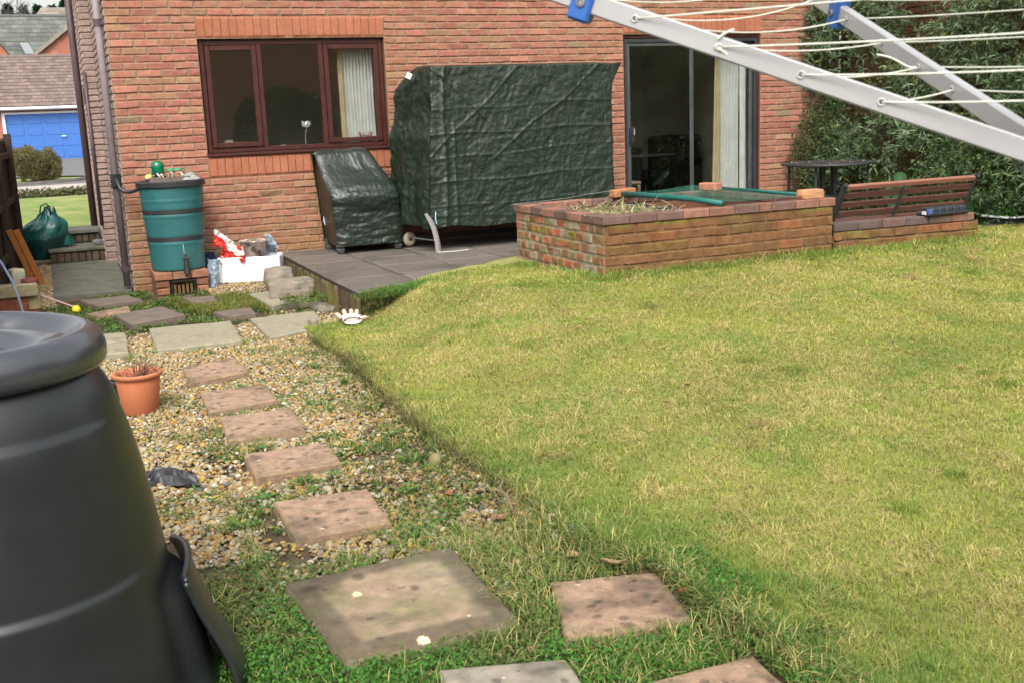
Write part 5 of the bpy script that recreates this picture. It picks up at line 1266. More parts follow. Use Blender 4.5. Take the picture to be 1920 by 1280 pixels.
# ------------------------------------------------------------------ left boundary: side path, steps, fence and clutter
def make_side():
    def conc(x0, x1, y0, y1, z0, z1): 
        return MB().bbox(x0, x1, y0, y1, z0, z1, .006)
    tag(obj('side_path', conc(-1.655, -.895, .02, 3.05, -.36, -.262), M_CONC), kind='structure')
    t = thing('garden_steps', 'two mossy brick steps with concrete treads beside the house corner', 'steps', (-1.25, 3.5, -.27))
    obj('tread', conc(-1.67, -.89, 3.03, 3.75, -.125, -.085), M_CONC, t)
    obj('tread', conc(-1.68, -.89, 3.66, 4.35, .045, .095), M_CONC, t)
    pal = lambda n, rg: (np.array([.085, .06, .042])*rg.uniform(.6, 1.4, (n, 1)), np.array([.06, .05, .035])*rg.uniform(.7, 1.2, (n, 1)))
    mb = MB(); bricks(mb, (0, 3.06, 0), (1, 0, 0), (0, -1, 0), -1.66, -.89, -.275, -.125, .083, .15, pal, 61); panel(mb, (0, 3.062, 0), (1, 0, 0), (0, 0, 1), -1.66, -.89, -.3, -.125, [], (.06, .045, .03)); obj('riser', mb, M_BRICK_OLD, t)
    mb = MB(); bricks(mb, (0, 3.70, 0), (1, 0, 0), (0, -1, 0), -1.67, -.89, -.085, .045, .083, .13, pal, 62); panel(mb, (0, 3.702, 0), (1, 0, 0), (0, 0, 1), -1.67, -.89, -.1, .045, [], (.06, .045, .03)); obj('riser', mb, M_BRICK_OLD, t)
    mb = MB(); mb.box(-1.66, -.9, 3.07, 4.3, -.3, -.126, (.1, .08, .06)); obj('step_core', mb, M_ATTR_R, t)
    # fence along the left: boards, posts and rails seen from the rail side
    f = thing('garden_fence', 'dark brown close boarded fence along the left boundary, posts and rails showing', 'fence', (-2.0, 1, GZ))
    rg = np.random.default_rng(4); mb = MB()
    y = -3.0
    while y < 3.25:
        x = -2.035-(3.2-y)*.042+rg.normal(0, .004); h = 1.30+rg.normal(0, .012)+.02*math.sin(y*3)
        mb.bbox(x-.012, x+.012, y, y+.093, -.34, h, .004, (1, 1, 1)); y += .10
    obj('boards', mb, M_WOOD_D, f)
    for y in (-2.4, -.55, 1.3, 3.18):
        xf_ = -2.035-(3.2-y)*.042; obj('post', MB().bbox(xf_+.012, xf_+.10, y-.05, y+.05, -.36, 1.38, .008), M_WOOD_D, f)
    for z in (.02, .55, 1.08):
        for (a, b) in ((-3.0, -2.46), (-2.34, -.61), (-.49, 1.24), (1.36, 3.12)): obj('rail', MB().bbox(.012, .065, 0, b-a, z, z+.075, .01, M=RT((-2.035-(3.2-a)*.042, a, 0), rz=-.042)), M_WOOD_D, f)
    # orange boards leaning
    g = 'orange boards leaning on the fence'
    for i, (dx, lab) in enumerate(((0, 'left one of two orange stained boards leaning against the dark fence'), (.066, 'right one of two orange stained boards leaning against the dark fence'))):
        p0 = Vector((-1.83+dx, 1.28, -.285)); p1 = Vector((-2.03+dx*1.1, 1.22, .345))
        d = (p1-p0); L = d.length; d.normalize(); sd = Vector((1, 0, 0)); sd = (sd-d*sd.dot(d)).normalized(); up = d.cross(sd)
        M = Matrix(((sd.x, up.x, d.x, p0.x), (sd.y, up.y, d.y, p0.y), (sd.z, up.z, d.z, p0.z), (0, 0, 0, 1)))
        mb = MB().bbox(-.033, .030, -.012-.02*i, .012-.02*i, 0, L, .003, (1, 1, 1), M=M)
        tag(obj('board', mb, M_WOOD_O, origin=tuple(p0)), lab, 'board', g)
    # teal sack by the steps
    mt = mat('teal_sack', (.012, .115, .105), (.008, .075, .072), 5, .30, .5, 28, spec=.6, attr=True)
    t = thing('garden_sack', 'dark teal rubble sack with a handle, slumped beside the fence and steps', 'bag', (-1.7, 3.4, -.2))
    n = 70; U, V = np.meshgrid(np.linspace(0, 2*PI, n), np.linspace(0, 1, 46), indexing='ij')
    rad = .20+.055*np.sin(PI*V)**.5; rad = rad*(1-sstep(.62, 1.0, V)*.82)
    fold = .022*np.sin(U*7+4*np.sin(V*4))*sstep(.1, .9, V)+.035*(fbm(np.cos(U)*2+5, np.sin(U)*2+5, V*3, 3, 3)-.5)*2
    rad = rad+fold
    P = np.stack([-1.73+rad*np.cos(U)*1.05+.06*V+.07*(V < .9)*0, 3.35+rad*np.sin(U)*.7, -.22+.62*V**.9+.05*np.cos(U-.5)*V], -1)
    lowd = (.35+.65*sstep(.25, .5, V))[..., None]*np.ones(3)
    obj('sack_body', MB().grid(P, np.where(V[..., None] < .42, np.array([.28, .36, .38])*np.ones(3), np.ones(3))), mt, t, smooth=True)  # lower sack tinted dark, its shading painted into the colour
    P = np.stack([-1.50+(.15+.03*np.sin(U*5))*np.cos(U)*(1-.6*V), 3.42+.12*np.sin(U), -.06+.34*V-.16*np.cos(U)*(V)+.02*np.sin(U*6)*V], -1)
    obj('sack_fold', MB().grid(P, (1.1, 1.1, 1.1)), mt, t, smooth=True)
    mb = MB(); mb.tube([(-1.72, 3.3, .36), (-1.70, 3.28, .46), (-1.64, 3.28, .49), (-1.59, 3.3, .44), (-1.60, 3.3, .34)], .010, 6, (.2, .3, .3)); obj('handle', mb, mt, t, smooth=True)
    # dark bag and shoe-like stone on the steps
    stone('dark_bag', 'black bag slumped on the steps against the house wall', 'bag', (-.965, 3.52, .0), (.15, .35, .26), 21, M_BLACKPL, 0, .2, .7)
    stone('grey_stone', 'rounded grey stone with a pale top on the lower step', 'stone', (-1.055, 3.28, -.055), (.16, .16, .085), 22, mat('grey_stone', (.14, .15, .16), (.08, .085, .09), 9, .6, .3, 50), 0, .1, .6)
    # clutter behind the bin: timber on brick, chimney-like pot, pale block, hoop, pink cane
    t = thing('timber_beam', 'pale weathered timber lying on a red brick at the left edge', 'timber', (-1.95, -1.1, GZ))
    tag(t)
    obj('beam', MB().bbox(-2.3, -1.775, -1.13, -1.0, -.09, .03, .012, (.40, .34, .20)), M_ATTR_R, t)
    tag(obj('brick', MB().bbox(-2.12, -1.87, -1.10, -.98, -.285, -.095, .008, (.34, .11, .07)), M_BRICK_OLD, origin=(-2, -1, -.28)), 'red bricks under the pale timber at the left edge', 'brick')
    t = thing('stoneware_jar', 'cream and brown stoneware jar with dark red rim behind the compost bin', 'jar', (-1.835, -1.0, GZ))
    obj('jar_body', MB().lathe([(0, -.28), (.065, -.28), (.075, -.25), (.078, -.22), (.074, -.17), (.072, -.05), (.068, .02), (.06, .035), (.055, .03), (.05, -.02)], -1.835, -1.0, 28, (.45, .36, .19)), M_ATTR_R, t, smooth=True)
    obj('rim', MB().lathe([(.070, .015), (.076, .02), (.074, .06), (.062, .065), (.055, .05)], -1.835, -1.0, 28, (.22, .075, .06)), M_ATTR_R, t, smooth=True)
    obj('base_band', MB().lathe([(.078, -.28), (.082, -.27), (.080, -.215), (.077, -.21)], -1.835, -1.0, 28, (.16, .06, .045)), M_ATTR_R, t, smooth=True)
    stone('pale_block', 'pale cream broken block behind the stoneware jar', 'stone', (-1.94, -.85, .04), (.12, .14, .22), 33, mat('cream_stone', (.50, .45, .32), (.40, .36, .25), 8, .9), .3, .10, .2)
    P = [(-2.12, -1.9, .52), (-2.06, -1.9, .42), (-2.0, -1.9, .30), (-1.95, -1.9, .17), (-1.915, -1.9, .02), (-1.895, -1.9, -.12), (-1.885, -1.9, -.29)]
    tag(obj('hoop', MB().tube(P, .011, 10, (.26, .32, .46)), M_ATTR_G, smooth=True, origin=(-1.9, -1.9, -.28)), 'thin blue grey hoop curving into the ground at the left edge', 'hoop')
    tag(obj('cane', MB().tube([(-1.905, -1.0, -.02), (-1.47, -.95, -.255)], .008, 8, (.58, .33, .34)), M_ATTR, origin=(-1.7, -1, -.2)), 'thin pink cane lying across the weeds to the side path', 'cane')
make_side()

# ------------------------------------------------------------------ leaves, blades, pebbles
def leaves(mb, P, D, N, L, Wd, col, cup=.15, bend=.3):
    """P base points (n,3), D direction, N normal, sizes, colours; 6-vertex lance leaf"""
    n = len(P)
    D = D/np.linalg.norm(D, axis=1)[:, None]
    S = np.cross(D, N); S /= (np.linalg.norm(S, axis=1)[:, None]+1e-9); N = np.cross(S, D)
    L = L[:, None]; Wd = Wd[:, None]
    b = P; m1 = P+D*L*.4+N*L*.08; tip = P+D*L-N*L*bend*.6
    l = m1+S*Wd*.5+N*Wd*cup; r = m1-S*Wd*.5+N*Wd*cup; m2 = P+D*L*.75-N*L*bend*.12
    l2 = m2+S*Wd*.34+N*Wd*cup*.6; r2 = m2-S*Wd*.34+N*Wd*cup*.6
    V = np.stack([b, l, m1, r, l2, m2, r2, tip], 1)
    idx = np.array([[0, 3, 2, 1], [1, 2, 5, 4], [2, 3, 6, 5], [4, 5, 7, 7], [5, 6, 7, 7]])
    q = idx[:3]; tr = np.array([[4, 5, 7], [5, 6, 7]])
    k = (np.arange(n)*8)[:, None, None]
    c = np.repeat(col[:, None, :], 8, 1)
    base = mb.n
    mb.add(V.reshape(-1, 3), (q[None]+k).reshape(-1, 4), c.reshape(-1, 3))
    mb.F.append((tr[None]+k).reshape(-1, 3)+base)
def simple_leaves(mb, P, D, N, L, Wd, col):
    n = len(P); D = D/np.linalg.norm(D, axis=1)[:, None]; S = np.cross(D, N); S /= (np.linalg.norm(S, axis=1)[:, None]+1e-9)
    L = L[:, None]; Wd = Wd[:, None]
    V = np.stack([P, P+D*L*.5+S*Wd*.5, P+D*L, P+D*L*.5-S*Wd*.5], 1)
    F = np.arange(n*4).reshape(n, 4); mb.add(V.reshape(-1, 3), F, np.repeat(col, 4, 0))
def rdir(n, rg):
    d = rg.normal(size=(n, 3)); return d/np.linalg.norm(d, axis=1)[:, None]
def blades(mb, P, h, w, lean, col_b, col_t, rg, curl=.5):
    """grass blades: 3 rows of 2 + tip"""
    n = len(P); a = rg.uniform(0, 2*PI, n); d = np.stack([np.cos(a), np.sin(a), 0*a], -1); s = np.stack([-np.sin(a+rg.normal(0, .5, n)), np.cos(a), 0*a], -1)
    up = np.array([0, 0, 1.0]); h = h[:, None]; w = w[:, None]; lean = lean[:, None]
    def at(t, wt):
        c = P+up*h*(t*np.cos(lean*t*curl*2)**1)+d*h*np.sin(lean)*(t**1.6); return c-s*w*wt*.5, c+s*w*wt*.5
    a0, b0 = at(0, 1); a1, b1 = at(.4, .95); a2, b2 = at(.75, .7); t0 = P+up*h*np.cos(np.clip(lean*curl*2, 0, 1.7))+d*h*np.sin(lean)
    V = np.stack([a0, b0, a1, b1, a2, b2, t0], 1); k = (np.arange(n)*7)[:, None, None]; base = mb.n
    q = np.array([[0, 1, 3, 2], [2, 3, 5, 4]]); tr = np.array([[4, 5, 6]])
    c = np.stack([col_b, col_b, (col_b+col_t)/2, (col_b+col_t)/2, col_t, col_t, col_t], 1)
    mb.add(V.reshape(-1, 3), (q[None]+k).reshape(-1, 4), c.reshape(-1, 3)); mb.F.append((tr[None]+k).reshape(-1, 3)+base)
CAM = np.array([-1.5655, -11.793, 1.3522]); CR, CU, CF = [np.array(v) for v in (_r, _u, _f)]
def inview(P, m=60):
    """which points could the photo, or a step beside it, show"""
    D = P-CAM; d = D@CF; x = 960+2020*(D@CR)/np.maximum(d, .01); y = 640-2020*(D@CU)/np.maximum(d, .01)
    return (d > .2) & (x > -350) & (x < 2900) & (y < 1280+420), d

# ------------------------------------------------------------------ gravel
SLABS = [(-.86, -.42, -7.75, -7.27), (-.86, -.40, -6.9, -6.47), (-.86, -.43, -6.2, -5.71), (-.87, -.45, -5.55, -5.0), (-.88, -.48, -4.7, -4.1), (-.96, -.30, -3.46, -2.55), (-.13, .44, -3.45, -2.55),
         (-.96, -.31, -8.8, -8.1), (-.25, .26, -9.07, -8.58), (-.74, -.3, -9.5, -9.0), (-.2, .2, -9.75, -9.3), (-1.36, -1.14, -3.45, -2.55), (-1.15, -.62, -2.3, -1.55), (-1.4, -.87, -1.02, -.55), (-1.36, -1.03, -1.62, -1.27), (-.5, -.23, -1.43, -1.12), (-.35, -.03, -2.38, -2.05), (.11, .55, -2.1, -1.1)]
def offslab(x, y, pad=0.0):
    k = np.ones(len(x), bool)
    for Q in SLABQ:
        ins = np.ones(len(x), bool); s0 = None; q = np.array(Q); ar = sum(q[i][0]*q[(i+1) % 4][1]-q[(i+1) % 4][0]*q[i][1] for i in range(4)); sg = 1 if ar > 0 else -1
        for i in range(4):
            a, b = q[i], q[(i+1) % 4]; e = b-a; L = math.hypot(*e)
            ins &= sg*(e[0]*(y-a[1])-e[1]*(x-a[0]))/L > -pad
        k &= ~ins
    return k
def gravel_density(x, y):
    g = sstep(-8.5, -8.0, y+.25*(x+1.0)+.3*(fbm(x*3, y*3, 0, 2, 91)-.5))*(1-sstep(-2.75, -2.45, y+.25*(fbm(x*4, y*4, 0, 2, 92)-.5)))
    bare = sstep(.58, .68, fbm(x*2.3, y*2.3, 3, 3, 93))*sstep(-5.8, -6.8, y)
    near = sstep(-6.8, -8.2, y)*.35
    side = (x < -1.64)*(y > -2.2)*(y < 3.3)*1.0
    wallstrip = sstep(-1.15, -.85, y)*(x > -.22)*(x < .62)*(y < -.02)*.8
    corner = sstep(-.0, .3, x)*(y > -3.5)*(y < -2.2)*.9
    return np.clip(np.maximum.reduce([g*(1-bare*.92)*(1-near), side*1.0, wallstrip, corner*.9]), 0, 1)
def make_gravel():
    rg = np.random.default_rng(10); n = 190000
    x = rg.uniform(-2.0, .66, n); y = rg.uniform(-9.3, 3.3, n)
    dist = np.hypot(x-CAM[0], y-CAM[1])
    keep = rg.random(n) < gravel_density(x, y)
    keep &= offslab(x, y, -.006) & (x < np.where(y > -3.5, .63, lawn_edge_x(y)+.03))
    keep &= ~((x > -1.66) & (x < -.89) & (y > 0)) & ~((x > -.9) & (y > -.02))
    lawnp = (y > -3.56) & (x > .20+(y+3.56)*3.1) & (y < -3.40)
    keep &= ~lawnp
    P = np.stack([x, y, soil_z(x, y)], -1); v, d = inview(P); keep &= v & ~((x < -1.25) & (y < -7.4) & (y > -9.2))
    x, y = x[keep], y[keep]; n = len(x)
    # deformed icosahedra, subdivided once
    bm = bmesh.new(); bmesh.ops.create_icosphere(bm, subdivisions=1, radius=1); T1 = np.array([v.co for v in bm.verts]); F1 = np.array([[v.index for v in f.verts] for f in bm.faces]); bm.free()
    bm = bmesh.new(); bmesh.ops.create_icosphere(bm, subdivisions=2, radius=1); T2 = np.array([v.co for v in bm.verts]); F2 = np.array([[v.index for v in f.verts] for f in bm.faces]); bm.free()
    size = rg.lognormal(math.log(.0092), .32, n); size = np.clip(size, .0045, .021)
    near = y < -6.0
    mb = MB()
    for sel, T, F in ((~near, T1, F1), (near, T2, F2)):
        k = sel.sum(); sz = size[sel]
        ax = np.stack([rg.uniform(.85, 1.35, k), rg.uniform(.65, 1.0, k), rg.uniform(.45, .75, k)], -1)*sz[:, None]
        V = T[None]*ax[:, None, :]
        V = V*(1+.22*(rg.random((k, 1, 1))*np.sin(T[None, :, :1]*3+rg.uniform(0, 6, (k, 1, 1)))+.6*np.sin(T[None, :, 1:2]*4+rg.uniform(0, 6, (k, 1, 1)))*.7))
        a, b = rg.uniform(0, 2*PI, k), rg.normal(0, .35, k)
        ca, sa, cb, sb = np.cos(a), np.sin(a), np.cos(b), np.sin(b)
        X = V[..., 0]*ca[:, None]-V[..., 1]*sa[:, None]; Y = V[..., 0]*sa[:, None]+V[..., 1]*ca[:, None]; Z = V[..., 2]
        X, Z = X*cb[:, None]-Z*sb[:, None], X*sb[:, None]+Z*cb[:, None]
        lift = soil_z(x[sel], y[sel])+sz*rg.uniform(.0, .9, k)
        V = np.stack([X+x[sel][:, None], Y+y[sel][:, None], Z+lift[:, None]], -1)
        pal = np.array([[.42, .29, .115], [.42, .34, .20], [.48, .42, .31], [.33, .20, .07], [.38, .33, .26], [.58, .54, .47], [.22, .18, .14], [.33, .16, .08], [.18, .185, .19], [.46, .31, .085], [.46, .34, .17]])*np.array([.93, .91, .84])
        c = pal[rg.choice(len(pal), k, p=[.17, .15, .12, .09, .11, .06, .05, .03, .03, .08, .11])]*rg.uniform(.72, 1.12, (k, 1))
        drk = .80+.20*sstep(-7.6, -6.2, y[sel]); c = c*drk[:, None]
        c = np.repeat(c[:, None, :], len(T), 1)
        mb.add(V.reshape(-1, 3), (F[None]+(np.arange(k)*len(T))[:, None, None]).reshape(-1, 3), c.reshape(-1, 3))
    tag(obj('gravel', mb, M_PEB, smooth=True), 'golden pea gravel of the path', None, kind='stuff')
make_gravel()

# ------------------------------------------------------------------ lawn grass
GREEN = np.array([.200, .275, .045]); STRAW = np.array([.50, .420, .165]); DEEP = np.array([.095, .190, .034]); LIME = np.array([.350, .370, .070])
def make_lawn_grass():
    rg = np.random.default_rng(12)
    N = 1900000
    # sample with density falling with distance
    r = rg.uniform(1.9, 13.2, N); th = rg.uniform(-.60, .78, N)+.3961
    x = CAM[0]+r*np.sin(th); y = CAM[1]+r*np.cos(th)
    keep = (x > lawn_edge_x(y)-.02) & (x < 7.5) & (y < np.where(x < 2.3, -3.42+.34*(x-.62), np.where(x < 4.6, -4.36, np.where(x < 6.2, -4.33-.07*(x-4.6), -3.7))))
    keep &= (x > np.where(y > -3.56, .20+(y+3.56)*3.1, -9))
    keep &= offslab(x, y, .0)
    P = np.stack([x, y, 0*x], -1); v, d = inview(P); keep &= v
    keep &= rg.random(N) < np.clip(.55+.06*r, 0, 1)
    x, y, r = x[keep], y[keep], r[keep]; z = lawn_z(x, y); n = len(x)
    print('lawn blades', n)
    pn = fbm(x*1.6, y*1.6, 0, 3, 71); p2 = fbm(x*6, y*6, 0, 3, 72); p3 = fbm(x*.7+3, y*.7, 0, 2, 73)
    p4 = fbm(x*22, y*22, 0, 2, 74); straw = np.clip(.30+1.0*(pn-.5)+1.3*(p2-.5)+1.5*(p4-.5)+.25*sstep(-6, -4.5, y)*0, .04, .85)
    edge = np.exp(-np.maximum(x-lawn_edge_x(y), 0)/.10)*sstep(-9.9, -7.5, y)
    wallg = (np.exp(-np.abs(y+4.38)/.13)*(x > 2.25)*(x < 6.4)+np.exp(-np.abs(x-2.32)/.09)*(y > -4.5)*(y < -2.6))*(.55+.9*fbm(x*4, y*4, 3, 2, 79))
    straw = np.clip(straw-.5*wallg-.15*edge, .03, .85)
    ns = rg.random(n) < straw
    t = rg.random((n, 1))
    g = GREEN*(1-t)+LIME*t; g = g*(1-.30*sstep(.5, .75, p3)[:, None])+DEEP*.30*sstep(.5, .75, p3)[:, None]
    near_e = np.clip(sstep(.9, .05, x-lawn_edge_x(y))*sstep(-6.6, -8.3, y)*(.35+.9*fbm(x*3.5, y*3.5, 0, 3, 76)), 0, 1); p5 = fbm(x*3.2+9, y*3.2, 0, 3, 77)
    mixd = np.clip(.85*near_e+.5*sstep(.54, .68, p5), 0, .9)[:, None]; g = g*(1-mixd)+DEEP*1.25*mixd
    straw = np.clip(straw-.45*near_e-.12*sstep(.54, .68, p5)+.12*sstep(.46, .34, p5), .03, .85); ns = rg.random(n) < straw
    g = np.where(wallg[:, None] > .25, DEEP*1.15*(1-t)+GREEN*t, g)
    col = np.where(ns[:, None], STRAW*rg.uniform(.75, 1.25, (n, 1)), g*rg.uniform(.8, 1.2, (n, 1)))
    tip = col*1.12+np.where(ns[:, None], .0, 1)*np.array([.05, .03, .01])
    h = np.where(ns, rg.uniform(.018, .046, n), rg.uniform(.014, .038, n))*(1+1.7*np.clip(wallg, 0, 1)+.7*edge)*(.60+.55*p2+.35*(p4 > .62))
    w = rg.uniform(.0014, .0030, n)*(1+.12*np.clip(r-3, 0, 9))
    lean = np.where(ns, rg.uniform(.7, 1.45, n), rg.uniform(.2, 1.1, n))
    h = h*(1+.5*near_e)
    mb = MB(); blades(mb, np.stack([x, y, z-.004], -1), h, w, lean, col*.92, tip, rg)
    for i in range(46):
        tx, ty = rg.uniform(.4, 5.5), rg.uniform(-9.3, -4.8); m = rg.integers(60, 260); s_ = rg.uniform(.02, .06); px, py = tx+rg.normal(0, s_, m), ty+rg.normal(0, s_, m); dr = i % 3 == 0; t_ = rg.random((m, 1))
        cc = (STRAW*.9*(1-t_)+np.array([.40, .27, .13])*t_) if dr else (DEEP*1.2*(1-t_)+LIME*t_)*.5+GREEN*.5
        blades(mb, np.stack([px, py, lawn_z(px, py)-.002], -1), rg.uniform(.025, .06, m), rg.uniform(.002, .004, m), rg.uniform(.9 if dr else .3, 1.5, m), cc*.85, cc*1.1, rg)
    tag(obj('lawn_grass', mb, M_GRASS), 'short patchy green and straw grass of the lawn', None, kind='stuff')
make_lawn_grass()

# ------------------------------------------------------------------ weeds, moss and clover on the path and round slabs
def make_weeds():
    rg = np.random.default_rng(15)
    # low leafy carpet (chickweed / clover)
    N = 760000; x = rg.uniform(-1.9, .75, N); y = rg.uniform(-10.2, -.1, N)
    fore = sstep(-8.0, -8.45, y+.4*(x+.6)+.35*(fbm(x*3, y*3, 0, 3, 81)-.5)); mid_ = sstep(-.50, -.30, x)*sstep(-8.95, -8.75, y); fore = fore*(1-.75*mid_)
    edge = np.exp(-np.abs(x-lawn_edge_x(y)+.06)/.13)*(y < -4.0)*.8*sstep(.47, .62, fbm(x*4, y*3, 0, 3, 83))
    up_ = sstep(-2.62, -2.3, y)*sstep(.36, .62, fbm(x*3.3, y*2.6, 0, 3, 84))*1.0
    tuft = sstep(.60, .72, fbm(x*5.5, y*4.2, 2, 3, 85))*sstep(-8.4, -6.0, -5.5-(y+8)*0-0)*0
    patch = sstep(.60, .67, fbm(x*4.6, y*4.6, 2, 3, 85)+.03*sstep(-5.5, -7.5, y))*(y < -4.5)*.6+.30*sstep(.58, .7, fbm(x*8, y*8, 2, 3, 88))*(y > -6.5)
    dens = np.clip(np.maximum.reduce([fore, edge, up_*.9, patch*.8]), 0, 1)
    keep = (rg.random(N) < dens) & offslab(x, y, .008) & (x < np.where(y < -3.6, lawn_edge_x(y)+.08, .60)) & ~((x > -.9) & (y > -.05)) & ~((x < -1.3) & (y < -7.6)) & ~((x > -.22) & (y > -.95)) & ~((x > .22) & (x < .68) & (y > -1.85) & (y < -.9)) & ~((x > -.75) & (x < -.16) & (y > -.72))
    keep |= (rg.random(N) < .8*sstep(.42, .62, fbm(x*5, y*5, 0, 3, 86))) & offslab(x, y, .008) & (y < -8.6) & (x < .48) & (x > -1.2)
    P = np.stack([x, y, 0*x], -1); v, d = inview(P); keep &= v
    # thin with distance
    keep &= rg.random(N) < np.clip(1.6-.17*d, .35, 1)
    x, y, fore = x[keep], y[keep], fore[keep]; n = len(x); print('weed leaves', n)
    lx = np.maximum(x-lawn_edge_x(y), 0)
    z = np.where(lx > .03, lawn_z(x, y), soil_z(x, y))
    hgt = rg.random(n)**1.2*(.012+.062*fbm(x*7, y*7, 0, 3, 87)*np.clip(fore+.35, 0, 1))
    D = np.stack([rg.normal(size=n), rg.normal(size=n), rg.uniform(.1, 1.1, n)], -1); Nn = rdir(n, rg)*.5+np.array([0, 0, 1.0])
    k = fbm(x*2.4, y*2.4, 4, 3, 89); t = rg.random((n, 1))
    bright = np.array([.085, .25, .025]); mid = np.array([.055, .145, .028]); olive = np.array([.14, .16, .04])
    c = bright*(1-t)+mid*t; kk = sstep(.45, .65, k)[:, None]; c = c*(1-kk)+(olive*.6+mid*.4)*kk
    far = (y > -3)[:, None]; c = np.where(far, mid*(1-t)+olive*t*1.1, c)
    c *= rg.uniform(.7, 1.25, (n, 1)); br = rg.random(n) < .05; c[br] = np.array([.26, .17, .08])
    mb = MB(); sz = rg.uniform(.008, .019, n)*(1+.5*(y > -4))
    simple_leaves(mb, np.stack([x, y, z+hgt], -1), D, Nn, sz, sz*rg.uniform(.45, .8, n), c)
    tag(obj('weeds', mb, M_LEAF), 'low green chickweed and clover round the slabs', None, kind='stuff')
    # coarser grass between and beside the slabs
    N = 150000; x = rg.uniform(-1.3, .9, N); y = rg.uniform(-10.0, -3.3, N)
    dens = np.clip(.8*sstep(-7.75, -8.2, y+.1*x+.3*(fbm(x*3, y*3, 1, 3, 95)-.5))*sstep(-.55, -.05, x+.25*(fbm(x*5, y*5, 0, 2, 97)-.5)) + .55*np.exp(-np.abs(x-lawn_edge_x(y)+.02)/.09)*(y < -4) + .12*(y < -8.3) + .5*sstep(.66, .74, fbm(x*6, y*5, 7, 3, 96)), 0, 1)
    keep = (rg.random(N) < dens) & offslab(x, y, .004) & (x < np.where(y < -4.05, lawn_edge_x(y)+.10, .3)) & (x > -1.25)
    P = np.stack([x, y, 0*x], -1); v, d = inview(P); keep &= v
    x, y = x[keep], y[keep]; n = len(x); lx = x-lawn_edge_x(y); z = np.where(lx > .02, lawn_z(x, y), soil_z(x, y))
    t = rg.random((n, 1)); c = np.array([.08, .19, .035])*(1-t)+np.array([.17, .25, .06])*t; st = rg.random(n) < .38; c[st] = STRAW*rg.uniform(.7, 1.2, (st.sum(), 1))
    blades(mb2 := MB(), np.stack([x, y, z-.003], -1), rg.uniform(.03, .085, n)*(1+.35*(y < -7.6)), rg.uniform(.0020, .0038, n), rg.uniform(.4, 1.55, n), c*.75, c*1.15, rg)
    # mossy grass patch in front of the white box
    N = 22000; x = rg.uniform(-.62, .12, N); y = rg.uniform(-2.1, -.95, N); k = (rg.random(N) < sstep(.35, .55, fbm(x*3, y*3, 0, 3, 99)+.35*np.exp(-((x+.1)**2/.1+(y+1.6)**2/.12))-.08)) & offslab(x, y, .0)
    x, y = x[k], y[k]; n = len(x); t = rg.random((n, 1)); c = np.array([.12, .19, .035])*(1-t)+np.array([.22, .17, .05])*t
    blades(mb2, np.stack([x, y, soil_z(x, y)-.002], -1), rg.uniform(.03, .075, n), rg.uniform(.004, .008, n), rg.uniform(.2, 1.0, n), c*.8, c*1.1, rg)
    # shaggy tufts on the lawn's far corner and turf face
    N = 2600; u = rg.random(N); x = .66+.26*u+rg.normal(0, .03, N); y = -3.50+.10*u+rg.normal(0, .05, N)
    zz = -.02-rg.random(N)**1.5*.20; t = rg.random((N, 1)); c = np.array([.085, .14, .03])*(1-t)+np.array([.22, .19, .07])*t
    k = rg.random(N) < .55+.45*sstep(.4, .6, fbm(u*8, u*0, 0, 2, 4)); blades(mb2, np.stack([x, y, zz], -1)[k], rg.uniform(.03, .09, N)[k], rg.uniform(.003, .006, N)[k], rg.uniform(.3, 1.5, N)[k], (c*.8)[k], (c*1.1)[k], rg)
    N = 3800; x = .92+rg.normal(0, .12, N); y = -3.40+rg.normal(0, .06, N)+.25*(x-.9); t = rg.random((N, 1)); c = np.array([.08, .19, .035])*(1-t)+np.array([.16, .26, .06])*t
    blades(mb2, np.stack([x, y, np.maximum(lawn_z(x, y), -.02)-.01], -1), rg.uniform(.03, .075, N), rg.uniform(.003, .006, N), rg.uniform(.2, 1.2, N), c*.8, c*1.1, rg)
    # ragged turf face along the lawn edge
    N = 30000; y = rg.uniform(-9.6, -4.0, N); x = lawn_edge_x(y)+rg.normal(.0, .018, N); u = rg.random(N); zt = lawn_z(lawn_edge_x(y)+.05, y); zz = zt-u**2*(zt+.27); t = rg.random((N, 1))
    c = np.array([.13, .18, .045])*(1-t)+np.array([.36, .30, .14])*t; c[rg.random(N) < .12] = np.array([.14, .09, .05])
    k = rg.random(N) < .25+.6*sstep(.38, .6, fbm(y*3.5, y*0, 0, 3, 98)); blades(mb2, np.stack([x, y, zz], -1)[k], rg.uniform(.02, .065, N)[k], rg.uniform(.002, .0045, N)[k], rg.uniform(.5, 1.6, N)[k], (c*.7)[k], c[k], rg)
    tag(obj('coarse_grass', mb2, M_GRASS), 'coarse tufted grass along the lawn edge and between slabs', None, kind='stuff')
    # rosette weeds (dandelion-like) as clumps in the gravel
    mb = MB()
    spots = [(.02, -5.25), (.03, -5.95), (-.35, -6.3), (-.70, -6.33), (-.62, -7.0), (-.98, -7.45), (-.86, -7.12), (-1.02, -7.86), (-.6, -4.95), (-.06, -6.5), (-.25, -7.35), (-.98, -6.25), (-.72, -5.62), (-.28, -5.6), (-1.1, -6.9), (-.9, -.35), (-.78, -.62), (-1.05, -1.25), (-.5, -1.75), (-.85, -1.3), (-1.25, -1.05), (-1.2, -2.2), (-.95, -2.35), (-.7, -.95), (.36, -2.3), (.42, -2.45), (-.05, -4.7), (-.9, .15), (-.08, -6.95), (-.5, -7.0), (-.40, -7.9), (-.05, -7.6)]
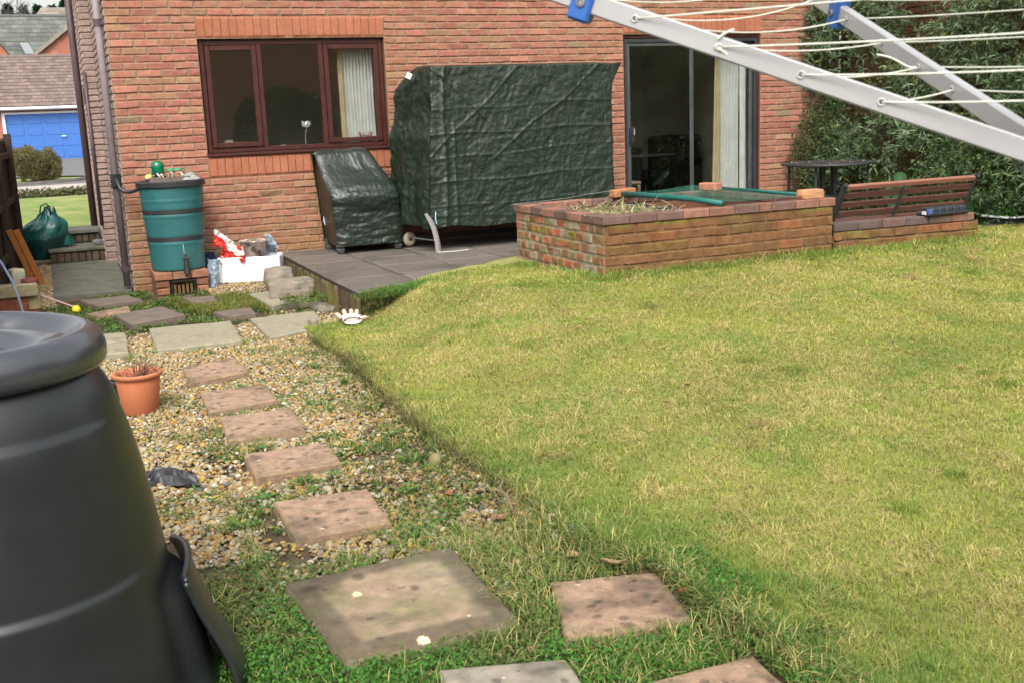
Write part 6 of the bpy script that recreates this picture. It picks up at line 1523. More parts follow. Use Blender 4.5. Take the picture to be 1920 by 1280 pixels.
    for (sx, sy) in spots:
        m = rg.integers(14, 30); a = rg.uniform(0, 2*PI, m); el = rg.uniform(.15, 1.0, m); D = np.stack([np.cos(a)*np.cos(el), np.sin(a)*np.cos(el), np.sin(el)], -1)
        r0 = rg.uniform(0, .05, m); P = np.stack([sx+r0*np.cos(a), sy+r0*np.sin(a), soil_z(sx+0*a, sy+0*a)+.008], -1)
        L = rg.uniform(.03, .075, m); t = rg.random((m, 1)); c = np.array([.05, .14, .025])*(1-t)+np.array([.13, .25, .05])*t
        leaves(mb, P, D, np.tile([0, 0, 1.0], (m, 1)), L, L*rg.uniform(.14, .28, m), c)
    tag(obj('rosette_weeds', mb, M_LEAF, smooth=True), 'small green weed rosettes in the gravel', None, kind='stuff')
    # twiggy litter and leaf mould in the gravel near the lawn edge
    mb = MB(); N = 5600; y = rg.uniform(-9.3, -4.3, N); x = lawn_edge_x(y)-np.abs(rg.normal(0, .20, N)); cl = rg.integers(0, 6, 1500); cx_ = np.array([-1.05, -.15, -.30, -.95, .05, -.2])[cl]; cy_ = np.array([-5.85, -6.85, -7.15, -6.05, -5.6, -8.3])[cl]; x = np.concatenate([x, cx_+rg.normal(0, .09, 1500)]); y = np.concatenate([y, cy_+rg.normal(0, .10, 1500)]); N = len(x); k = offslab(x, y, .01) & (rg.random(N) < sstep(-4.0, -7.5, y)*.7+.25); x, y = x[k], y[k]; n = len(x)
    D = np.stack([rg.normal(size=n), rg.normal(size=n), rg.normal(0, .25, n)], -1); sz = rg.uniform(.008, .03, n)
    c = np.array([[.22, .13, .075], [.12, .075, .05], [.34, .24, .14], [.09, .06, .05]])[rg.integers(0, 4, n)]*rg.uniform(.8, 1.2, (n, 1))
    simple_leaves(mb, np.stack([x, y, soil_z(x, y)+.012+rg.random(n)*.01], -1), D, rdir(n, rg)*.4+np.array([0, 0, 1.]), sz, sz*rg.uniform(.15, .6, n), c)
    tag(obj('leaf_litter', mb, M_LEAF), 'brown twigs and leaf litter along the lawn edge', None, kind='stuff')
    # dry stems in the raised bed and in the pot
    mb = MB(); N = 520; x = rg.uniform(BX0+.16, 3.42, N); y = rg.uniform(BY0+.18, BY1-.2, N)
    for i in range(N):
        a = rg.uniform(0, 2*PI); L = rg.uniform(.06, .26); z = .40+rg.uniform(0, .10); el = rg.normal(.08, .28)
        p = np.array([x[i], y[i], z]); d = np.array([math.cos(a)*math.cos(el), math.sin(a)*math.cos(el), math.sin(el)])
        c = np.array([[.50, .40, .24], [.40, .29, .16], [.58, .50, .34], [.22, .30, .08], [.26, .17, .10]][rg.choice(5, p=[.34, .22, .2, .12, .12])])
        bend = rg.normal(0, .03, 3)*np.array([1, 1, .6]); mb.tube([tuple(p), tuple(p+d*L*.5+bend), tuple(p+d*L)], rg.uniform(.002, .0045), 4, c, cap=False)
    N = 420; P = np.stack([rg.uniform(BX0+.2, 3.3, N), rg.uniform(BY0+.2, BY1-.3, N), .42+rg.random(N)*.08], -1); L = rg.uniform(.05, .14, N)
    leaves(mb, P, np.stack([rg.normal(size=N), rg.normal(size=N), rg.uniform(.1, 1.2, N)], -1), np.tile([0, 0, 1.], (N, 1)), L, L*.12, np.array([[.42, .34, .2], [.16, .26, .06], [.5, .44, .28]])[rg.integers(0, 3, N)])
    tag(obj('dead_stems', mb, M_LEAF), 'tangle of dead stems and straw in the left half of the raised bed', None, kind='stuff')
    dpt = thing('dry_plant', 'dry brown twiggy plant growing in the terracotta pot', 'plant', (-1.2, -5.14, -.08)); mb = MB()
    for i in range(42):
        a = rg.uniform(0, 6.28); r0 = rg.uniform(0, .09); p = np.array([-1.20+r0*math.cos(a), -5.14+r0*math.sin(a), -.09]); L = rg.uniform(.04, .12); e = p+np.array([rg.normal(.01, .04), rg.normal(0, .04), L])
        mb.tube([tuple(p), tuple((p+e)/2+rg.normal(0, .012, 3)), tuple(e)], .0018, 4, (.24, .12, .08), cap=False)
    obj('stems', mb, M_LEAF, dpt); mb = MB()
    P = np.stack([-1.16+rg.normal(0, .06, 120), -5.14+rg.normal(0, .06, 120), -.08+rg.random(120)*.09], -1); L = rg.uniform(.01, .022, 120); leaves(mb, P, rdir(120, rg), rdir(120, rg), L, L*.5, np.array([.28, .15, .09])*rg.uniform(.6, 1.4, (120, 1)))
    obj('dead_leaves', mb, M_LEAF, dpt)
    # single fallen leaves and sticks one can count
    def leaf(x, y, L, a, col, onlawn=True, label=None, group='fallen brown leaves on the lawn'):
        z = float(lawn_z(x, y))+.022 if onlawn else float(soil_z(x, y))+.03
        n = 9; U, V = np.meshgrid(np.linspace(-1, 1, n), np.linspace(0, 1, 12), indexing='ij')
        w = L*.34*np.sin(PI*V)**.7*(1+.15*np.sin(V*22))
        X = L*(V-.5); Y = U*w; Z = .09*L*U**2+.06*L*np.sin(V*5+a)+.02*L*U
        M = RT((x, y, z), rz=a, rx=.2*math.sin(a*3)); P = xf(np.stack([X, Y, Z], -1).reshape(-1, 3), M).reshape(n, 12, 3)
        mb = MB().grid(P, np.array(col)*np.ones(P.shape)*(1-.25*np.exp(-np.abs(U)*9))[..., None])
        tag(obj('fallen_leaf', mb, M_LEAF, smooth=True, origin=(x, y, z)), label or 'small dry brown leaf lying on the open lawn', 'leaf', group)
    for i, (x, y, L) in enumerate(((2.98, -7.39, .055), (1.447, -7.0, .05), (1.20, -7.19, .035), (3.10, -5.93, .04), (1.44, -5.68, .03), (3.35, -4.85, .05), (4.15, -4.62, .06), (4.9, -4.65, .05), (5.45, -4.72, .06), (5.9, -4.7, .05), (4.5, -4.75, .05), (5.1, -4.95, .04), (2.0, -6.2, .03), (2.25, -7.6, .04))):
        leaf(x, y, L, i*1.3, [(.40, .22, .12), (.42, .28, .16), (.14, .08, .05), (.48, .36, .24)][i % 4])
    gl = 'fallen leaves between the slabs and lawn edge'
    for i, (x, y, L, on, lab) in enumerate(((-.33, -8.15, .075, False, 'curled tan leaf just above the large stained slab'), (.054, -8.42, .07, False, 'tan leaf in the rough grass above the mottled pink slab'), (.13, -8.60, .10, True, 'long brown leaf in the rough grass right of the mottled pink slab corner'), (-.03, -7.90, .09, False, 'narrow dry brown leaf at the lawn edge above the coarse grass'), (-.10, -7.50, .06, False, 'brown leaf in the gravel beside the dull ball'), (.22, -8.95, .07, False, 'reddish brown leaf in the hollow beside the mottled pink slab'), (-.36, -8.98, .06, False, 'upright brown leaf between the large slab and the mottled slab'))):
        leaf(x, y, L, i*1.1+.4, [(.52, .33, .22), (.45, .27, .16), (.40, .26, .17), (.36, .20, .13), (.40, .16, .09), (.28, .08, .04), (.3, .19, .09)][i], on, lab, gl)
    tag(obj('stick', MB().tube([(-.19, -6.42, -.262), (-.15, -6.36, -.258), (-.10, -6.31, -.262)], .007, 6, (.15, .10, .08)), M_ATTR_R, origin=(-.15, -6.36, -.26)), 'short dark stick lying on the gravel beside the slabs', 'stick')
    tag(obj('twig', MB().tube([(.0, -7.98, -.20), (.02, -7.9, -.185), (.03, -7.78, -.18), (.07, -7.72, -.165)], .004, 5, (.24, .17, .12)), M_ATTR_R, origin=(.02, -7.9, -.19)), 'bent thin twig hanging over the lawn edge', 'stick')
make_weeds()

# ------------------------------------------------------------------ right boundary: brick wall, climbing shrub, big leaves
def make_right():
    t = thing('boundary_wall', 'high orange brown brick boundary wall behind the climbing shrub on the right', 'wall', (8.25, -3, 0))
    pal = lambda n, rg: (np.array([.22, .10, .052])*rg.uniform(.7, 1.15, (n, 1)), np.array([.17, .10, .06])*rg.uniform(.7, 1.1, (n, 1)))
    mb = MB(); bricks(mb, (8.22, 0, 0), (0, 1, 0), (-1, 0, 0), -6.6, -.02, -.2, 3.4, BW, .075, pal, 71, wob=.004)
    panel(mb, (8.221, 0, 0), (0, 1, 0), (0, 0, 1), -6.6, -.02, -.3, 3.4, [], (.2, .13, .08)); mb.box(8.222, 8.42, -6.6, -.02, -.3, 3.4, (.3, .15, .08)); obj('wall_face', mb, M_BRICK_OLD, t)
    rg = np.random.default_rng(21)
    s = thing('climbing_shrub', 'dense climbing evergreen shrub with long narrow leaves covering the right wall', 'shrub', (7.9, -2.5, .05))
    # twigs
    mb = MB()
    for i in range(110):
        y = rg.uniform(-5.6, -.05); z = rg.uniform(.05, 1.4); p = np.array([8.12, y, z]); P = [tuple(p)]
        for k in range(5): p = p+np.array([rg.normal(-.055, .05), rg.normal(0, .10), rg.uniform(.02, .24)]); P.append(tuple(p))
        mb.tube(P, [.011, .009, .007, .005, .004, .002], 5, (.12, .08, .05), cap=False)
    obj('stems', mb, M_ATTR_R, s)
    def thick(y, z): return .30+.42*fbm(y*.9+5, z*.9, 0, 3, 61)+.28*sstep(1.5, .3, z)+.18*sstep(-1.5, -4.0, y)
    # long-leaved rosettes
    K = 9600; y = rg.uniform(-6.0, .02, K); z = rg.uniform(.25, 3.3, K); q = rg.random(K)**.45
    dn = fbm(y*1.5, z*1.5, 0, 3, 63); k = rg.random(K) < np.clip(sstep(.36, .50, dn), .06, 1)*np.where(z < .55, .6, 1)
    y, z, q = y[k], z[k], q[k]; x = 8.18-thick(y, z)*q
    # spill over the end of the house wall
    M1 = 200; y2 = rg.uniform(-.22, -.04, M1); z2 = rg.uniform(.7, 2.9, M1); x2 = 8.15-rg.random(M1)**1.8*(.32+.25*fbm(z2*2, z2*0, 0, 2, 4)); x = np.concatenate([x, x2]); y = np.concatenate([y, y2]); z = np.concatenate([z, z2]); q = np.concatenate([q, rg.random(M1)])
    K = len(x); m = 8
    cen = np.repeat(np.stack([x, y, z], -1), m, 0); axis = np.repeat(np.stack([-1.0+0*x, rg.normal(0, .6, K), rg.uniform(-.2, 1.0, K)], -1), m, 0); axis /= np.linalg.norm(axis, axis=1)[:, None]
    D = rdir(K*m, rg)*.95+axis*.75+np.array([0, 0, -.12]); P = cen+axis*rg.uniform(-.05, .03, (K*m, 1)); L = rg.uniform(.06, .125, K*m)
    t_ = rg.random((K*m, 1)); qq = np.repeat(q, m)[:, None]; tone = np.repeat(rg.uniform(.5, 1.45, K), m)[:, None]
    c = (np.array([.095, .155, .072])*(1-t_)+np.array([.20, .275, .145])*t_)*tone; pale = rg.random(K*m) < .12; c[pale] = np.array([.28, .35, .21]); yl = rg.random(K*m) < .02; c[yl] = np.array([.38, .33, .06])
    mb = MB(); leaves(mb, P, D, axis+rdir(K*m, rg)*.4, L, L*rg.uniform(.13, .2, K*m), c, bend=.5)
    obj('foliage', mb, M_LEAF, s, smooth=True)
    # small dark ivy-like leaves low down and at the house corner
    K = 52000; y = rg.uniform(-6.2, -.02, K); z = rg.random(K)**1.3*2.2; x = 8.2-(thick(y, z)+.12)*rg.random(K)**.4
    k = rg.random(K) < np.clip(sstep(.3, .55, fbm(y*2.5, z*2.5, 2, 3, 65))*np.clip(1.35-z*.6, .25, 1), 0, 1)
    x, y, z = x[k], y[k], z[k]; K = len(x); t_ = rg.random((K, 1)); c = np.array([.03, .075, .022])*(1-t_)+np.array([.09, .135, .035])*t_
    L = rg.uniform(.022, .05, K); mb = MB(); simple_leaves(mb, np.stack([x, y, z], -1), rdir(K, rg), rdir(K, rg)+np.array([-.8, 0, .5]), L, L*.75, c*rg.uniform(.6, 1.3, (K, 1)))
    obj('undergrowth', mb, M_LEAF, s)
    # brown straggly bush at the corner by the table
    b = thing('corner_bush', 'brown green small leaved bush in the corner between house wall and climber', 'bush', (7.85, -.45, 0))
    mb = MB()
    for i in range(40):
        a, e = rg.uniform(0, 6.28), rg.uniform(.5, 1.4); P = [(7.85, -.45, 0)]
        for k in range(1, 5): P.append((7.85+.11*k*math.cos(a)*math.cos(e)+rg.normal(0, .02), -.45+.10*k*math.sin(a)*math.cos(e)+rg.normal(0, .02), .26*k*math.sin(e)))
        mb.tube(P, [.01, .008, .006, .004, .002], 4, (.10, .07, .045), cap=False)
    obj('stems', mb, M_ATTR_R, b)
    K = 15000; d = rdir(K, rg); r = rg.random(K)**.4; P = np.stack([7.75+.62*r*d[:, 0], -.42+.36*r*d[:, 1], .72+.60*r*d[:, 2]], -1); k = (P[:, 1] < -.02) & (fbm(P[:, 0]*5, P[:, 1]*5, P[:, 2]*5, 2, 3) > .38) & (P[:, 0] < 8.2); P = P[k]; K = len(P)
    L = rg.uniform(.012, .032, K); t_ = rg.random((K, 1)); c = np.array([.09, .085, .035])*(1-t_)+np.array([.14, .13, .05])*t_
    mb = MB(); simple_leaves(mb, P, rdir(K, rg), rdir(K, rg), L, L*.6, c); obj('foliage', mb, M_LEAF, b)
    # broad leaved plant behind the bench end
    def broad(label, x0, y0, z0, n, sz, spread, seed):
        rg = np.random.default_rng(seed); t = thing('broad_leaved_plant', label, 'plant', (x0, y0, 0)); 
        for i in range(n):
            a = rg.uniform(0, 2*PI); r = rg.uniform(.05, spread); px, py = x0+r*math.cos(a), y0+r*.5*math.sin(a); pz = z0+rg.uniform(-.12, .14); L = sz*rg.uniform(.7, 1.15)
            mb = MB(); U, V = np.meshgrid(np.linspace(-1, 1, 9), np.linspace(0, 1, 10), indexing='ij'); w = L*.40*np.sin(PI*np.clip(V*.93+.04, 0, 1))**.75
            M = RT((px, py, pz), rx=rg.uniform(-.3, .5), ry=rg.uniform(.2, 1.0), rz=rg.uniform(PI*.6, PI*1.5)); P = xf(np.stack([L*V, U*w, -.25*L*V**2+.10*L*U**2], -1).reshape(-1, 3), M).reshape(9, 10, 3)
            mb.grid(P, (np.array([.035, .10, .035])*rg.uniform(.8, 1.3))*np.ones(P.shape)*(1+.35*np.exp(-np.abs(U)*8))[..., None]); mb.tube([(x0, y0, -.02), (px*.5+x0*.5, py, pz*.6), (px, py, pz)], .006, 5, (.08, .12, .04))
            obj('leaf', mb, M_LEAF, t, smooth=True)
    broad('low plant with big dark rounded leaves beyond the right end of the bench', 7.35, -3.1, .24, 13, .22, .22, 5)
    broad('large dull green leaves rising above the bench back in front of the climber', 7.0, -2.3, .42, 6, .22, .22, 8)
    t = thing('plant_tray', 'white rimmed black tray of small green plants at the right edge of the lawn', 'plant tray', (7.6, -3.55, .0))
    obj('tray_body', MB().bbox(7.30, 7.95, -3.75, -3.40, .02, .13, .02, (.025, .026, .03)), M_ATTR, t)
    mb = MB()
    for q in ((7.27, 7.98, -3.78, -3.745), (7.27, 7.98, -3.405, -3.37), (7.27, 7.305, -3.78, -3.37), (7.945, 7.98, -3.78, -3.37)): mb.bbox(q[0], q[1], q[2], q[3], .131, .15, .004, (.6, .62, .62))
    obj('rim', mb, M_ATTR, t)
    K = 700; P = np.stack([rg.uniform(7.32, 7.93, K), rg.uniform(-3.74, -3.41, K), .13+rg.random(K)*.09], -1); L = rg.uniform(.02, .05, K); mb = MB(); leaves(mb, P, rdir(K, rg)+np.array([0, 0, .5]), rdir(K, rg)+np.array([0, 0, 1.]), L, L*.6, np.array([.09, .21, .04])*rg.uniform(.6, 1.3, (K, 1)))
    tag(obj('tray_plants', mb, M_LEAF, origin=(7.6, -3.55, .1)), 'small bright green seedlings filling the white rimmed tray', 'plant')
    # soil strip with litter under the climber
    X, Y = np.meshgrid(np.linspace(6.1, 8.3, 50), np.linspace(-6.4, 0, 90), indexing='ij'); Z = .055-.06*sstep(-3.6, -3.3, Y)*1+.05*sstep(6.9, 7.8, X)+.03*(fbm(X*6, Y*6, 0, 3, 3)-.5); Z = Z-.4*((Y > -3.5) & (X < 7.2))
    Z = np.where((X < 6.9+.25*fbm(Y*2, Y*0, 0, 2, 5)) & (Y < -3.4), -.2, Z)
    tag(obj('border_soil', MB().grid(np.stack([X, Y, Z], -1), flip=False), M_SOIL, smooth=True), kind='structure')
make_right()

# ------------------------------------------------------------------ beyond the house: front lawn, drive, garage, houses, trees
def sheet(name, poly, z, m, kind='structure'):
    mb = MB().add([(x, y, z if not callable(z) else z(x, y)) for (x, y) in poly], [tuple(range(len(poly)))]); return tag(obj(name, mb, m), kind=kind)
fz = lambda x, y: .035+.0035*max(0, min(41, y-4))
def make_front():
    mg = mat('front_grass', (.13, .22, .035), (.22, .27, .07), 5, 1, 1.0, 40, c3=(.34, .31, .13), s3=1.1, t3=(.45, .7))
    sheet('front_lawn', [(-12, 4.0), (-.0, 4.0), (2, 12.2), (-12, 12.9)], lambda x, y: fz(x, y)+.03, mg)
    mp = mat('block_paving', (.42, .36, .32), (.34, .29, .26), 3, .9, .2, 30)
    sheet('pavement', [(-12, 13.0), (3, 12.3), (3, 17.9), (-12, 17.9)], lambda x, y: fz(x, y)+.02, mp)
    mt = mat('tarmac', (.135, .135, .13), (.11, .11, .108), 1.5, .95, .2, 30)
    sheet('driveway', [(-14, 17.9), (8, 17.9), (12, 48), (-14, 48)], lambda x, y: fz(x, y)+.012, mt)
    # kidney-shaped verge with the clipped bush
    P = [(-3.2+2.6*math.cos(a)+.2*math.sin(2*a), 20.3+1.9*math.sin(a)) for a in np.linspace(0, 2*PI, 28)[:-1]]
    mb = MB(); n = len(P); mb.add([(x, y, fz(x, y)+.05) for x, y in P], [tuple(range(n))]); tag(obj('verge', mb, mg), kind='structure')
    mb = MB(); Q = [((x+3.2)*1.05-3.2, (y-20.3)*1.07+20.3) for x, y in P]; V = [(x, y, fz(x, y)+.09) for x, y in P]+[(x, y, fz(x, y)+.09) for x, y in Q]+[(x, y, fz(x, y)) for x, y in Q]
    mb.add(V, [(i, (i+1) % n, n+(i+1) % n, n+i) for i in range(n)]+[(n+i, n+(i+1) % n, 2*n+(i+1) % n, 2*n+i) for i in range(n)]); tag(obj('kerb', mb, mat('kerb_stone', (.20, .18, .17), (.15, .14, .13), 5, .9)), kind='structure')
    rg = np.random.default_rng(30)
    # rough border plants at the far edge of the front lawn
    mb = MB(); K = 9000; x = rg.uniform(-3.6, .4, K); y = rg.normal(12.72, .10, K); z = fz(0, 12.7)+rg.random(K)**2*.18*np.clip(fbm(x*2, y*0, 0, 2, 3)*1.6, .2, 1); L = rg.uniform(.03, .09, K)
    t_ = rg.random((K, 1)); simple_leaves(mb, np.stack([x, y, z], -1), rdir(K, rg), rdir(K, rg), L, L*.5, np.array([.15, .11, .07])*(1-t_)+np.array([.13, .17, .06])*t_); tag(obj('border_plants', mb, M_LEAF), 'low scruffy border plants between front lawn and pavement', None, kind='stuff')
    b = thing('clipped_bush', 'rounded olive brown clipped bush in front of the blue garage door', 'bush', (-1.75, 20, .1))
    mb = MB(); 
    for i in range(30):
        a = rg.uniform(0, 6.28); mb.tube([(-1.75, 20, .1), (-1.75+.3*math.cos(a), 20+.3*math.sin(a), .4), (-1.75+.52*math.cos(a), 20+.5*math.sin(a), .75)], [.02, .012, .005], 4, (.12, .08, .05), cap=False)
    obj('stems', mb, M_ATTR_R, b)
    K = 34000; d = rdir(K, rg); r = rg.random(K)**.28; sq = np.max(np.abs(d), axis=1)**-.45; P = np.stack([-1.80+.62*r*d[:, 0]*sq, 20+.6*r*d[:, 1]*sq, .60+.44*r*d[:, 2]*sq], -1); P += (np.stack([fbm(P[:, 0]*3, P[:, 2]*3, 0, 3, 2+i_) for i_ in range(3)], -1)-.5)*.34; P += rg.normal(0, .02, P.shape); k = P[:, 2] > .12; P = P[k]; K = len(P)
    L = rg.uniform(.02, .045, K); t_ = rg.random((K, 1)); c = (np.array([.13, .13, .05])*(1-t_)+np.array([.22, .17, .08])*t_)*rg.uniform(.7, 1.2, (K, 1)); mb = MB(); simple_leaves(mb, P, rdir(K, rg), rdir(K, rg), L, L*.7, c); obj('foliage', mb, M_LEAF, b)
    # garage
    mroof = mat('roof_tiles_brown', (1, 1, 1), (.8, .78, .75), 6, .9, .4, 20, attr=True); mbr = mat('far_brick', (.36, .135, .085), (.29, .12, .08), 3, .95, .3, 10, c3=(.40, .18, .11), s3=1.2); mnb = mat('neighbour_brick', (.52, .27, .18), (.46, .22, .15), 3, .95)
    def tiled(mb, e0, e1, up, n_rows, col, rg, tw=.30):
        """rows of overlapping tiles from eave line e0-e1 up along vector up"""
        e0, e1, up = np.array(e0, float), np.array(e1, float), np.array(up, float); L = np.linalg.norm(e1-e0); u = (e1-e0)/L; nrm = np.cross(u, up); nrm /= np.linalg.norm(nrm)
        nt_ = int(L/tw)
        for r in range(n_rows):
            a = e0+up*r/n_rows; off = (r % 2)*tw/2
            S = np.arange(-1, nt_+1)*tw+off
            for s in S:
                s0, s1 = max(s, 0), min(s+tw-.012, L)
                if s1-s0 < .05: continue
                c = np.array(col)*rg.uniform(.75, 1.25); p = [a+u*s0+nrm*.035, a+u*s1+nrm*.035, a+u*s1+up/n_rows*1.1+nrm*.008, a+u*s0+up/n_rows*1.1+nrm*.008, a+u*s0-nrm*.0, a+u*s1-nrm*.0]
                mb.add(p, [(0, 1, 2, 3), (4, 5, 1, 0)], c)
    rgt = np.random.default_rng(5)
    g = thing('garage', 'detached garage with bright blue panelled door, white gutter and brown tiled roof', 'garage', (0, 46, .2))
    z0 = .16
    mb = MB(); mb.box(-6.0, -3.25, 45, 45.22, z0-.2, 2.62); mb.box(2.05, 5, 45, 45.22, z0-.2, 2.62); mb.box(-3.25, 2.05, 45.01, 45.2, 2.36, 2.62); mb.box(-6, -5.8, 45.22, 52, z0-.2, 2.62); mb.box(4.8, 5, 45.22, 52, z0-.2, 2.62); mb.box(-5.8, 4.8, 51.8, 52, z0-.2, 2.62); obj('wall', mb, mbr, g)
    mb = MB(); mb.box(-3.25, -3.12, 44.97, 45.1, z0, 2.42, (.72, .72, .72)); mb.box(1.92, 2.05, 44.97, 45.1, z0, 2.42, (.72, .72, .72)); mb.box(-3.12, 1.92, 44.975, 45.1, 2.33, 2.42, (.72, .72, .72)); fr = obj('door_frame', mb, M_ATTR, g)
    mblue = mat('blue_door_paint', (.045, .150, .46), (.040, .140, .43), .8, .45, .03, 20)
    mb = MB(); mb.box(-3.12, 1.92, 45.06, 45.1, z0, 2.33)
    for i in range(6):
        for j in range(4): mb.bbox(-3.02+i*.82, -3.02+i*.82+.66, 45.045, 45.065, z0+.10+j*.535, z0+.10+j*.535+.40, .015)
    d = obj('garage_door', mb, mblue, g)
    mb = MB(); mb.tube([(-.75, 44.98, 1.25), (-.55, 44.98, 1.25)], .025, 8, (.7, .72, .75)); obj('handle', mb, M_ATTR, d)
    mb = MB(); mb.bbox(-6.3, 5.3, 44.55, 44.72, 2.52, 2.66, .03, (.62, .63, .62)); mb.box(-6.3, 5.3, 44.72, 45.0, 2.50, 2.56, (.5, .5, .48)); obj('gutter', mb, M_ATTR, g)
    mb = MB(); tiled(mb, (-6.3, 44.6, 2.68), (5.3, 44.6, 2.68), (0, 4.1, 2.50), 15, (.185, .135, .12), rgt, .28); mb.add([(-6.3, 44.6, 2.64), (5.3, 44.6, 2.64), (5.3, 48.7, 5.16), (-6.3, 48.7, 5.16), (-6.3, 52.8, 2.64), (5.3, 52.8, 2.64)], [(0, 1, 2, 3), (3, 2, 5, 4)], (.10, .07, .06))
    mb.tube([(-6.3, 48.7, 5.18), (5.3, 48.7, 5.18)], .11, 8, (.17, .13, .12)); obj('roof', mb, mroof, g)
    # grey roofed house behind
    h = thing('grey_roofed_house', 'house with grey green tiled roof and a brick gable beyond the garage', 'house', (-2, 62, .2))
    mb = MB(); mb.box(-9, -.2, 60.2, 60.45, .1, 5.85); mb.box(-9, -8.8, 60.4, 68, .1, 5.85); obj('wall', mb, mbr, h)
    mb = MB(); tiled(mb, (-9.3, 59.8, 5.98), (1.5, 59.8, 5.98), (0, 4.4, 2.62), 9, (.125, .135, .12), rgt, .45); mb.add([(-9.3, 59.8, 5.94), (1.5, 59.8, 5.94), (1.5, 64.2, 8.56), (-9.3, 64.2, 8.56), (-9.3, 68.6, 5.94), (1.5, 68.6, 5.94)], [(0, 1, 2, 3), (3, 2, 5, 4)], (.08, .085, .075)); mb.tube([(-9.3, 64.2, 8.6), (1.5, 64.2, 8.6)], .13, 8, (.10, .11, .10)); obj('roof', mb, mroof, h)
    mb = MB(); mb.box(-2.85, -1.30, 59.60, 59.76, 5.86, 5.99, (.72, .74, .74)); mb.bbox(-2.5, -1.5, 60.1, 60.2, 4.9, 5.75, .02, (.7, .7, .7)); obj('gutter', mb, M_ATTR, h)
    mb = MB(); mb.add([(-1.45, 57, 0), (7, 57, 0), (7, 57, 5.9), (2.78, 57, 9.0), (-1.45, 57, 5.9), (-1.45, 60.3, 0), (-1.45, 60.3, 5.9)], [(0, 1, 2, 3, 4), (5, 0, 4, 6)]); mb.box(1, 2.2, 56.95, 57, 3.6, 4.8); obj('gable', mb, mbr, h)
    mb = MB(); mb.add([(-1.62, 56.75, 5.82), (2.78, 56.75, 9.22), (2.78, 56.75, 8.98), (-1.62, 56.75, 5.58), (-1.62, 60.5, 5.82), (2.78, 64, 9.22)], [(0, 3, 2, 1), (0, 1, 5, 4)], (.26, .24, .20)); mb.add([(7.2, 56.75, 5.82), (2.78, 56.75, 9.22), (2.78, 64, 9.22), (7.2, 60.5, 5.82)], [(0, 1, 2, 3)], (.24, .22, .19)); obj('gable_roof', mb, mroof, h)
    mb = MB(); mb.add([(-1.95, 59.3, 6.02), (-1.45, 59.3, 6.02), (-1.75, 60.6, 6.75), (-2.2, 60.6, 6.75)], [(0, 1, 2, 3)], (.22, .24, .25)); obj('lead_flashing', mb, M_ATTR, h)
    h = thing('brick_gable_house', 'red brick house gable cut by the left edge of the view', 'house', (-5, 57, .2))
    mb = MB(); mb.add([(-9, 56.5, 0), (-2.72, 56.5, 0), (-2.72, 56.5, 5.75), (-4.6, 56.5, 8.2), (-9, 56.5, 8.2), (-2.72, 59.8, 0), (-2.72, 59.8, 5.75)], [(0, 1, 2, 3, 4), (1, 5, 6, 2)]); obj('wall', mb, mbr, h)
    mb = MB(); mb.add([(-2.55, 56.3, 5.55), (-4.6, 56.3, 8.35), (-4.6, 64, 8.35), (-2.55, 60, 5.55)], [(0, 3, 2, 1)], (.16, .16, .14)); obj('roof', mb, mroof, h)
    h = thing('tan_roofed_house', 'distant house with tan roof showing above the grey roof', 'house', (2, 78, .2))
    mb = MB(); mb.box(-2.5, 9, 76, 84, 0, 7.9); obj('wall', mb, mbr, h)
    mb = MB(); tiled(mb, (-2.2, 75, 8.1), (10, 75, 8.1), (1.6, 4.8, 2.6), 7, (.22, .19, .15), rgt, .6); mb.add([(-2.2, 75, 8.05), (10, 75, 8.05), (10, 79.8, 10.65), (-.6, 79.8, 10.65), (-2.2, 84, 8.05)], [(0, 1, 2, 3), (0, 3, 4)], (.2, .17, .14)); obj('roof', mb, mroof, h)
    # trees on the skyline
    def conifer(x, y, z0, H, r, seed, label, name='conifer_tree', col=(.030, .065, .038)):
        rg = np.random.default_rng(seed); t = thing(name, label, 'tree', (x, y, z0)); mb = MB().tube([(x, y, z0), (x, y, z0+H*.95)], [.22, .03], 8, (.10, .07, .05)); obj('trunk', mb, M_ATTR_R, t)
        K = 4200; u = rg.random(K)**.7; zz = z0+.12*H+u*H*.88; rr = r*(1-u)**.8*(.45+.55*rg.random(K)**.5)*(.75+.5*vnoise(zz*3, 0*zz, 0, seed)); a = rg.uniform(0, 2*PI, K)
        P = np.stack([x+rr*np.cos(a), y+rr*np.sin(a), zz], -1); D = np.stack([np.cos(a), np.sin(a), rg.normal(.1, .5, K)], -1); L = rg.uniform(.18, .5, K); mb = MB(); simple_leaves(mb, P, D, rdir(K, rg)+np.array([0, 0, 1.]), L, L*.45, np.array(col)*rg.uniform(.6, 1.5, (K, 1))); obj('crown', mb, M_LEAF, t)
    for i, (x, y, H) in enumerate(((-4.6, 96, 11.6), (-3.2, 99, 12.4), (-1.9, 95, 11.8), (-.7, 98, 12.2), (.5, 96, 12.0), (1.7, 99, 13.0), (2.9, 97, 13.4), (-5.9, 98, 12.4))):
        conifer(x, y, 0, H+.5, 2.3, 200+i, 'dark conifer, one in the far row on the skyline above the roofs'); 
    for o in bpy.data.objects:
        if o.get('category') == 'tree' and o.name.startswith('conifer'): o['group'] = 'far row of dark conifers above the roofs'
    # bare tree at the far left
    t = thing('bare_tree', 'tall thin bare branched tree against the sky in the top left corner', 'tree', (-5.2, 84, 0)); rg = np.random.default_rng(44); mb = MB()
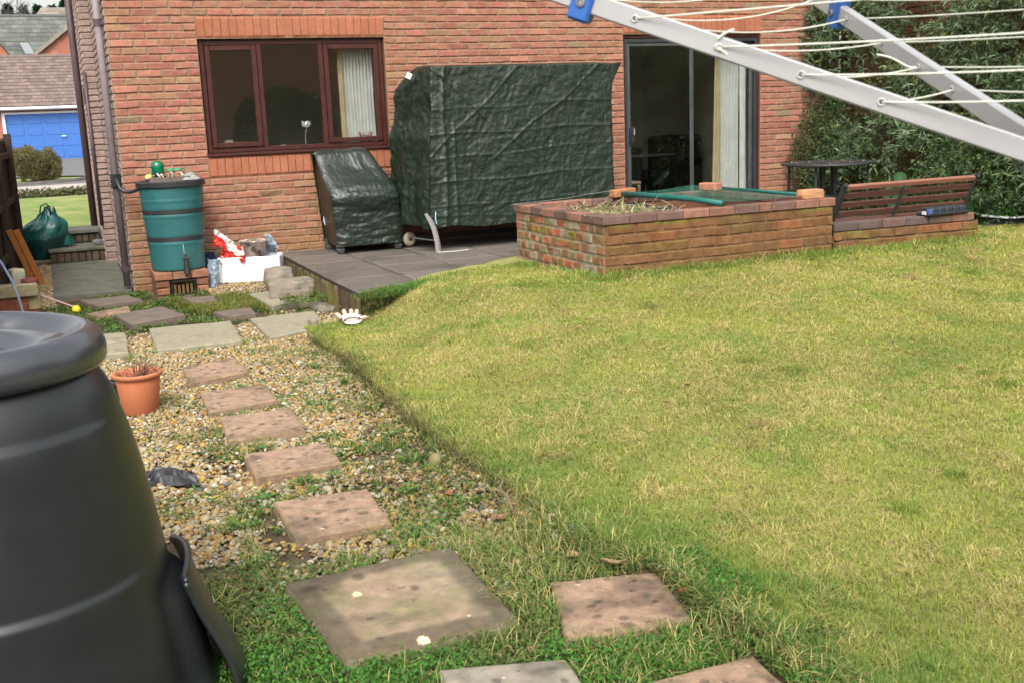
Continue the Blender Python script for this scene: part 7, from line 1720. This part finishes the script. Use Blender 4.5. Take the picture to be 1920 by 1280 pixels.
    def branch(p, d, L, r, k):
        q = p+d*L; mb.tube([tuple(p), tuple((p+q)/2+rg.normal(0, L*.04, 3)), tuple(q)], [r, r*.8, r*.6], 5, (.16, .145, .15), cap=False)
        if k == 0: return
        for i in range(3 if k > 1 else 4):
            dd = d+rg.normal(0, .42, 3); dd /= np.linalg.norm(dd); branch(p+d*L*rg.uniform(.6, 1), dd, L*rg.uniform(.55, .8), r*.55, k-1)
    branch(np.array([-5.2, 84, 0.]), np.array([.02, 0, 1.]), 6.5, .22, 5)
    obj('trunk', mb, M_ATTR_R, t)
    # seen only mirrored in the glass: trees and a neighbour's house behind the photographer
    h = thing('neighbour_house', 'brick neighbour house behind the photographer, mirrored faintly in the windows', 'house', (0, -30, 0)); mb = MB(); mb.box(-.5, 14.5, -36, -29, -.4, 5.2); obj('wall', mb, mnb, h)
    mb = MB(); tiled(mb, (14.8, -28.6, 5.2), (-.8, -28.6, 5.2), (0, -4.0, 2.9), 10, (.10, .075, .065), rgt, .6); mb.add([(-.8, -28.6, 5.15), (14.8, -28.6, 5.15), (14.8, -32.6, 8.05), (-.8, -32.6, 8.05)], [(0, 1, 2, 3)], (.09, .07, .06)); obj('roof', mb, mroof, h)
    for i, (x, y, H, r) in enumerate(((6, -25, 2.4, 1.6), (17.5, -22, 10, 3.8), (-6, -24, 6.5, 2.6), (22, -19, 10.5, 4.2), (27, -15, 10, 4.2), (-11.5, -20, 8, 3.0), (12.5, -25, 2.6, 1.8))):
        rg = np.random.default_rng(300+i); t = thing('garden_tree', 'leafy garden tree behind the photographer, mirrored in the windows', 'tree', (x, y, -.3), 'garden trees behind the photographer'); mb = MB()
        mb.tube([(x, y, -.3), (x+.1, y, H*.3), (x, y, H*.6)], [.2, .15, .06], 8, (.10, .08, .06)); obj('trunk', mb, M_ATTR_R, t)
        K = 9000; d = rdir(K, rg); q = rg.random(K)**.35; P = np.stack([x+r*q*d[:, 0], y+r*q*d[:, 1], H*.55+H*.46*q*d[:, 2]], -1); k = fbm(P[:, 0]*.9, P[:, 1]*.9, P[:, 2]*.9, 2, i) > .3; P = P[k]; K = len(P)
        L = rg.uniform(.18, .42, K); mb = MB(); simple_leaves(mb, P, rdir(K, rg), rdir(K, rg), L, L*.6, np.array([.055, .085, .03])*rg.uniform(.6, 1.4, (K, 1))); obj('crown', mb, M_LEAF, t)
make_front()
